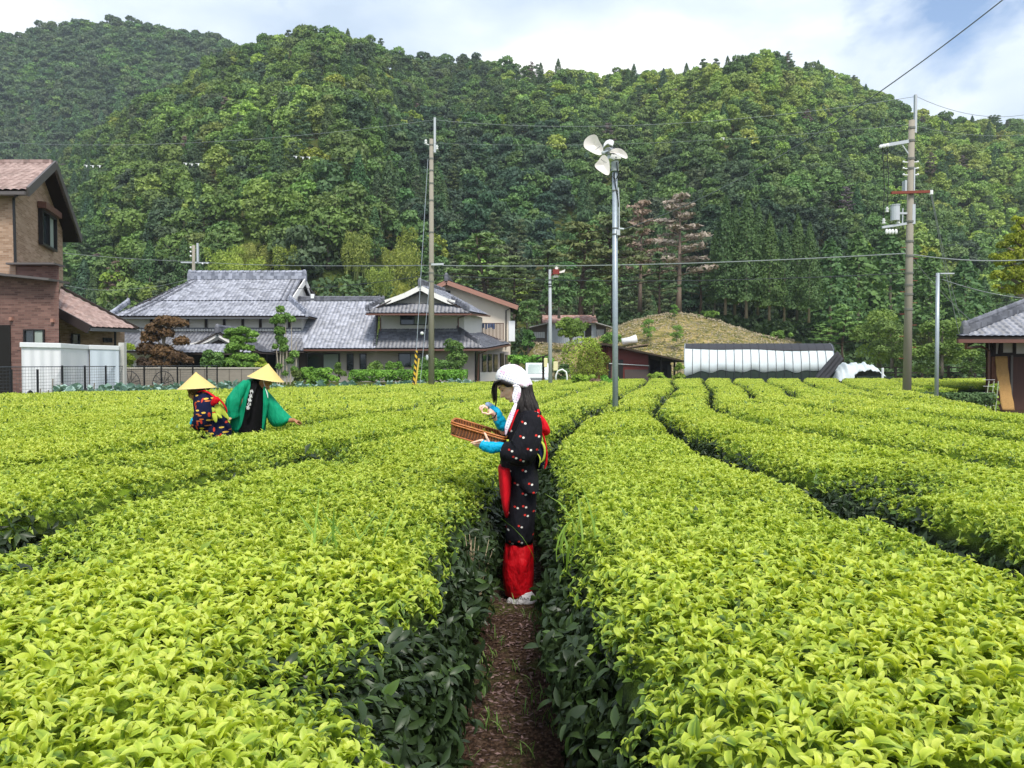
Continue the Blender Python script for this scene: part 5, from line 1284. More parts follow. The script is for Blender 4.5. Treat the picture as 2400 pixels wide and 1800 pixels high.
# ================================================================== plants near the houses
PROTO_SH = {}
def shrub(name, px, pytop, pybase, Y, wpx, label, cat='shrub', mt=None, size=.14, n=2600, lobes=14, tint=(1, 1, 1), flat=.9, group=None, boxy=False, aspect=1.6, depth=None, seed=0, stems=None, low=.0):
    """a leafy bush as wide as wpx source pixels, from its own lobes"""
    rng = np.random.default_rng(seed + int(px)); b = P(px, pybase, Y); t = P(px, pytop, Y); h = t.z - b.z; w = wpx / 1800 * Y; dep = depth or w * .8
    L_ = []
    lobes = lobes if boxy else int(lobes * 1.6)
    for i in range(lobes):
        if boxy: x, y, z = (-.5 + (i + .5) / lobes) * w, rng.uniform(-.45, .45) * dep, rng.uniform(.35, .85) * h; r = h * .34
        else:
            a = rng.uniform(0, 2 * PI); q = rng.uniform(0, 1) ** .5; zz = rng.uniform(low + .12, .86); k = math.sqrt(max(.05, 1 - ((zz - .42 - low * .4) / (.62 - low * .3)) ** 2))
            r = .18 * min(w, h * 1.3) * rng.uniform(.8, 1.2); x, y, z = math.cos(a) * q * (w / 2 - r) * k, math.sin(a) * q * (dep / 2 - r) * k, zz * h
        L_.append((x, y, min(z, h - r * .8), r))
    V, F, T = lobes_crown(L_, n, size, rng, flat=flat, aspect=aspect, up=-.5)
    if boxy: V[:, 0] = np.clip(V[:, 0], -w / 2, w / 2); V[:, 2] = np.clip(V[:, 2], .02, h)
    V[:, 2] = np.maximum(V[:, 2], .01)
    e = empty(name, (b.x, Y, b.z), label, cat, group)
    me = np_mesh('foliage', V, F, {'tone': T}); me.materials.append(mt or F_BROAD)
    o = bpy.data.objects.new('foliage', me); COL.objects.link(o); o.parent = e; o['tint'] = [float(v) for v in tint]
    m = MB()
    for i in range(stems or 4):
        a = rng.uniform(0, 2 * PI); q = rng.uniform(.1, .5); l = L_[i % len(L_)]
        m.tube([(math.cos(a) * .08, math.sin(a) * .08, -.1), (l[0] * .5, l[1] * .5, l[2] * .6), (l[0], l[1], l[2])], [.035, .025, .012], 5)
    o = link_mesh('stem', m.mesh('stem'), BARKD, e, world=False)
    return e
def crown_tree(name, px, pytop, pybase, Y, pads, label, mt, size, n, tint, trunk_r=.09, cat='tree', flat=.6, aspect=1.6, droop=0.):
    """garden tree made of foliage pads given in pixels: (px, py, radius px)"""
    rng = np.random.default_rng(int(px * 3)); b = P(px, pybase, Y); L_ = []
    for (x, y, r) in pads:
        q = P(x, y, Y); L_.append((q.x - b.x, rng.uniform(-.3, .3) * r / 1800 * Y, q.z - b.z, r / 1800 * Y))
    V, F, T = lobes_crown(L_, n, size, rng, flat=flat, aspect=aspect, up=-.6, droop=droop)
    e = empty(name, (b.x, Y, b.z), label, cat)
    me = np_mesh('crown', V, F, {'tone': T}); me.materials.append(mt); o = bpy.data.objects.new('crown', me); COL.objects.link(o); o.parent = e; o['tint'] = [float(v) for v in tint]
    m = MB(); h = P(px, pytop, Y).z - b.z
    m.tube([(0, 0, -.2), (.08, 0, h * .3), (-.05, 0, h * .6), (.02, 0, h * .92)], [trunk_r * 1.3, trunk_r, trunk_r * .7, trunk_r * .2], 7)
    for l in L_: m.tube([(0, 0, max(.2, l[2] * .72)), (l[0] * .6, l[1] * .5, l[2] * .93), (l[0], l[1], l[2])], [trunk_r * .5, trunk_r * .35, trunk_r * .15], 5)
    link_mesh('trunk', m.mesh('trunk'), BARK, e, world=False); return e
Z = .45
crown_tree('maple_tree', 385, 742, 875, 47.5, [(385, 755, 22), (410, 757, 20), (362, 770, 20), (350, 790, 22), (392, 782, 18), (425, 800, 18), (345, 820, 26), (380, 825, 26), (415, 838, 22), (365, 850, 24), (440, 845, 12), (400, 856, 18), (432, 758, 10)], 'reddish brown garden maple in front of the farmhouse', F_RED, .22, 5200, (1.5, 1.5, 1.3), .12, 'maple', .7)
crown_tree('garden_pine', 560, 768, 880, 46.5, [(545, 778, 16), (570, 776, 18), (590, 784, 14), (535, 788, 12), (560, 795, 20), (590, 798, 10), (555, 812, 22), (582, 815, 14), (540, 822, 14), (560, 835, 18), (585, 838, 20), (545, 850, 22), (580, 856, 20), (535, 858, 14)], 'cloud pruned green garden tree with layered pads before the porch', F_BROAD, .2, 6500, (1.15, 1.35, .8), .1, 'garden tree', .55)
e = empty('slim_garden_tree', (P(665, 900, 46.5).x, 46.5, Z), 'tall thin garden tree with small tufts on many bare stems', 'garden tree')
m = MB(); L_ = []; rng = np.random.default_rng(4)
for x0_, x1_, top in ((655, 657, 720), (663, 660, 730), (672, 668, 745), (680, 683, 750), (690, 694, 800), (650, 646, 790)):
    a, b = P(x0_, 905, 46.5) - e.location, P(x1_, top, 46.5) - e.location; m.tube([a, (a + b) / 2 + Vector((.06, 0, 0)), b], [.045, .035, .015], 5)
for x, y, r in ((657, 725, 10), (655, 748, 15), (672, 742, 10), (640, 752, 8), (684, 748, 9), (656, 775, 13), (662, 800, 12), (655, 790, 10), (665, 815, 11), (690, 830, 10), (680, 845, 9), (655, 858, 8), (690, 865, 8), (668, 875, 7), (645, 812, 7)):
    q = P(x, y, 46.5) - e.location; L_.append((q.x, 0, q.z, r / 1800 * 46.5))
V, F, T = lobes_crown(L_, 3600, .2, rng, flat=.85, aspect=2.4, up=-.8); me = np_mesh('foliage', V, F, {'tone': T}); me.materials.append(F_BROAD)
o = bpy.data.objects.new('foliage', me); COL.objects.link(o); o.parent = e; o['tint'] = [1.3, 1.4, .9]; link_mesh('stem', m.mesh('stem'), mat('pale_bark', '#a59a8b', .8), e, world=False)
shrub('young_bamboo', 612, 826, 880, 45, 34, 'yellow green feathery young bamboo beside the straw hat in green coat', 'bamboo', F_BAMBOO, .18, 900, 8, (1.3, 1.35, .7), aspect=3)
shrub('willow_shrub', 300, 792, 872, 45.5, 44, 'yellow green hanging bush between the concrete panel and the maple', 'bush', F_BAMBOO, .2, 2000, 10, (1.1, 1.2, .7), aspect=3)
shrub('shrub', 338, 838, 875, 44.8, 50, 'dark red brown low bush behind the end of the garden wall', 'bush', F_RED, .16, 900, 8)
shrub('shrub', 500, 820, 880, 45.4, 60, 'dark green bush between the maple and the cloud pruned tree', 'bush', F_BROAD, .16, 1800, 10, (.9, 1.05, .8))
shrub('hedge', 915, 866, 902, 44, 190, 'long clipped green hedge in front of the upper-storey house', 'hedge', F_BROAD, .13, 9000, 90, (1.15, 1.5, .75), boxy=True, depth=1.2)
shrub('hedge', 1048, 866, 900, 43.6, 96, 'right end of the clipped hedge, brighter, right of the concrete pole', 'hedge', F_BROAD, .13, 5000, 50, (1.4, 1.8, .75), boxy=True, depth=1.2)
shrub('shrub', 745, 861, 904, 43.6, 110, 'loose bright green bush at the left end of the hedge', 'bush', F_BROAD, .15, 3200, 20, (1.3, 1.55, .8))
shrub('shrub', 700, 868, 905, 43.2, 44, 'small brownish green bush at the foot of the slim garden tree', 'bush', F_BROAD, .14, 900, 8, (1.2, 1., .8))
shrub('shrub', 795, 849, 885, 46, 38, 'small rounded clipped bush below the narrow windows', 'bush', F_BROAD, .12, 1000, 8, (1.3, 1.3, .8))
shrub('shrub', 880, 846, 885, 46, 56, 'rosebush with pale tips above the hedge', 'bush', F_BROAD, .13, 1100, 9, (1.2, 1.2, .8))
shrub('shrub', 925, 848, 885, 45.6, 62, 'rounded clipped bush above the hedge left of the striped guy wire', 'bush', F_BROAD, .12, 1600, 10, (1.2, 1.4, .75))
shrub('shrub', 1012, 835, 890, 45, 100, 'large dark green bush behind the hedge at the concrete pole', 'bush', F_BROAD, .15, 4200, 18, (.85, 1.0, .75))
shrub('shrub', 1065, 788, 880, 46, 66, 'tall airy feathery shrub against the lower tiled roof', 'bush', F_BROAD, .17, 2600, 14, (1.05, 1.1, .85), aspect=2.4)
shrub('dome_bush', 1366, 794, 892, 44, 116, 'large dome shaped bush, smooth green top over ragged olive twigs', 'bush', F_LIGHT, .12, 9000, 60, (1.15, 1.15, .75), depth=2.6, flat=1.)
shrub('shrub', 1388, 818, 896, 42.6, 96, 'ragged olive yellow twiggy bush growing into the dome shaped bush', 'bush', F_GOLD, .13, 3800, 26, (.55, .62, .7), aspect=2.4)
shrub('shrub', 1318, 850, 893, 42, 40, 'dark shrub beside the curved white pipe', 'bush', F_DARK, .14, 900, 8, (1.3, 1.4, .9))
shrub('shrub', 1238, 762, 826, 60, 34, 'dark green bush between the cream house and the rusty roofed barn', 'bush', F_DARK, .25, 1200, 9, (1.4, 1.8, .9))
crown_tree('orchard_tree', 1338, 745, 800, 73, [(1315, 763, 13), (1330, 755, 15), (1350, 757, 14), (1340, 770, 18), (1320, 780, 12), (1362, 768, 12), (1355, 782, 13), (1335, 786, 10), (1372, 763, 8)], 'small olive green tree in front of the rusty roofed barn', F_BROAD, .35, 2000, (1.4, 1.3, .8), .12, 'tree', .8)
shrub('hydrangea', 1372, 876, 905, 38, 70, 'flowerbed plant with wide yellow green leaves right of the white pipe', 'plant', F_LIGHT, .16, 1000, 12, (1.1, 1.2, .7), aspect=1.2)
shrub('hydrangea', 1430, 880, 903, 38.5, 60, 'flowerbed plant with fresh green leaves left of the fan pole', 'plant', F_LIGHT, .16, 900, 10, (.8, 1.25, .8), aspect=1.2)
shrub('hydrangea', 1392, 888, 908, 37.4, 44, 'faded brownish hydrangea heads among the flowerbed leaves', 'plant', F_DEAD, .12, 500, 8, (1.2, 1.1, .9), aspect=1.1)
shrub('shrub', 1540, 873, 895, 48, 64, 'pale yellow green low bush in front of the red barn', 'bush', F_LIGHT, .14, 1300, 10, (1.3, 1.3, .8))
shrub('shrub', 1590, 845, 896, 49, 34, 'yellow green weeds between the red barn and the greenhouse', 'bush', F_LIGHT, .16, 900, 8, (1.1, 1.1, .8))
shrub('low_dark_hedge', 2212, 919, 968, 24.6, 205, 'low dark unclipped hedge in front of the slim steel pole', 'hedge', F_DARK, .10, 6000, 50, (1.2, 1.3, .9), boxy=True, depth=.8)
shrub('climbing_plant', 2325, 893, 966, 26.6, 34, 'climbing vegetable plant with yellow green leaves on a pole trellis', 'plant', F_LIGHT, .12, 500, 14, (1.3, 1.35, .8), aspect=1.3, depth=.4)
T_ = empty('trellis', P(2325, 965, 26.5), 'light pole and net trellis under the climbing plant', 'trellis'); T_.location.z = 0
for p0, p1 in ((2312, 2318), (2325, 2330), (2338, 2340)): MB().tube([(P(p0, 0, 26.4).x, 26.2, 0), (P(p1, 893, 26.4).x, 26.4, P(p1, 893, 26.4).z)], .015, 5).build('pole', mat('green_pole', '#9aa38a', .5), T_)
m = MB()
for k in range(5): m.tube([(P(2313, 0, 26.4).x, 26.3, .25 + .22 * k), (P(2340, 0, 26.4).x, 26.3, .25 + .22 * k)], .006, 4)
m.build('cross_line', WHITE, T_)
# golden tree reaching in from the right
crown_tree('persimmon_tree', 2425, 495, 800, 33, [(2395, 520, 14), (2378, 512, 8), (2400, 560, 26), (2370, 560, 16), (2348, 575, 14), (2390, 600, 30), (2355, 610, 22), (2330, 600, 10), (2410, 640, 30), (2370, 645, 26), (2340, 645, 16), (2395, 680, 22), (2360, 680, 16), (2430, 560, 40), (2440, 640, 44), (2380, 535, 10), (2335, 672, 8)],
           'tall tree with yellowing golden leaves reaching in at right edge', F_GOLD, .15, 7600, (.95, 1.05, .9), .2, 'tree', .8, 2.2, .6)
# back lane at the right: rail fence, bank and rice field
rc = hf('rice_field', np.linspace(24, 62, 20), np.linspace(60, 84, 12), lambda x, y: .12 + 0 * x); o = link_mesh('rice_field', rc, mat('rice_leaves', '#8fae3c', .9, .3, 2, bump=.8, bscale=12)); tag(o, kind='structure')
m = MB(); m.box2((24, 57.8, -.2), (60, 59.6, .3)); o = m.build('lane', mat('lane_concrete', '#9c978d', .9)); tag(o, kind='structure')
R_ = empty('rail_fence', (34, 58, .3), 'dark brown wooden rail fence along the lane behind the right hand house', 'fence')
for i in range(10): x = 27 + i * 2.; MB().box2((x - .07, 58.0, .2), (x + .07, 58.14, 1.65)).build('post', DARKWOOD, R_)
for z in (.7, 1.1, 1.5): MB().box2((26.5, 58.02, z - .05), (46, 58.1, z + .05)).build('rail', DARKWOOD, R_)
# cabbages
def cabbage_patch(n=430):
    rng = np.random.default_rng(6); V_, F_, A_, R_ = [], [], [], []; base = 0; cnt = 0
    while cnt < n:
        x = rng.uniform(-14.8, -2.2); y = float(end_far(x)) + rng.uniform(.1, 3.4) * (1 if x < -8 else .8)
        if x < -14.6: continue
        cnt += 1; nl = 9; yaw0 = rng.uniform(0, 6.28); z0 = gz(x, y) + rng.uniform(.02, .16) ; s = rng.uniform(.8, 1.3)
        for i in range(nl):
            V, F = leaf_mesh(.30 * s, .22 * s, rng.uniform(.5, 1.5), rng.uniform(.1, .4), 4, rng)
            V = V @ rotm(yaw0 + i * 2.4, math.radians(25 + 6 * i + rng.normal(0, 8))).T + np.array([x, y, z0 + .02 * i])
            V_.append(V); F_.append(F + base); base += len(V); A_.append(np.full(len(V), rng.random()))
    me = np_mesh('cabbages', np.concatenate(V_), np.concatenate(F_), {'tone': np.concatenate(A_)}, smooth=True)
    o = link_mesh('cabbages', me, foliage_mat('cabbage_leaves', (.10, .20, .11), (.30, .44, .30), .15, .5)); o['tint'] = [1, 1, 1]
    tag(o, 'strip of bluish green cabbage leaves between the tea and the fence', 'cabbages', kind='stuff')
cabbage_patch()
rk = np.random.default_rng(12); Lu = [(x, y, gz(x, y) + .12, rk.uniform(.12, .3)) for x, y in ((rk.uniform(-15, 9), 0) for _ in range(260)) for y in [float(end_far(x)) + rk.uniform(.1, 5.)]]
V, F, T = lobes_crown(Lu, 9000, .14, rk, flat=.8, aspect=2., up=-.2); V[:, 2] = np.maximum(V[:, 2], .0); o = link_mesh('weeds', np_mesh('weeds', V, F, {'tone': T}), F_BROAD); o['tint'] = [1.5, 1.9, .8]; tag(o, 'low green weeds along the far edge of the tea field', 'weeds', kind='stuff')

# ================================================================== poles, fans and wires
CONC = mat('pole_concrete', '#8f897c', .85, .18, 2.2, bump=.3, bscale=30, stretch=(1, 1, .3)); GALV = mat('galvanised_steel', '#9da6ad', .42, .25, 14, metal=.35, stretch=(1, 1, .5)); PORC = mat('white_porcelain', '#e9ebea', .2, .03); BLACK = mat('black_rubber', '#17181a', .5, .1)
RUSTY = mat('rusty_iron', '#7a3b2c', .7, .3, 8); LGREY = mat('light_grey_paint', '#b6bcc2', .4, .06)
def insul(m, p, s=1.):
    p = Vector(p)
    for k, r in ((0, .06), (.05, .045), (.09, .06), (.14, .035)): m.tube([p + Vector((0, 0, k * s)), p + Vector((0, 0, (k + .035) * s))], r * s, 8)
# -- tall concrete pole with transformer (right)
Yp = 24; base = P(2125, 918, Yp); base.z = 0; E = empty('utility_pole', base, 'tall concrete utility pole with transformer at the right', 'utility pole')
top = P(2137, 282, Yp); L0 = lambda py: base.lerp(top, (P(0, py, Yp).z) / top.z)
MB().tube([base - Vector((0, 0, .3)), top], .132, 16, r2=.088).build('shaft', CONC, E, smooth=True)
for py in (300, 330, 372, 395, 452, 520, 566, 600, 640, 668, 690, 725): 
    q = L0(py); r = .132 - .044 * q.z / top.z; MB().tube([q - Vector((0, 0, .03)), q + Vector((0, 0, .03))], r + .018, 14).build('band', mat('band_steel', '#6f7069', .5), E)
m = MB()
for i, py in enumerate(range(580, 860, 26)): q = L0(py); m.tube([q, q + Vector((.27 if i % 2 else -.27, 0, 0))], .011, 5)
m.build('step_bolt', RUSTY, E)
a = P(2150, 312, Yp); m = MB(); m.box2((P(2146, 0, Yp).x, Yp - .05, P(0, 312, Yp).z), (P(2151, 0, Yp).x, Yp + .05, P(0, 222, Yp).z)); m.build('lightning_mast', LGREY, E)
m = MB(); m.bar(P(2138, 330, Yp), P(2064, 343, Yp), .08, .1); m.bar(P(2112, 336, Yp), P(2130, 362, Yp), .03, .03); m.build('cross_arm', LGREY, E)
for p in (2064, 2072, 2080): m = MB(); q = P(p, 344 - (p - 2064) * .2, Yp - .05); m.ball(q, .055, 8, 6, (1, 1, 1.2)); m.build('insulator', PORC, E)
MB().bar(P(2089, 452, Yp - .16), P(2182, 449, Yp - .16), .07, .08).build('cross_arm', RUSTY, E)
m = MB(); m.tube([P(2182, 456, Yp - .16), P(2182, 446, Yp - .16)], .06, 8); m.build('insulator', PORC, E)
m = MB(); m.tube([P(2098, 517, Yp), P(2098, 482, Yp)], .135, 14); m.tube([P(2098, 482, Yp), P(2098, 480, Yp)], .15, 14); m.build('transformer', LGREY, E)
m = MB(); m.bar(P(2108, 500, Yp), P(2128, 500, Yp), .05, .06); m.bar(P(2115, 525, Yp), P(2116, 488, Yp), .03, .03); m.build('bracket', LGREY, E)
m = MB(); m.bar(P(2067, 533, Yp), P(2126, 524, Yp), .06, .07); m.build('cross_arm', LGREY, E)
for k, p in enumerate((2078, 2085, 2092, 2100)): m = MB(); q = P(p, 543, Yp); m.ball(q, .07, 8, 6, (.7, .7, 1.3)); m.build('cutout_fuse', PORC, E)
for p, y in ((2071, 520), (2079, 493), (2105, 520)): m = MB(); insul(m, P(p, y + 4, Yp), .9); m.build('insulator', PORC, E)
for p in (2118, 2151):
    for y in (380, 395, 410): m = MB(); m.tube([P(2134, y, Yp), P(p, y, Yp)], .02, 5); m.ball(P(p, y - 1, Yp), .035, 7, 5); m.build('insulator', PORC, E)
m = MB(); m.box2((P(2141, 0, Yp).x, Yp - .1, P(0, 526, Yp).z), (P(2148, 0, Yp).x, Yp + .1, P(0, 480, Yp).z)); m.box2((P(2123, 0, Yp).x, Yp - .1, P(0, 450, Yp).z), (P(2127, 0, Yp).x, Yp + .1, P(0, 424, Yp).z)); m.box2((P(2143, 0, Yp).x, Yp - .1, P(0, 450, Yp).z), (P(2146, 0, Yp).x, Yp + .1, P(0, 395, Yp).z)); m.build('switch_box', LGREY, E)
m = MB()
for a, b in (((2079, 345), (2079, 492)), ((2068, 345), (2070, 515)), ((2098, 480), (2108, 450))): m.tube([P(*a, Yp), (P(*a, Yp) + P(*b, Yp)) / 2 + Vector((.05, 0, 0)), P(*b, Yp)], .012, 5)
m.build('lead_wire', BLACK, E)
# -- slim steel pole
Ys = 19.5; b = P(2195, 935, Ys); b.z = 0; E = empty('steel_pole', b, 'slim galvanised steel pole beside the right hand house', 'pole')
MB().tube([b, P(2198, 640, Ys)], .05, 12, r2=.045).build('shaft', GALV, E, smooth=True)
m = MB(); m.bar(P(2204, 641, Ys), P(2236, 641, Ys), .04, .03); m.build('bracket', LGREY, E)
m = MB(); m.tube([P(2204, 655, Ys) + Vector((.06 * math.cos(a), 0, .09 * math.sin(a))) for a in np.linspace(0, 6.1, 10)], .008, 5); m.tube([P(2190, 648, Ys), P(2210, 648, Ys)], .02, 6); m.build('cable_clamp', BLACK, E)
# -- concrete pole (centre left)
Yc_ = 32; b = P(1011, 902, Yc_); b.z = .2; E = empty('utility_pole', b, 'concrete utility pole with guy wire in front of the upper-storey house', 'utility pole')
top = P(1011, 326, Yc_); MB().tube([b - Vector((0, 0, .3)), top], .135, 14, r2=.08).build('shaft', CONC, E, smooth=True)
m = MB(); m.box2((P(1016, 0, Yc_).x, Yc_ - .05, P(0, 358, Yc_).z), (P(1021, 0, Yc_).x, Yc_ + .05, P(0, 276, Yc_).z)); m.build('lightning_mast', LGREY, E)
for p, y in ((998, 332), (1024, 345)): m = MB(); m.tube([P(1011, y + 8, Yc_), P(p, y + 6, Yc_)], .02, 5); insul(m, P(p, y + 5, Yc_), 1.); m.build('insulator', PORC, E)
for py in (340, 372, 400, 430, 470, 545, 618, 640, 660): q = P(1011, py, Yc_); MB().tube([q - Vector((0, 0, .03)), q + Vector((0, 0, .03))], .148 - .055 * (q.z / 11), 12).build('band', mat('band_steel', '#6f7069', .5), E)
m = MB(); m.bar(P(1011, 620, Yc_ - .15), P(1040, 619, Yc_ - .15), .07, .08); m.build('cross_arm', LGREY, E)
m = MB(); m.ball(P(1001, 838, Yc_ - .17), .1, 8, 6, (.6, .6, 1.3)); m.build('meter', LGREY, E)
g0, g1 = P(1003, 372, Yc_), P(969, 900, Yc_ - 1.); g1.z = .3
GW = empty('guy_wire', g1, 'steel guy wire with yellow and black striped guard beside the concrete pole', 'guy wire')
MB().tube([g0, g1], .012, 5).build('wire', GALV, GW); MB().tube([P(1009, 640, Yc_), P(984, 905, Yc_ - 1)], .01, 5).build('wire', GALV, GW)
sm = bpy.data.materials.new('striped_guard'); t = NT(sm); zz = t.n('ShaderNodeSeparateXYZ', {0: t.obj()}); f = t.math('FRACT', t.math('MULTIPLY', t.math('ADD', zz.outputs['Z'], t.math('MULTIPLY', zz.outputs['X'], 1.2)), 4.)); t.out(t.pr(t.mix(t.math('GREATER_THAN', f, .5), C4('#c9a52a'), C4('#1b1a18')), .5))
for x0_, x1_ in ((971, 975),): MB().tube([P(970, 901, Yc_ - 1), P(976, 822, Yc_ - .85)], .055, 8).build('striped_guard', sm, GW)
MB().tube([P(974, 901, Yc_ - 1.05), P(982, 840, Yc_ - .9)], .035, 8).build('yellow_guard', mat('yellow_plastic', '#c9ab4a', .5), GW)
m = MB(); m.ball(P(989, 781, Yc_ - .3), .07, 8, 6); m.build('guy_insulator', PORC, GW)
# -- far pole behind the farmhouse
Yf = 74; b = P(453, 860, Yf); b.z = .4; E = empty('utility_pole', b, 'distant utility pole rising behind the farmhouse roof', 'utility pole')
MB().tube([b, P(454, 575, Yf)], .17, 12, r2=.14).build('shaft', CONC, E, smooth=True); MB().box2((P(456, 0, Yf).x, Yf - .1, P(0, 615, Yf).z), (P(460, 0, Yf).x, Yf + .1, P(0, 570, Yf).z)).build('lightning_mast', LGREY, E)
m = MB(); m.bar(P(424, 615, Yf), P(490, 616, Yf), .1, .12); m.build('cross_arm', LGREY, E)
for p, y in ((447, 580), (447, 590), (447, 600), (475, 618), (486, 617)): m = MB(); m.ball(P(p, y, Yf), .1, 7, 5); m.build('insulator', PORC, E)
# -- fan pole with the red old fan
Yr = 34; b = P(1290, 902, Yr); b.z = 0; E = empty('frost_fan', b, 'grey pole carrying an old red and white frost fan', 'frost fan')
MB().tube([b, P(1289, 632, Yr)], .10, 12, r2=.06).build('pole', mat('pale_grey_pole', '#a0a5aa', .6, .15, 3), E, smooth=True)
for y in (655, 665, 671): MB().tube([P(1289, y, Yr), P(1289, y + 2, Yr)], .085, 12).build('band', BLACK, E)
m = MB(); m.box(P(1303, 638, Yr - .1), (.28, .4, .22)); m.bar(P(1289, 648, Yr), P(1303, 636, Yr), .06, .06); m.build('motor', mat('red_paint', '#7c2b22', .5, .2), E)
def blade(name, pts, Y, mt, parent, bow=.04, tip=0.):
    """fan blade: outline in pixels, given thickness and a twist"""
    q = [P(x, y, Y) for x, y in pts]; c = sum(q, Vector()) / len(q); n = len(q); root = q[0]
    V = []
    for s in (-1, 1):
        for k in (0, .5, 1.):
            for p in q: v = c.lerp(p, k) if k < 1 else p; r_ = (v - root).length; V.append(v + Vector((0, s * .006 - tip * r_ + bow * (1 - k) * 1., 0)))
    F = []
    for s in range(2):
        o_ = s * 3 * n
        for k in range(2):
            for i in range(n): F.append((o_ + k * n + i, o_ + k * n + (i + 1) % n, o_ + (k + 1) * n + (i + 1) % n, o_ + (k + 1) * n + i))
    for i in range(n): F.append((2 * n + i, 2 * n + (i + 1) % n, 5 * n + (i + 1) % n, 5 * n + i))
    m = MB(); m.add(V, F); o = m.build(name, mt, parent, smooth=False); return o
BL = mat('white_blade', '#e2dcd8', .4, .06, 3)
blade('blade', [(1306, 637), (1312, 636), (1325, 631), (1323, 638), (1312, 640)], Yr - .2, BL, E, .01); blade('blade', [(1303, 632), (1300, 628), (1304, 624), (1309, 627), (1307, 632)], Yr - .2, BL, E, .01); blade('blade', [(1300, 642), (1296, 650), (1309, 650), (1308, 642)], Yr - .2, BL, E, .01)
for p, y, w in ((1279, 850, .16), (1302, 858, .2)): MB().box(P(p, y, Yr - .12), (w, .14, .4)).build('meter_box', mat('cream_box', '#d8cfa2', .5), E, bevel=.02)
# -- main frost fan
Yn = 14.1; b = P(1443, 957, Yn); b.z = 0; E = empty('frost_fan', b, 'tall galvanised pole with white three bladed frost fan', 'frost fan')
zz = lambda v: 280 + v * .12056; xx = lambda u: 1340 + u * .12056; Q = lambda u, v, Y=Yn: P(xx(u), zz(v), Y)
GALV2 = mat('spangled_zinc', '#97a2ab', .45, .3, 22, metal=.3)
MB().tube([b - Vector((0, 0, .2)), P(1441, 402, Yn)], .055, 16, r2=.047).build('pole', GALV2, E, smooth=True)
m = MB(); m.tube([Q(840, 1010), Q(840, 975)], .075, 16); m.box(Q(838, 890), (.125, .12, .155)); m.tube([Q(838, 990), Q(838, 812)], .03, 8); m.build('mast_head', mat('grey_cast', '#9aa3a4', .5, .1), E)
m = MB(); m.box(Q(872, 748), (.14, .16, .085)); m.box(Q(760, 745, Yn - .05), (.09, .14, .09), rot=Euler((0, .3, .5)).to_matrix()); m.build('control_box', WHITE, E, bevel=.006)
m = MB(); m.box(Q(875, 672), (.145, .17, .035)); m.build('box_lid', mat('dark_grey_lid', '#55585b', .5), E)
MB().ball(Q(862, 735, Yn - .085), .014, 10, 6, (1, .4, 1)).build('badge', mat('grey_badge', '#6c7177', .5), E)
m = MB(); m.tube([Q(790, 600, Yn + .1), Q(700, 610, Yn - .2)], .065, 14); m.build('motor', mat('motor_grey', '#8b9094', .45), E, smooth=False)
m = MB(); m.tube([Q(790, 610, Yn + .12), Q(785, 612, Yn - .02)], .072, 14); m.build('motor_cover', BLACK, E)
hd = [[Q(u, v, y) for u, v in o_] for y, o_ in ((Yn - .16, ((620, 540), (625, 470), (670, 410), (740, 385), (800, 400), (828, 430), (800, 515), (760, 500), (700, 470), (660, 500))),)]
m = MB(); m.prism(hd[0], (0, .26, 0)); m.build('hood', WHITE, E, bevel=.008)
MB().ball(Q(610, 650, Yn - .30), .035, 12, 8, (1, .8, 1)).build('hub', mat('grey_cast', '#9aa3a4', .5), E, smooth=True); MB().tube([Q(610, 650, Yn - .30), Q(700, 612, Yn - .2)], .02, 8).build('shaft', GALV, E)
def SM(pts):
    """round off an outline"""
    for _ in range(2):
        o_ = []
        for i in range(len(pts)): a, c = pts[i], pts[(i + 1) % len(pts)]; o_ += [(a[0] * .75 + c[0] * .25, a[1] * .75 + c[1] * .25), (a[0] * .25 + c[0] * .75, a[1] * .25 + c[1] * .75)]
        pts = o_
    return pts
cvt = lambda l: [(xx(u), zz(v)) for u, v in l]
B1 = SM(cvt([(620, 640), (565, 700), (480, 690), (330, 620), (228, 560), (225, 440), (300, 350), (380, 312), (455, 306), (500, 350), (530, 430), (600, 530)]))
B2 = SM(cvt([(610, 680), (560, 730), (520, 800), (438, 878), (470, 950), (600, 1040), (690, 1085), (742, 1065), (742, 900), (720, 770), (650, 690)]))
B3 = SM(cvt([(700, 640), (840, 550), (910, 545), (1000, 565), (1080, 640), (1110, 710), (1080, 745), (1000, 728), (930, 690), (850, 650)]))
blade('blade', B1, Yn - .30, BL, E, .05, .12); blade('blade', B2, Yn - .30, BL, E, .04, -.05); blade('blade', B3, Yn - .24, BL, E, .03, -.25)
m = MB()
for (u, v), a in (((500, 560), -.62), ((620, 815), .55)):
    c = Q(u, v, Yn - .40)
    for k in range(5): m.box(c + Vector((.024 * (k - 2) * math.cos(a), -.012 if v > 700 else -.0, -.024 * (k - 2) * math.sin(a))), (.013, .003, .02), rot=Euler((0, a, 0)).to_matrix())
m.build('blade_lettering', mat('grey_print', '#77797a', .6), E)
m = MB(); m.tube([Q(815, 440), Q(870, 475), Q(925, 520), Q(945, 600), Q(945, 800), Q(930, 845), Q(880, 830)], .009, 6)
m.tube([Q(870, 830, Yn - .06), Q(885, 930, Yn - .09), Q(905, 1060, Yn - .08), Q(880, 1140, Yn - .07), Q(835, 1170, Yn - .07), Q(800, 1110, Yn - .07), Q(830, 1020, Yn - .07), Q(840, 1200, Yn - .07), Q(875, 1420, Yn - .05), Q(900, 1560, Yn - .04), Q(915, 1700, Yn)], .009, 6)
m.tube([Q(900, 1010), Q(960, 1000, Yn - .03), Q(990, 1040, Yn - .03), Q(950, 1130, Yn - .03), Q(920, 1080)], .009, 6); m.build('cable', BLACK, E)
MB().tube([P(1449, 440, Yn), P(1451, 480, Yn), P(1451, 540, Yn)], .012, 6).build('conduit', LGREY, E)
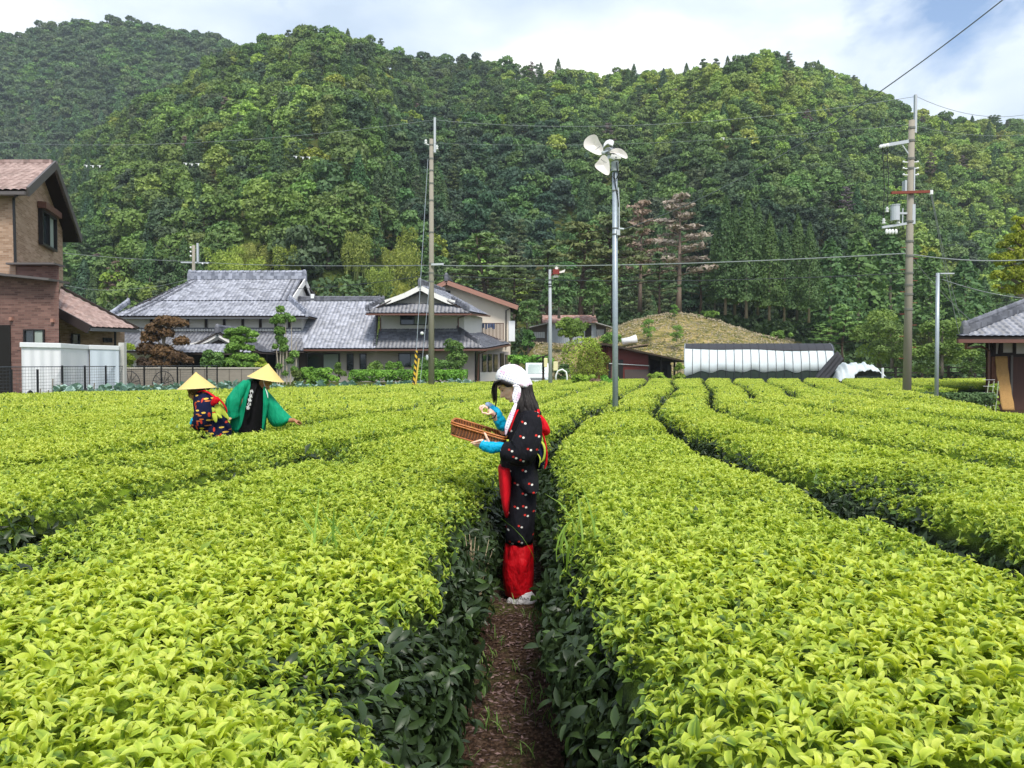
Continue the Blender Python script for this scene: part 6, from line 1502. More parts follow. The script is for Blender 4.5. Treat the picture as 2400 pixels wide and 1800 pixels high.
for y in (446, 534, 548): MB().tube([P(1441, y, Yn), P(1441, y + 2, Yn)], .058, 14).build('band', mat('band_steel', '#6f7069', .5), E)
m = MB(); m.tube([P(1450, 536, Yn - .03), P(1462, 537, Yn)], .02, 6); m.box(P(1449, 545, Yn - .06), (.06, .04, .1)); m.build('cable_clamp', LGREY, E)

# -- wires
def wire(pts, r, label, mt=None, sag=.0, n=16, name='power_line', group=None):
    V = []
    for a, b in zip(pts, pts[1:]):
        for i in range(n): f = i / n; q = a.lerp(b, f); q.z -= sag * 4 * f * (1 - f); V.append(q)
    V.append(pts[-1]); e = empty(name, V[0], label, 'power line', group); e.location = V[0]
    o = MB().tube(V, r, 5, cap=True).build('cable', mt or GREYW, e); return e
GREYW = mat('grey_wire', '#8b9292', .5, .1); DARKW = mat('dark_wire', '#3b4046', .5)
def seg(l): return [P(*q) for q in l]
wire(seg([(-60, 330, 40), (1017, 281, 32), (2148, 226, 24), (2500, 240, 26)]), .008, 'thin top wire running from the left edge to the tall concrete pole', sag=.55)
wire(seg([(60, 584, 66), (452, 613, 74), (1020, 622, 32), (2122, 594, 24), (2460, 604, 26)]), .018, 'grey cable running low across the whole view past both concrete poles', sag=.16)
wire(seg([(560, 676, 46), (1008, 644, 32), (2122, 640, 24)]), .012, 'dark cable sagging from the farmhouse roof to the concrete pole', DARKW, sag=.25)
wire(seg([(1463, 537, Yn), (2560, -172, 8.5)]), .008, 'thick grey cable rising from the fan pole out of the top right corner', mat('cable_grey', '#606868', .5), sag=.42, n=40)
wire(seg([(1013, 335, 32), (2132, 292, 24), (2500, 300, 26)]), .005, 'very thin upper wire between the two concrete poles', sag=.3)
wire(seg([(2182, 456, 23.8), (2248, 782, 25.8)]), .012, 'pair of service wires dropping from the rusty cross arm to the house roof', sag=.15)
wire(seg([(2184, 456, 23.8), (2258, 770, 25.8)]), .01, 'thinner service wire beside the drop wire to the house roof', sag=.25)
wire(seg([(2142, 610, 24), (2286, 760, 27)]), .012, 'wire running down from the concrete pole behind the slim pole to the roof', sag=.1)
wire(seg([(2208, 655, 19.5), (2460, 700, 26)]), .01, 'wire from the slim steel pole towards the golden tree', sag=.15)
wire(seg([(150, 668, 60), (300, 678, 58), (453, 650, 74)]), .012, 'thin wires above the wing of the brick house', sag=.2)
def hang(l, Y, label, wl, wr):
    e = wire(seg([wl, wr]), .008, label, DARKW, sag=.4)
    for p, y in l: m = MB(); q = P(p, y, Y); m.tube([q + Vector((-.22, 0, .10)), q + Vector((.1, 0, .08))], .022, 6); m.ball(q, .065, 7, 5, (.8, .8, 1.5)); m.build('insulator', PORC, e)
hang([(203, 390), (218, 391), (234, 391)], 60, 'hardly visible wire with three white insulators above the brick house gable', (-60, 384, 60), (500, 388, 62))
hang([(436, 385), (450, 387), (465, 386)], 62, 'hardly visible wire with three white insulators above the farmhouse', (380, 384, 62), (1000, 372, 62))
hang([(694, 369), (710, 371), (725, 371)], 60, 'hardly visible wire with three white insulators left of the concrete pole', (640, 362, 60), (1000, 352, 50))
hang([(1696, 326)], 60, 'hardly visible wire with one white insulator left of the tall pole', (1690, 324, 60), (2130, 300, 50))
shrub('vegetable_patch', 1245, 832, 860, 58, 110, 'bright green vegetable patch behind the white mini truck', 'vegetable patch', F_LIGHT, .22, 2600, 30, (.9, 1.3, .8), boxy=True, depth=3.)
for p_, t_, b_, w_, d_, l_ in ((1432, 772, 800, 60, 74, 'low green scrub on the left shoulder of the mound'), (1478, 790, 815, 70, 68, 'green scrub above the ridge of the red barn'), (1540, 800, 830, 90, 64, 'weedy scrub between the red barn roof and the mound'), (1398, 790, 815, 50, 72, 'leafy scrub right of the fan pole below the mound'), (1655, 742, 760, 70, 80, 'dark scrub at the foot of the leftmost cedar'), (1820, 752, 772, 80, 80, 'dark scrub under the right end of the cedar grove')):
    q_ = P(p_, 0, d_); e_ = shrub('scrub', p_, t_, b_, d_, w_, l_, 'bush', F_BROAD, .22, 1300, 9, (1.3, 1.35, .85)); e_.location.z = gz(q_.x, d_) - .1
# curved white pipe
m = MB(); c = P(1318, 882, 41); m.tube([P(1303, 898, 41), P(1303, 880, 41), P(1308, 869, 41), P(1318, 866, 41), P(1327, 872, 41), P(1329, 884, 41), P(1329, 902, 41)], .045, 8); tag(m.build('bent_pipe', WHITE, smooth=True), 'white pipe bent into an arch beside the dome shaped bush', 'pipe')
# shelter roof over the truck
E = empty('shelter', P(1275, 890, 41.5), 'small dark shelter roof on a post in front of the white truck', 'shelter'); E.location.z = 0
m = MB(); m.bar(P(1258, 840, 41.5), P(1290, 830, 41.5), 1.6, .07); m.build('roof', DARKWOOD, E); MB().box2((P(1274, 0, 41.5).x - .06, 41.4, 0), (P(1274, 0, 41.5).x + .06, 41.52, P(0, 834, 41.5).z)).build('post', DARKWOOD, E)
# kei truck
Yk = 47; E = empty('mini_truck', (P(1260, 0, Yk).x, Yk + 1.4, 0), 'small white mini truck parked behind the picker, facing the field', 'truck')
cx_ = P(1261, 0, Yk).x; w = 1.44; VW = mat('white_car_paint', '#dfe3e6', .25, .03); gy = .05
m = MB(); sec = [(0, .42), (0, .98), (.42, 1.12), (.75, 1.74), (1.0, 1.80), (1.75, 1.80), (1.8, .42)]
m.prism([(cx_ - w / 2, Yk + y, z) for y, z in sec], (w, 0, 0)); m.build('cab', VW, E, bevel=.04)
m = MB(); m.prism([(cx_ - w / 2 + .1, Yk + .42, 1.13), (cx_ + w / 2 - .1, Yk + .42, 1.13), (cx_ + w / 2 - .16, Yk + .73, 1.70), (cx_ - w / 2 + .16, Yk + .73, 1.70)], (0, -.03, .015)); m.build('windscreen', mat('windscreen', '#8fa29f', .1, .4, .8, spec=.9), E)
m = MB(); m.box2((cx_ - w / 2, Yk + 1.85, .62), (cx_ + w / 2, Yk + 3.3, .95)); m.build('cargo_bed', VW, E)
m = MB(); m.box2((cx_ - .45, Yk - .02, .78), (cx_ + .45, Yk - .005, .86)); m.build('grille', mat('dark_grille', '#5e656b', .5), E)
m = MB(); m.box2((cx_ - w / 2 - .01, Yk - .06, .40), (cx_ + w / 2 + .01, Yk - .001, .6)); m.build('bumper', VW, E, bevel=.02)
m = MB(); m.box2((cx_ - .17, Yk - .075, .45), (cx_ + .17, Yk - .062, .55)); m.build('number_plate', mat('yellow_plate', '#cdb955', .5), E)
for s in (-1, 1):
    MB().ball((cx_ + s * .55, Yk - .01, .80), .11, 12, 8, (1, .3, .8)).build('headlight', mat('lamp_glass', '#c9d3d8', .1, spec=.9), E, smooth=True)
    m = MB(); m.tube([(cx_ + s * w / 2, Yk + .5, 1.25), (cx_ + s * (w / 2 + .16), Yk + .42, 1.27)], .012, 5); m.box((cx_ + s * (w / 2 + .18), Yk + .4, 1.3), (.1, .05, .2)); m.build('mirror', BLACK, E)
    for y in (.75, 2.7):
        wh = MB().tube([(cx_ + s * (w / 2 - .16), Yk + y, .27), (cx_ + s * (w / 2), Yk + y, .27)], .27, 18).build('wheel', BLACK, E)
        MB().tube([(cx_ + s * (w / 2 - .02), Yk + y, .27), (cx_ + s * (w / 2 + .005), Yk + y, .27)], .15, 14).build('rim', LGREY, wh)
# ================================================================== people
def fabric(name, col, rough=.85, var=.15, fold=.5, fscale=9., stretch=(1, 1, .45), pattern=None):
    m = bpy.data.materials.new(name); t = NT(m)
    f = t.noise(fscale, 3, .5, sc=stretch); w = t.noise(240, 2)
    c = C4(col); cc = t.mix(f, tuple(v * (1 - var) for v in c[:3]) + (1,), tuple(min(1, v * (1 + var)) for v in c[:3]) + (1,))
    if pattern: cc = pattern(t, cc)
    nr = t.n('ShaderNodeBump', {'Height': t.math('ADD', t.math('MULTIPLY', f, 1.), t.math('MULTIPLY', w, .03)), 'Strength': fold, 'Distance': .05}).outputs[0]
    t.out(t.pr(cc, rough, nr, spec=.2)); return m
def planar(t, k=.0):
    s = t.n('ShaderNodeSeparateXYZ', {0: t.obj()})
    return t.math('ADD', s.outputs['X'], t.math('MULTIPLY', s.outputs['Y'], k)), s.outputs['Z']
def cell(t, x, z, dx, dz, sc, sx=1., sz=1., rnd=.8, off=0.):
    v = t.n('ShaderNodeCombineXYZ', {'X': t.math('MULTIPLY', t.math('ADD', x, dx), sc * sx), 'Y': t.math('MULTIPLY', t.math('ADD', z, dz), sc * sz), 'Z': off}).outputs[0]
    return t.n('ShaderNodeTexVoronoi', {'Vector': v, 'Scale': 1., 'Randomness': rnd}, voronoi_dimensions='2D').outputs['Distance']
def dots(t, cc):
    x, z = planar(t)
    a = t.math('LESS_THAN', cell(t, x, z, .0, .0, 11., 1, 1.15, .75), .085); b = t.math('LESS_THAN', cell(t, x, z, .019, -.008, 11., 1, 1.15, .75), .085)
    return t.mix(b, t.mix(a, cc, C4('#dedad2')), C4('#c8362c'))
def kasuri(t, cc):
    x, z = planar(t)
    y1 = t.math('LESS_THAN', cell(t, x, z, 0, 0, 7, .8, 1.7, .9), .125); y2 = t.math('LESS_THAN', cell(t, x, z, .02, .03, 7, .7, 2.4, .9), .12); r = t.math('LESS_THAN', cell(t, x, z, .01, .012, 7, 1.9, .8, .9), .15)
    c = t.mix(y1, cc, C4('#d8b04a')); c = t.mix(y2, c, C4('#c9743a')); return t.mix(r, c, C4('#b8402f'))
def polka(t, cc):
    x, z = planar(t, .3)
    u = t.math('MULTIPLY', t.math('ADD', x, t.math('MULTIPLY', z, .5)), 2 * PI / .027); v = t.math('MULTIPLY', t.math('ADD', z, t.math('MULTIPLY', x, -.5)), 2 * PI / .027)
    d = t.math('MULTIPLY', t.math('SINE', u), t.math('SINE', v)); m = t.math('GREATER_THAN', d, .55)
    n = t.noise(14, 2); pk = t.ramp(n, [(.52, 0.), (.64, 1.)])
    return t.mix(t.math('MULTIPLY', m, .6), t.mix(t.math('MULTIPLY', pk, .45), cc, C4('#d884b8')), t.mix(pk, C4('#5a67a8'), C4('#a84a90')))
M_KIM = fabric('black_dotted_kimono', '#1b1b21', .85, .35, 1.2, pattern=dots); M_NAVY = fabric('navy_kasuri_kimono', '#171c38', .9, .2, .6, pattern=kasuri)
M_SCARF = fabric('white_polka_scarf', '#e9e7ec', .8, .04, .5, 9, pattern=polka); M_RED = fabric('red_cloth', '#c41422', .75, .2, .7, 12); M_RED2 = fabric('red_gaiter_cloth', '#b3101c', .6, .3, 1., 9, (1.5, 1.5, .7)); M_CYAN = fabric('cyan_arm_cover', '#12a3cf', .5, .2, .8, 13, (1.4, 1, .8))
M_GREEN = fabric('green_happi_cloth', '#0a8a66', .7, .22, 1.6, 7, (1.4, 1.4, .35)); M_BLACK = fabric('black_cloth', '#131215', .85, .2, .6, 9); M_LIME = fabric('yellow_green_obi', '#b3c04a', .7, .15, .5); M_NAVYP = fabric('plain_navy_cloth', '#1b2340', .85, .2, .5)
M_TABI = fabric('white_shoe_cloth', '#c9c7ca', .7, .12, .5, 20, (1, 1, 1)); M_TRANSL = mat('pale_blue_film', '#9fbbe0', .3, .05, trans=.25, alpha=.8)
sk = bpy.data.materials.new('skin'); t = NT(sk); f = t.noise(18, 3)
t.out(t.pr(t.mix(f, C4('#edbca2'), C4('#f6cfba')), .5, None, spec=.35, **{'Subsurface Weight': .18, 'Subsurface Radius': (.01, .004, .002)})); SKIN = sk
sk2 = bpy.data.materials.new('tanned_skin'); t = NT(sk2); t.out(t.pr(t.mix(t.noise(18, 3), C4('#94664a'), C4('#ad7d5d')), .5, spec=.3)); SKIN2 = sk2
def hair_mat(n, a, b):
    m = bpy.data.materials.new(n); t = NT(m); f = t.noise(60, 4, .6, sc=(1, 1, .06)); t.out(t.pr(t.mix(f, C4(a), C4(b)), .5, t.bump(f, .8, .01), spec=.28)); return m
HAIR = hair_mat('black_hair', '#0d0a0a', '#221a18'); HAIRB = hair_mat('brown_hair', '#2a1a12', '#5c3c28')

class Fig:
    """helps lay a figure out from what its outline measures in the photograph, at its real distance"""
    def __init__(s, Y): s.Y = Y; s.m = Y / 1800
    def p(s, px, py, dy=0.): return P(px, py, s.Y + dy)
    def rings(s, rows, n=28, fold=0., nf=7, seed=0, sq=1.):
        """rows: (py, left px, right px, half depth m, depth offset m)"""
        out = []
        for k, (py, l, r, d, dy) in enumerate(rows):
            a, b = s.p(l, py, dy), s.p(r, py, dy); c = (a + b) / 2; w = (b.x - a.x) / 2; ring = []
            for i in range(n):
                th = 2 * PI * i / n; ca, sa = math.cos(th), math.sin(th)
                ca_, sa_ = math.copysign(abs(ca) ** sq, ca), math.copysign(abs(sa) ** sq, sa)
                q = 1 + fold * math.sin(nf * th + seed + k * .35) * (1 if abs(ca) < .93 else .3)
                ring.append(Vector((c.x + w * ca_ * (1 if abs(ca) > .9 else q), c.y + d * sa_ * q, c.z)))
            out.append(ring)
        return out
    def loft(s, name, rows, mt, parent, interp=3, **kw):
        R_ = []
        for a, b in zip(rows, rows[1:]):
            for i in range(interp): f = i / interp; g = f * f * (3 - 2 * f) * .35 + f * .65; R_.append(tuple(u + (v - u) * (f if j == 0 else g) for j, (u, v) in enumerate(zip(a, b))))
        R_.append(rows[-1]); m = MB(); m.loft(s.rings(R_, **kw)); return m.build(name, mt, parent, smooth=True)
    def path(s, pts, rs, name, mt, parent, n=16, flat=1., wr=0., sub=4, seed=0, nf=5):
        q = [Vector(p) for p in pts]; P2, R2 = [], []
        for i in range(len(q) - 1):
            p0, p1, p2, p3 = q[max(i - 1, 0)], q[i], q[i + 1], q[min(i + 2, len(q) - 1)]
            for k in range(sub):
                f = k / sub; P2.append(.5 * ((2 * p1) + (p2 - p0) * f + (2 * p0 - 5 * p1 + 4 * p2 - p3) * f * f + (3 * p1 - p0 - 3 * p2 + p3) * f ** 3)); R2.append((rs[i] + (rs[i + 1] - rs[i]) * f) * (1 + wr * math.sin(len(P2) * 1.7 + seed)))
        P2.append(q[-1]); R2.append(rs[-1]); m = MB(); m.tube(P2, R2, n, flat=flat)
        if name is None: return m
        return m.build(name, mt, parent, smooth=True)
    def sheet(s, name, pts, mt, parent, thick=.006, bulge=.02, dy=0.):
        """a cloth piece: outline in px (list of (px,py,dy)), bulged and given thickness"""
        q = [s.p(a, b, c + dy) for a, b, c in pts]; c = sum(q, Vector()) / len(q); n = len(q); V = [c + Vector((0, -bulge, 0))]; F = []
        for k in (.5, 1.):
            for v in q: V.append(c.lerp(v, k) + Vector((0, -bulge * (1 - k * k) * .9 + .004 * math.sin(v.z * 80 + v.x * 50), 0)))
        for i in range(n): j = (i + 1) % n; F += [(0, 1 + i, 1 + j), (1 + i, 1 + n + i, 1 + n + j, 1 + j)]
        m = MB(); m.add(V, F); o = m.build(name, mt, parent, smooth=True); md = o.modifiers.new('thick', 'SOLIDIFY'); md.thickness = thick; md.offset = 0; sb = o.modifiers.new('sub', 'SUBSURF'); sb.levels = 1; sb.render_levels = 2; return o
def remesh(name, mb, voxel, mt, parent, smooth_it=4):
    """melt the pieces of a body into one continuous skin"""
    me = mb.mesh('tmp'); o = bpy.data.objects.new('tmp', me); COL.objects.link(o)
    r = o.modifiers.new('r', 'REMESH'); r.mode = 'VOXEL'; r.voxel_size = voxel; r.use_smooth_shade = True
    sm = o.modifiers.new('s', 'SMOOTH'); sm.factor = .5; sm.iterations = smooth_it
    dg = bpy.context.evaluated_depsgraph_get(); dg.update(); new = bpy.data.meshes.new_from_object(o.evaluated_get(dg)); bpy.data.objects.remove(o)
    new.name = name; ob = link_mesh(name, new, mt, parent, True, True); return ob
def head_rings(m, O, f, u, sc, tilt=0.):
    """a head with brow, nose, lips and chin; O centre, f where the face looks, u top of the head"""
    f = f.normalized(); u = u.normalized(); sd_ = f.cross(u).normalized()
    prof = [(-.118, .052, .02, .018), (-.112, .078, -.02, .036), (-.10, .083, -.045, .048), (-.085, .078, -.062, .057), (-.072, .083, -.07, .061), (-.060, .080, -.077, .064), (-.048, .086, -.083, .066), (-.036, .090, -.088, .068),
            (-.02, .088, -.092, .070), (0, .080, -.096, .072), (.015, .083, -.098, .074), (.035, .090, -.100, .076), (.055, .086, -.098, .075), (.075, .074, -.09, .069), (.092, .052, -.072, .055), (.104, .02, -.04, .032)]
    rings = []
    for U, F1, F0, S in prof:
        ring = []
        for i in range(32):
            th = 2 * PI * i / 32; c, s_ = math.cos(th), math.sin(th); F_ = (F1 + F0) / 2 + (F1 - F0) / 2 * c
            nb = 0
            if -.05 < U < .02: nb = (.033 if U == -.036 else .026 if U == -.02 else .012 if U == 0 else .008) * math.exp(-(s_ / .22) ** 2) * (c > 0)
            if U in (-.072, -.060): nb = .009 * math.exp(-(s_ / .4) ** 2) * (c > 0)
            if U == 0: nb -= .006 * math.exp(-((abs(s_) - .42) / .2) ** 2) * (c > 0)
            ring.append(O + sc * ((F_ + nb) * f + U * u + S * s_ * sd_))
        rings.append(ring)
    m.loft(rings)
    for s_ in (-1, 1):
        c = O + sc * (-.012 * f - .012 * u + s_ * .072 * sd_)
        m.tube([c - u * sc * .028 + f * .004 * sc, c - sd_ * s_ * -.006 * sc, c + u * sc * .026 - f * .004 * sc], [.007 * sc, .013 * sc, .010 * sc], 8)
def face_marks(parent, O, f, u, sc, sides=(1,)):
    f = f.normalized(); u = u.normalized(); sd_ = f.cross(u).normalized(); pt = lambda F, U, S: O + sc * (F * f + U * u + S * sd_)
    for s_ in sides:
        m = MB(); m.tube([pt(.082, .004, s_ * .018), pt(.081, -.001, s_ * .030), pt(.070, .0, s_ * .044)], [.0014, .0028, .0016], 6); m.build('eye', mat('dark_lashes', '#18110f', .5), parent)
        m = MB(); m.tube([pt(.088, .028, s_ * .014), pt(.086, .033, s_ * .028), pt(.072, .030, s_ * .046)], [.0018, .0026, .001], 6); m.build('eyebrow', mat('dark_brow', '#2b1f1a', .8), parent)
    m = MB(); m.tube([pt(.083, -.067, -.020), pt(.0895, -.066, 0), pt(.083, -.067, .020)], [.001, .0048, .001], 6); m.build('lips', mat('lip_colour', '#a5574f', .5), parent)
def finger(m, pts, r=.008): m.tube(pts, [r * 1.05] + [r * (1 - .07 * i) for i in range(1, len(pts) - 1)] + [r * .75], 8); m.ball(pts[-1], r * .8, 8, 6)

# ---- picker in the black kimono -------------------------------------------
A = Fig(5.14); E = empty('person', (A.p(1222, 1418).x, 5.14, .03), 'woman in black dotted kimono and polka dot headscarf picking tea in the path', 'person')
m = MB(); f = Vector((-.81, -.12, -.59)); u = Vector((-.59, 0, .81)); O = A.p(1196, 902)
head_rings(m, O, f, u, .88)
m.tube([O - u * .06 - f * .03, A.p(1222, 945), A.p(1232, 968)], [.046, .047, .07], 14)
m.loft(A.rings([(962, 1214, 1252, .06, 0), (975, 1207, 1256, .12, 0), (1000, 1199, 1256, .13, 0), (1050, 1198, 1250, .10, 0), (1100, 1200, 1250, .10, 0), (1135, 1202, 1246, .12, 0), (1160, 1204, 1242, .11, 0)]))
for s_ in (-1, 1):
    m.tube([A.p(1222, 1140, s_ * .08), A.p(1222, 1260, s_ * .08), A.p(1222, 1385, s_ * .08), A.p(1222, 1400, s_ * .08)], [.055, .045, .036, .034], 12)
    m.tube([A.p(1232, 1404, s_ * .08), A.p(1205, 1408, s_ * .08), A.p(1194, 1412, s_ * .08)], [.035, .036, .025], 10)
m.tube([A.p(1238, 985, -.10), A.p(1232, 1040, -.19), A.p(1225, 1062, -.2), A.p(1185, 1048, -.17), A.p(1152, 1042, -.14)], [.05, .043, .038, .030, .023], 12)      # near arm
m.tube([A.p(1235, 985, .12), A.p(1210, 1025, .17), A.p(1195, 1035, .14), A.p(1178, 1005, .06), A.p(1160, 972, 0)], [.05, .043, .036, .030, .022], 12)      # far arm
# near (left) hand under the basket: palm, thumb over the rim, four fingers below
pw = A.p(1152, 1042, -.14); pc = A.p(1139, 1036, -.14)
m.tube([pw, pc, A.p(1129, 1035, -.14)], [.024, .034, .027], 12, flat=.55)
finger(m, [A.p(1146, 1036, -.16), A.p(1141, 1026, -.17), A.p(1137, 1017, -.165), A.p(1133, 1011, -.155)], .0095)
finger(m, [A.p(1132, 1031, -.155), A.p(1122, 1033, -.165), A.p(1112, 1036, -.165), A.p(1104, 1038, -.16)], .008)
finger(m, [A.p(1131, 1036, -.145), A.p(1120, 1040, -.15), A.p(1112, 1041, -.14), A.p(1107, 1039, -.125)], .0082)
finger(m, [A.p(1132, 1040, -.13), A.p(1122, 1044, -.13), A.p(1115, 1044, -.11), A.p(1111, 1042, -.095)], .008)
finger(m, [A.p(1134, 1043, -.115), A.p(1126, 1047, -.11), A.p(1120, 1047, -.095), A.p(1116, 1045, -.08)], .007)
# far (right) hand raised, pinching a leaf
pw = A.p(1161, 974, 0)
m.tube([pw, A.p(1153, 967, -.005), A.p(1145, 961, -.01)], [.022, .031, .026], 12, flat=.6)
finger(m, [A.p(1143, 957, -.02), A.p(1135, 953, -.03), A.p(1129, 959, -.035), A.p(1130, 966, -.035)], .008)
finger(m, [A.p(1150, 968, -.03), A.p(1144, 971, -.04), A.p(1137, 968, -.042), A.p(1132, 968, -.038)], .009)
finger(m, [A.p(1142, 955, 0), A.p(1134, 951, -.005), A.p(1127, 954, -.01), A.p(1126, 960, -.012)], .0082)
finger(m, [A.p(1141, 955, .018), A.p(1133, 950, .018), A.p(1126, 952, .012), A.p(1124, 957, .008)], .008)
finger(m, [A.p(1142, 957, .034), A.p(1135, 952, .036), A.p(1129, 953, .03), A.p(1127, 957, .026)], .007)
remesh('body', m, .0036, SKIN, E)
face_marks(E, O, f, u, .88, (-1, 1))
# hair
A.loft('hair', [(893, 1208, 1243, .085, .01), (905, 1204, 1247, .088, .01), (920, 1208, 1251, .085, .0), (936, 1210, 1256, .085, -.01), (950, 1204, 1260, .095, -.02), (965, 1203, 1264, .11, -.02), (975, 1206, 1265, .12, -.02)], HAIR, E, fold=.03, nf=11)
lock = lambda pts, rs, k: A.path([A.p(*q) for q in pts], rs, 'hair_lock', HAIR, E, n=8, flat=.35, sub=4)
A.sheet('bangs', [(1164, 891, -.07), (1157, 893, -.06), (1153, 903, -.055), (1152.5, 920, -.05), (1154, 936, -.05), (1158, 950, -.05), (1161, 938, -.05), (1162.5, 922, -.052), (1163, 908, -.055), (1167, 898, -.07)], HAIR, E, .006, .008)
lock([(1185, 892, -.06), (1168, 893, -.085), (1156, 902, -.078), (1152, 920, -.075), (1154, 940, -.07)], [.018, .02, .012, .006, .002], 1)
lock([(1165, 893, -.088), (1162, 915, -.082), (1163, 935, -.078), (1161, 954, -.07)], [.008, .010, .007, .002], 1)
A.sheet('temple_hair', [(1160, 897, -.07), (1168, 889, -.085), (1185, 892, -.092), (1200, 899, -.095), (1203, 906, -.09), (1197, 906, -.092), (1190, 909, -.086), (1184, 902, -.088), (1176, 899, -.084), (1168, 901, -.078), (1162, 906, -.07)], HAIR, E, .01, .012)
for k, (a, b, c) in enumerate(((1228, 1236, 1246), (1236, 1246, 1258), (1218, 1222, 1224), (1242, 1254, 1268), (1212, 1212, 1206), (1232, 1241, 1250))):
    lock([(a, 902, -.07), (a + 2, 925, -.085), (b, 950, -.11), (c, 972 + 5 * (k % 3), -.13)], [.016, .022, .022, .005], k)
# headscarf
sc_ = A.loft('headscarf', [(853.5, 1193, 1206, .02, 0), (856, 1182, 1213, .05, 0), (861, 1173, 1223, .07, 0), (870, 1165, 1232, .088, 0), (880, 1161, 1239, .097, 0), (888, 1161, 1243, .102, 0), (894, 1166, 1246, .104, .0), (899, 1180, 1248, .104, .0), (903, 1194, 1248, .10, .0), (907, 1204, 1246, .09, .0)], M_SCARF, E, fold=.004, nf=9)
A.sheet('scarf_end', [(1203, 903, -.10), (1212, 901, -.11), (1220, 905, -.10), (1222, 915, -.105), (1220, 930, -.11), (1214, 942, -.12), (1208, 950, -.125), (1203, 945, -.12), (1200, 934, -.115), (1200, 924, -.11), (1205, 914, -.105)], M_SCARF, E, .006, .008)
m = MB(); m.ball(A.p(1208, 905, -.105), .014, 12, 8, (1.3, .7, .8)); m.build('scarf_knot', M_SCARF, E, smooth=True)
A.path([A.p(1209, 946, -.12), A.p(1203, 962, -.15), A.p(1194, 985, -.165), A.p(1188, 1002, -.17), A.p(1185, 1020, -.17)], [.010, .017, .020, .017, .004], 'scarf_strap', M_SCARF, E, n=10, flat=.25)
# kimono
A.loft('kimono_jacket', [(953, 1218, 1250, .07, 0), (960, 1210, 1260, .13, 0), (970, 1203, 1265, .165, 0), (985, 1194, 1267, .175, 0), (1005, 1189, 1268, .18, 0), (1030, 1184, 1266, .175, 0), (1060, 1175, 1262, .165, 0), (1085, 1172, 1259, .16, 0), (1100, 1179, 1260, .165, 0), (1120, 1193, 1262, .182, 0), (1138, 1211, 1263, .188, .0), (1147, 1224, 1263, .19, .0), (1147.5, 1228, 1258, .16, 0)], M_KIM, E, fold=.014, nf=9)
A.path([A.p(1246, 972, -.14), A.p(1244, 995, -.18), A.p(1236, 1030, -.21), A.p(1222, 1058, -.215), A.p(1200, 1060, -.20), A.p(1180, 1055, -.18)], [.052, .075, .094, .098, .075, .058], 'sleeve', M_KIM, E, n=22, wr=.012)
A.sheet('sleeve_drape', [(1176, 1040, -.19), (1195, 1045, -.22), (1225, 1050, -.27), (1250, 1060, -.25), (1254, 1078, -.2), (1240, 1092, -.21), (1215, 1094, -.23), (1192, 1087, -.22), (1178, 1078, -.2)], M_KIM, E, .05, .035)
A.path([A.p(1232, 972, .13), A.p(1206, 1010, .16), A.p(1192, 1025, .14), A.p(1180, 1010, .08)], [.055, .075, .07, .046], 'sleeve', M_KIM, E, n=18, wr=.02)
A.path([A.p(1222, 950, -.075), A.p(1212, 962, -.12), A.p(1202, 985, -.155), A.p(1194, 1012, -.16)], [.008, .010, .010, .007], 'collar', M_RED, E, n=8, flat=.6)
A.loft('skirt', [(1098, 1190, 1258, .15, 0), (1140, 1188, 1259, .155, 0), (1180, 1187, 1257, .15, 0), (1230, 1186, 1253, .145, 0), (1268, 1184, 1250, .14, 0)], M_KIM, E, fold=.012, nf=6)
A.loft('apron', [(1093, 1168, 1197, .16, -.02), (1097, 1167, 1199, .165, -.02), (1120, 1169, 1200, .17, -.02), (1150, 1172, 1198, .17, -.015), (1182, 1177, 1194, .165, -.01), (1205, 1183, 1192, .13, 0)], M_RED, E, fold=.01, nf=4, sq=.8)
A.loft('gaiters', [(1262, 1187, 1246, .13, 0), (1285, 1182, 1250, .14, 0), (1310, 1179, 1251, .145, 0), (1345, 1177, 1251, .14, 0), (1375, 1180, 1250, .135, 0), (1391, 1184, 1249, .125, 0)], M_RED2, E, fold=.05, nf=6, interp=4)
for s_ in (-1, 1):
    sh = A.loft('shoe', [(1386, 1200, 1246, .036, s_ * .08), (1396, 1196, 1254, .045, s_ * .08), (1406, 1188, 1258, .05, s_ * .08), (1414, 1186, 1259, .05, s_ * .08), (1419, 1188, 1257, .046, s_ * .08)], M_TABI, E, fold=.01)
m = MB(); c = A.p(1220, 1403, -.135)
for a, b in (((0, 0), (4, -8)), ((4, -8), (9, -8)), ((9, -8), (6, -3)), ((10, 0), (12, -5)), ((14, 0), (15, -5)), ((15, -5), (19, 0)), ((20, -1), (23, -5)), ((23, -5), (26, -1))): m.tube([A.p(1214 + a[0], 1406 + a[1], -.134), A.p(1214 + b[0], 1406 + b[1], -.134)], .0018, 4)
m.build('shoe_lettering', mat('black_ink', '#2a2a30', .7), E)
# arm covers
A.path([A.p(1185, 1049, -.175), A.p(1170, 1048, -.17), A.p(1152, 1049, -.155), A.p(1137, 1044, -.145), A.p(1128, 1039, -.14)], [.036, .038, .043, .043, .034], 'arm_cover', M_CYAN, E, n=18, wr=.05, flat=.9)
A.path([A.p(1182, 1004, .06), A.p(1174, 992, .045), A.p(1167, 978, .025), A.p(1162, 966, .018), A.p(1150, 954, .022)], [.036, .042, .037, .034, .020], 'arm_cover', M_CYAN, E, n=18, wr=.05, seed=2)
A.sheet('cover_frill', [(1136, 944, .03), (1144, 941, .035), (1154, 946, .035), (1163, 952, .03), (1166, 962, .02), (1158, 966, .02), (1148, 960, .03), (1137, 954, .03)], M_TRANSL, E, .004, .02)
m = MB(); m.tube([A.p(1163, 966, -.028), A.p(1163, 972, -.036), A.p(1158, 979, -.03), A.p(1150, 982, -.01), A.p(1147, 980, .01)], .0042, 7); m.build('wrist_band', BLACK, E)
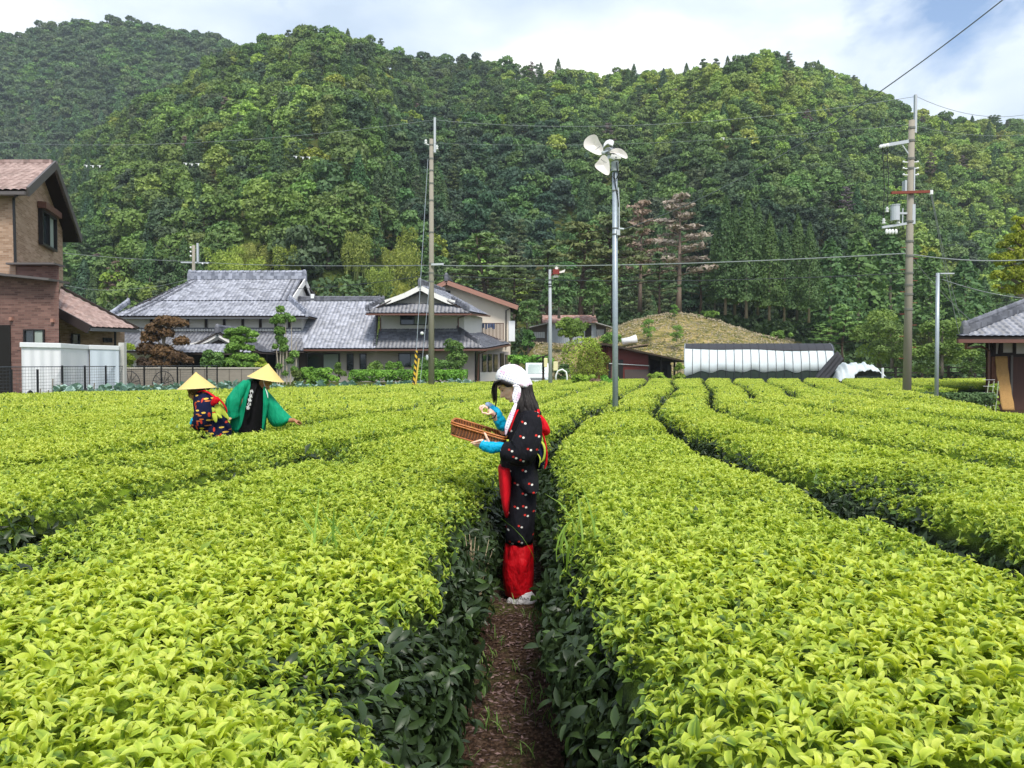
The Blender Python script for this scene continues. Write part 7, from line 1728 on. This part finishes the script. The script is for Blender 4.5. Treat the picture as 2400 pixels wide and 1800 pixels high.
# sash at the back
A.sheet('sash_bow', [(1262, 968, -.05), (1270, 972, -.08), (1280, 985, -.09), (1290, 1008, -.09), (1290, 1018, -.08), (1276, 1023, -.07), (1264, 1018, -.08), (1258, 1000, -.1)], M_RED, E, .03, .03)
A.path([A.p(1268, 1005, -.09), A.p(1276, 1030, -.09), A.p(1281, 1060, -.08), A.p(1280, 1085, -.07), A.p(1276, 1099, -.07)], [.012, .020, .022, .024, .012], 'sash_end', M_RED, E, n=10, flat=.35)
A.path([A.p(1262, 960, -.13), A.p(1259, 985, -.18), A.p(1258, 1010, -.18), A.p(1252, 1035, -.17)], [.010, .011, .011, .008], 'sash_cord', M_RED, E, n=8, flat=.6)
A.loft('obi_bow', [(1030, 1254, 1268, .06, -.02), (1045, 1252, 1276, .09, -.02), (1065, 1254, 1279, .10, -.02), (1085, 1256, 1276, .09, -.02), (1099, 1260, 1268, .04, -.02)], M_NAVYP, E, fold=.03)
A.path([A.p(1262, 1030, -.10), A.p(1273, 1040, -.125), A.p(1277, 1058, -.13), A.p(1273, 1078, -.12), A.p(1263, 1086, -.12)], [.006, .012, .010, .012, .004], 'obi_trim', M_LIME, E, n=8, flat=.5)
A.path([A.p(1259, 1062, -.12), A.p(1266, 1075, -.13), A.p(1263, 1095, -.11)], [.003, .009, .004], 'obi_trim', M_LIME, E, n=8, flat=.5)
A.path([A.p(1190, 1030, -.165), A.p(1189, 1045, -.17)], [.008, .008], 'obi_trim', M_LIME, E, n=8, flat=.5)
# ---- basket -----------------------------------------------------------------
bm_ = bpy.data.materials.new('woven_bamboo'); t = NT(bm_); x, z = planar(t, 1.); w1 = t.math('SINE', t.math('MULTIPLY', x, 2 * PI / .019)); w2 = t.math('SINE', t.math('MULTIPLY', z, 2 * PI / .006)); n_ = t.noise(30, 4)
chk = t.math('MULTIPLY', w1, w2); col = t.mix(n_, C4('#8a4a22'), C4('#c98048')); col = t.mix(t.ramp(w1, [(.0, .75), (.35, 0.)]), col, C4('#4c2611'))
t.out(t.pr(col, .45, t.bump(t.math('ADD', chk, w1), .9, .004), spec=.5))
RIM = mat('bamboo_rim', '#b06a36', .4, .25, 20, bump=.3, bscale=60, stretch=(.2, 1, 3))
a0 = A.p(1056, 999, -.10); a1 = A.p(1184, 1037, -.10); ax = (a1 - a0); Lb = ax.length; ax.normalize(); ay = Vector((.06, .99, .035)).normalized(); az = ax.cross(ay).normalized(); az = az if az.z > 0 else -az
B_ = empty('basket', a0.lerp(a1, .5), 'shallow rectangular woven bamboo basket held by the woman in the black kimono', 'basket')
def bring(h, inset, r=.045, n=9):
    out = []; wB = .24
    cs = [(inset + r, -inset - r + wB, 90, 180), (inset + r, inset + r, 180, 270), (Lb - inset - r, inset + r, 270, 360), (Lb - inset - r, wB - inset - r, 0, 90)]
    for cx, cy, s0, s1 in cs:
        for i in range(n): th = math.radians(s0 + (s1 - s0) * i / (n - 1)); out.append(a0 + ax * (cx + r * math.cos(th)) + ay * (cy + r * math.sin(th) - .06) + az * h)
    return out
hb, lb = .038, -.052
m = MB(); m.loft([bring(lb, .022), bring(lb + .02, .012), bring(0, .004), bring(hb, 0), bring(hb, .007), bring(0, .011), bring(lb + .02, .019), bring(lb + .006, .028)], cap=True); m.build('woven_wall', bm_, B_)
for h, i_ in ((hb, -.001), (hb - .014, -.001), (lb + .004, .019)):
    q = bring(h, i_); MB().tube(q + [q[0], q[1]], .0058, 7, cap=False).build('rim', RIM, B_, smooth=True)
q = bring(hb, .004); MB().tube(q + [q[0], q[1]], .0045, 7, cap=False).build('rim', RIM, B_, smooth=True)
cen = a0 + ax * Lb / 2 + ay * .06 + az * (lb + .02); rr = np.random.default_rng(3)
pts = np.array([tuple(cen + ax * rr.uniform(-.13, .13) + ay * rr.uniform(-.08, .08)) for _ in range(26)]); nn = np.tile([0, 0, 1.], (26, 1)); res = scatter(pts, nn, 'B', rr, .8)
lv = np_mesh('picked_leaves', res[0], res[1], {'age': res[2], 'rnd': res[3]}, smooth=True); o = link_mesh('picked_leaves', lv, TEA); tag(o, 'small heap of picked tea leaves lying in the bamboo basket', 'tea leaves', kind='stuff')

# ---- straw hats ---------------------------------------------------------------
HATM = mat('straw_hat_weave', '#d9bd76', .8, .14, 26, bump=.5, bscale=90, stretch=(1, 1, 1))
def hat(fig, apex, lft, rgt, parent, dy=0.):
    a = fig.p(*apex, dy); l = fig.p(*lft, dy); r = fig.p(*rgt, dy); c = (l + r) / 2; R = (r - l).length / 2; e1 = (r - l).normalized(); up = (a - c); up = (up - e1 * up.dot(e1)); off = (a - c) - up; H_ = up.length; up.normalize(); e2 = up.cross(e1).normalized()
    # the brim dips a little towards the viewer
    m = MB(); rings = []
    for k in range(14):
        f = k / 13; rr_ = R * f; zz_ = H_ * (1 - f) ** 1.04
        rings.append([c + off * (1 - f) + e1 * max(rr_, .004) * math.cos(2 * PI * i / 40) + e2 * max(rr_, .004) * math.sin(2 * PI * i / 40) + up * zz_ for i in range(40)])
    for k in range(13, -1, -1):
        f = k / 13; rings.append([v - up * .006 * (1 if k < 13 else .6) for v in rings[k]])
    m.loft(rings, cap=False); o = m.build('straw_hat', HATM, parent, smooth=True)
    m = MB(); q = rings[13]; m.tube(list(q) + [q[0], q[1]], .0045, 6, cap=False); m.build('hat_rim', mat('pale_straw_rim', '#e6d29a', .7), o, smooth=True)
    return c, up, e1, R
# ---- child or woman in the navy kimono ---------------------------------------
Bf = Fig(9.15); E = empty('person', (Bf.p(498, 1000).x, 9.15, .03), 'person in navy patterned kimono and straw hat bending over the tea', 'person')
m = MB(); O = Bf.p(456, 916, 0); f = Vector((-.75, .25, -.6)); u = Vector((-.45, 0, .9)); head_rings(m, O, f, u, .92)
m.tube([O - u * .07, Bf.p(468, 925), Bf.p(480, 934)], [.048, .05, .06], 12)
m.loft(Bf.rings([(924, 470, 488, .06, 0), (940, 466, 500, .11, 0), (965, 470, 510, .11, 0), (990, 476, 522, .11, 0), (1015, 484, 528, .12, 0)]))
for s_ in (-1, 1): m.tube([Bf.p(508, 1000, s_ * .09), Bf.p(500, 1080, s_ * .09), Bf.p(498, 1165, s_ * .09)], [.065, .05, .04], 10)
m.tube([Bf.p(475, 935, -.14), Bf.p(475, 965, -.19), Bf.p(468, 985, -.18), Bf.p(452, 992, -.15)], [.05, .042, .036, .026], 10)
m.tube([Bf.p(480, 940, .1), Bf.p(470, 970, .12), Bf.p(460, 990, .1)], [.04, .036, .026], 10)
for k in range(4): finger(m, [Bf.p(455, 993 + k, -.17 + .018 * k), Bf.p(449, 996 + k, -.17 + .018 * k), Bf.p(446, 1001 + k, -.165 + .018 * k)], .008)
finger(m, [Bf.p(457, 995, -.19), Bf.p(453, 1000, -.19), Bf.p(450, 1002, -.18)], .009)
remesh('body', m, .006, SKIN2, E)
Bf.loft('hair', [(903, 446, 472, .07, .0), (910, 440, 478, .09, .0), (918, 442, 484, .09, .0), (925, 448, 478, .07, 0), (932, 454, 464, .04, 0)], HAIRB, E, fold=.04, nf=9)
Bf.path([Bf.p(446, 912, -.05), Bf.p(443, 922, -.06), Bf.p(443, 931, -.06)], [.012, .010, .003], 'hair_lock', HAIRB, E, n=6)
Bf.path([Bf.p(487, 908, .02), Bf.p(489, 914, .02)], [.03, .012], 'hair_lock', HAIRB, E, n=8)
hat(Bf, (459, 872), (418, 913), (505, 908), E)
Bf.loft('kimono', [(917, 468, 486, .07, 0), (921, 462, 492, .12, 0), (928, 457, 500, .17, 0), (945, 456, 508, .19, 0), (965, 458, 518, .19, 0), (985, 460, 530, .19, 0), (1000, 462, 540, .2, 0), (1020, 466, 542, .2, 0), (1060, 472, 538, .19, 0), (1110, 476, 532, .18, 0), (1150, 480, 524, .17, 0)], M_NAVY, E, fold=.02, nf=7)
Bf.path([Bf.p(478, 930, -.12), Bf.p(480, 950, -.2), Bf.p(477, 972, -.22), Bf.p(470, 990, -.2), Bf.p(458, 996, -.17)], [.06, .10, .11, .10, .06], 'sleeve', M_NAVY, E, n=18, wr=.03)
Bf.path([Bf.p(460, 980, -.19), Bf.p(454, 986, -.18), Bf.p(450, 994, -.17)], [.04, .035, .03], 'arm_cover', M_CYAN, E, n=12, wr=.05)
Bf.path([Bf.p(464, 919, -.09), Bf.p(478, 916, -.15), Bf.p(492, 922, -.20), Bf.p(505, 932, -.23)], [.012, .016, .016, .02], 'sash', M_RED, E, n=8, flat=.5)
Bf.sheet('sash_knot', [(492, 950, -.22), (496, 938, -.25), (503, 928, -.26), (512, 932, -.26), (518, 940, -.24), (508, 946, -.26), (500, 952, -.24)], M_RED, E, .02, .03)
Bf.path([Bf.p(508, 930, -.25), Bf.p(520, 942, -.24), Bf.p(529, 956, -.21), Bf.p(532, 967, -.2)], [.018, .026, .026, .014], 'sash_end', M_RED, E, n=8, flat=.4)
for pts in ([(492, 954), (504, 956), (502, 966), (494, 966)], [(503, 950), (518, 950), (520, 964), (514, 984), (507, 966)], [(517, 948), (524, 955), (532, 972), (536, 982), (526, 976), (518, 966)], [(497, 968), (508, 970), (508, 986), (505, 990), (499, 980)], [(507, 968), (518, 972), (520, 982), (512, 976)]):
    mx_, my_ = sum(p[0] for p in pts) / len(pts), sum(p[1] for p in pts) / len(pts)
    Bf.sheet('obi_bow', [(mx_ + (x - mx_) * 1.45, my_ + (y - my_) * 1.3, -.235 + .035 * (x > 512)) for x, y in pts], M_LIME, E, .008, .006)
Bf.sheet('obi_band', [(494, 964, -.22), (504, 963, -.23), (504, 970, -.23), (495, 971, -.22)], M_RED, E, .015, .01)
Bf.sheet('obi_end', [(530, 978, -.15), (546, 978, -.1), (540, 986, -.12), (534, 986, -.14)], mat('beige_cloth', '#c9a27e', .8), E, .015, .01)
# ---- person in the green coat --------------------------------------------------
Cf = Fig(9.45); E = empty('person', (Cf.p(585, 1000).x, 9.45, .03), 'person in green happi coat with white characters reaching out over the tea', 'person')
m = MB(); O = Cf.p(619, 896, 0); f = Vector((.80, -.18, -.55)); u = Vector((.50, 0, .86)); head_rings(m, O, f, u, .95)
m.tube([O - u * .06 - f * .02, Cf.p(606, 908), Cf.p(602, 920)], [.052, .055, .08], 14)
m.loft(Cf.rings([(905, 590, 612, .07, 0), (915, 586, 616, .12, 0), (945, 584, 614, .12, 0), (980, 578, 610, .11, 0), (1010, 572, 606, .11, 0)]))
for s_ in (-1, 1): m.tube([Cf.p(588, 1000, s_ * .06), Cf.p(582, 1080, s_ * .06), Cf.p(580, 1150, s_ * .06)], [.065, .055, .045], 10)
m.tube([Cf.p(580, 916, -.10), Cf.p(560, 943, -.19), Cf.p(548, 966, -.22)], [.045, .038, .03], 10)
m.tube([Cf.p(618, 928, .05), Cf.p(643, 966, .05), Cf.p(668, 985, .03), Cf.p(690, 985, 0)], [.045, .042, .036, .026], 10)
m.tube([Cf.p(688, 984, 0), Cf.p(694, 987, 0), Cf.p(699, 989, 0)], [.028, .036, .03], 10, flat=.55)
for k, (dx, dz) in enumerate(((0, -2), (1, 0), (0, 2), (-2, 4))): finger(m, [Cf.p(698, 987 + dz * .6, -.02 + .018 * k), Cf.p(703 + dx, 990 + dz, -.02 + .018 * k), Cf.p(706 + dx, 994 + dz, -.015 + .018 * k)], .0085)
finger(m, [Cf.p(692, 989, -.03), Cf.p(697, 993, -.045), Cf.p(702, 995, -.045)], .0095)
remesh('body', m, .006, SKIN2, E)
face_marks(E, O, f, u, .95, (1, -1))
Cf.loft('hair', [(884, 606, 632, .08, 0), (890, 604, 632, .085, .01), (896, 604, 618, .085, .02), (903, 605, 612, .07, .02)], HAIR, E, fold=.02)
c, up, e1, R = hat(Cf, (629, 852), (582, 881), (664, 896), E)
Cf.path([Cf.p(617, 888, -.10), Cf.p(619, 900, -.11), Cf.p(624, 913, -.11)], [.003, .003, .003], 'hat_cord', WHITE, E, n=5)
Cf.loft('shirt', [(890, 592, 606, .07, 0), (898, 588, 612, .12, 0), (912, 582, 621, .16, 0), (940, 581, 620, .16, 0), (975, 572, 618, .155, 0), (1010, 562, 614, .16, 0), (1060, 562, 610, .15, 0), (1160, 566, 596, .13, 0)], M_BLACK, E, fold=.012, nf=8)
# coat: left front with sleeve, back, right sleeve
Cf.sheet('happi_front', [(588, 888, -.14), (574, 891, -.15), (560, 900, -.16), (546, 922, -.17), (540, 950, -.17), (540, 985, -.16), (536, 1012, -.15), (562, 1014, -.17), (570, 985, -.18), (576, 955, -.19), (582, 925, -.19), (588, 905, -.17)], M_GREEN, E, .02, .012)
Cf.loft('happi_back', [(888, 582, 606, .07, .05), (895, 570, 616, .12, .06), (910, 560, 626, .14, .08), (950, 550, 628, .14, .09), (985, 545, 624, .14, .09), (1015, 538, 620, .15, .09), (1040, 536, 618, .15, .09)], M_GREEN, E, fold=.02, nf=6)
Cf.path([Cf.p(578, 897, -.12), Cf.p(560, 918, -.19), Cf.p(547, 942, -.23), Cf.p(543, 962, -.23), Cf.p(546, 980, -.22)], [.05, .072, .088, .09, .08], 'sleeve', M_GREEN, E, n=18, wr=.03)
rows = []
for (x0, y0), (x1, y1), d in (((621, 909), (612, 925), .09), ((640, 930), (618, 955), .11), ((658, 952), (628, 985), .12), ((672, 968), (638, 1001), .12), ((683, 977), (648, 1001), .11), ((687, 982), (664, 1000), .085)):
    a, b = Cf.p(x0, y0, .05), Cf.p(x1, y1, .05); c_ = (a + b) / 2; h_ = (a - b) / 2; rows.append([c_ + h_ * math.cos(2 * PI * i / 20) + Vector((0, d * math.sin(2 * PI * i / 20), 0)) for i in range(20)])
MB().loft(rows).build('sleeve', M_GREEN, E, smooth=True, sub=1)
Cf.sheet('happi_front_right', [(616, 900, -.12), (624, 908, -.12), (634, 925, -.12), (628, 955, -.12), (622, 985, -.13), (616, 1012, -.14), (612, 1010, -.15), (618, 960, -.16), (618, 920, -.15)], M_GREEN, E, .02, .02)
Cf.sheet('lapel', [(598, 888, -.13), (606, 896, -.155), (602, 908, -.18), (596, 925, -.20), (588, 960, -.215), (584, 985, -.215), (576, 985, -.20), (579, 955, -.20), (585, 925, -.20), (590, 900, -.17)], M_BLACK, E, .012, .012)
Cf.path([Cf.p(622, 911, -.165), Cf.p(626, 922, -.165), Cf.p(628, 933, -.16)], [.003, .006, .004], 'coat_cord', WHITE, E, n=6)
for k, (ch, x, y) in enumerate((('丹', 1235, 640), ('波', 1220, 708), ('篠', 1207, 770), ('山', 1197, 830), ('茶', 1180, 888))):
    cu = bpy.data.curves.new('txt', 'FONT'); cu.body = ch; cu.size = .047; cu.align_x = 'CENTER'; cu.align_y = 'CENTER'; cu.extrude = .0015; cu.offset = .0004
    to = bpy.data.objects.new('txt', cu); COL.objects.link(to); to.rotation_euler = (PI / 2, -.22, 0); to.location = Cf.p(400 + .1537 * x, 820 + .1537 * y, -.250)
    dg = bpy.context.evaluated_depsgraph_get(); dg.update(); me = bpy.data.meshes.new_from_object(to.evaluated_get(dg)); me.transform(to.matrix_world); bpy.data.objects.remove(to)
    link_mesh('white_character', me, mat('white_print', '#eef0ee', .7, .03), E)
# ================================================================== small plants and debris by the path
rs_ = np.random.default_rng(21)
def blades(n, cx, cy, z0, spread, L_, w, rng):
    V_, F_, T_ = [], [], []; b = 0
    for i in range(n):
        V, F = leaf_mesh(L_ * rng.uniform(.5, 1.2), w, rng.uniform(.3, 1.6), .3, 4, rng)
        V = V @ rotm(rng.uniform(0, 6.28), math.radians(rng.uniform(45, 85))).T + np.array([cx + rng.normal(0, spread), cy + rng.normal(0, spread), z0]); V_.append(V); F_.append(F + b); b += len(V); T_.append(np.full(len(V), rng.random()))
    return np.concatenate(V_), np.concatenate(F_), np.concatenate(T_)
GRB = foliage_mat('grass_blades', (.10, .20, .03), (.26, .42, .07), .3, .5)
for k, (px, py, d, n, lb) in enumerate(((800, 1290, 3.4, 26, 'tuft of tall thin grass growing out of the left foreground tea row'), (1345, 1250, 3.7, 14, 'tuft of thin grass growing out of the right foreground tea row beside the picker'), (905, 935, 16.8, 6, 'small weed tuft standing above the row left of the picker'))):
    q = P(px, py, d); V, F, T = blades(n, q.x, d, .66 if k < 2 else .7, .09, .34, .011, rs_); o = link_mesh('grass_tuft', np_mesh('grass_tuft', V, F, {'tone': T}, smooth=True), GRB); o['tint'] = [1.1, 1.1, .8]; tag(o, lb, 'grass tuft')
V_, F_, T_ = [], [], []; b = 0
for i in range(150):
    y = rs_.uniform(2.2, 12); x = float(gx(7, y)) + rs_.choice([-1, 1]) * rs_.uniform(.02, .22); V, F, T = blades(5, x, y, .035, .02, .09, .006, rs_); V_.append(V); F_.append(F + b); b += len(V); T_.append(T)
o = link_mesh('path_grass', np_mesh('path_grass', np.concatenate(V_), np.concatenate(F_), {'tone': np.concatenate(T_)}, smooth=True), GRB); o['tint'] = [.7, .75, .8]; tag(o, 'short grass and weeds along the edges of the soil path', 'grass', kind='stuff')
n = 2600; y = rs_.uniform(1.5, 9, n); x = np.interp(y, YG, LX[7]) + rs_.normal(0, .13, n); Pp = np.stack([x, y, np.full(n, .043)], 1)
V, F = leaf_cards(Pp, np.tile([0, 0, 1.], (n, 1)), .028, rs_, 2.4, .18); V[:, 2] = np.maximum(V[:, 2], .036)
o = link_mesh('leaf_litter', np_mesh('leaf_litter', V, F, {'tone': np.repeat(rs_.random(n), 4)}), foliage_mat('dry_leaf_litter', (.05, .035, .022), (.20, .14, .09), .0, .9)); o['tint'] = [1, 1, 1]; tag(o, 'dry leaves and wood chips lying on the soil path', 'leaf litter', kind='stuff')
# dead twigs beside the picker
m = MB()
for i in range(16):
    a = P(1100 + rs_.uniform(-22, 24), 1410, 4.1); a.z = .28; bq = a + Vector((rs_.uniform(-.06, .10), rs_.uniform(-.03, .03), rs_.uniform(.22, .42))); m.tube([a, (a + bq) / 2 + Vector((rs_.uniform(-.02, .02), 0, 0)), bq], [.004, .003, .0015], 5)
tag(m.build('dead_twigs', mat('pale_dead_wood', '#b5a184', .9)), 'bundle of pale dead twigs sticking out of the hedge left of the picker', 'twigs')
# ================================================================== air
hz = MB().box2((-420, -8, -2.5), (300, 470, 175)).build('haze', None)
hm = bpy.data.materials.new('haze'); hm.use_nodes = True; t_ = hm.node_tree; t_.nodes.clear(); pv = t_.nodes.new('ShaderNodeVolumePrincipled'); pv.inputs['Density'].default_value = .00030; pv.inputs['Color'].default_value = (.80, .88, 1, 1); pv.inputs['Anisotropy'].default_value = .2
ou = t_.nodes.new('ShaderNodeOutputMaterial'); t_.links.new(pv.outputs[0], ou.inputs['Volume']); hz.data.materials.append(hm); tag(hz, kind='stuff'); hz['label'] = 'thin pale haze in the air before the hills'; hz['category'] = 'haze'
SC.cycles.volume_bounces = 0
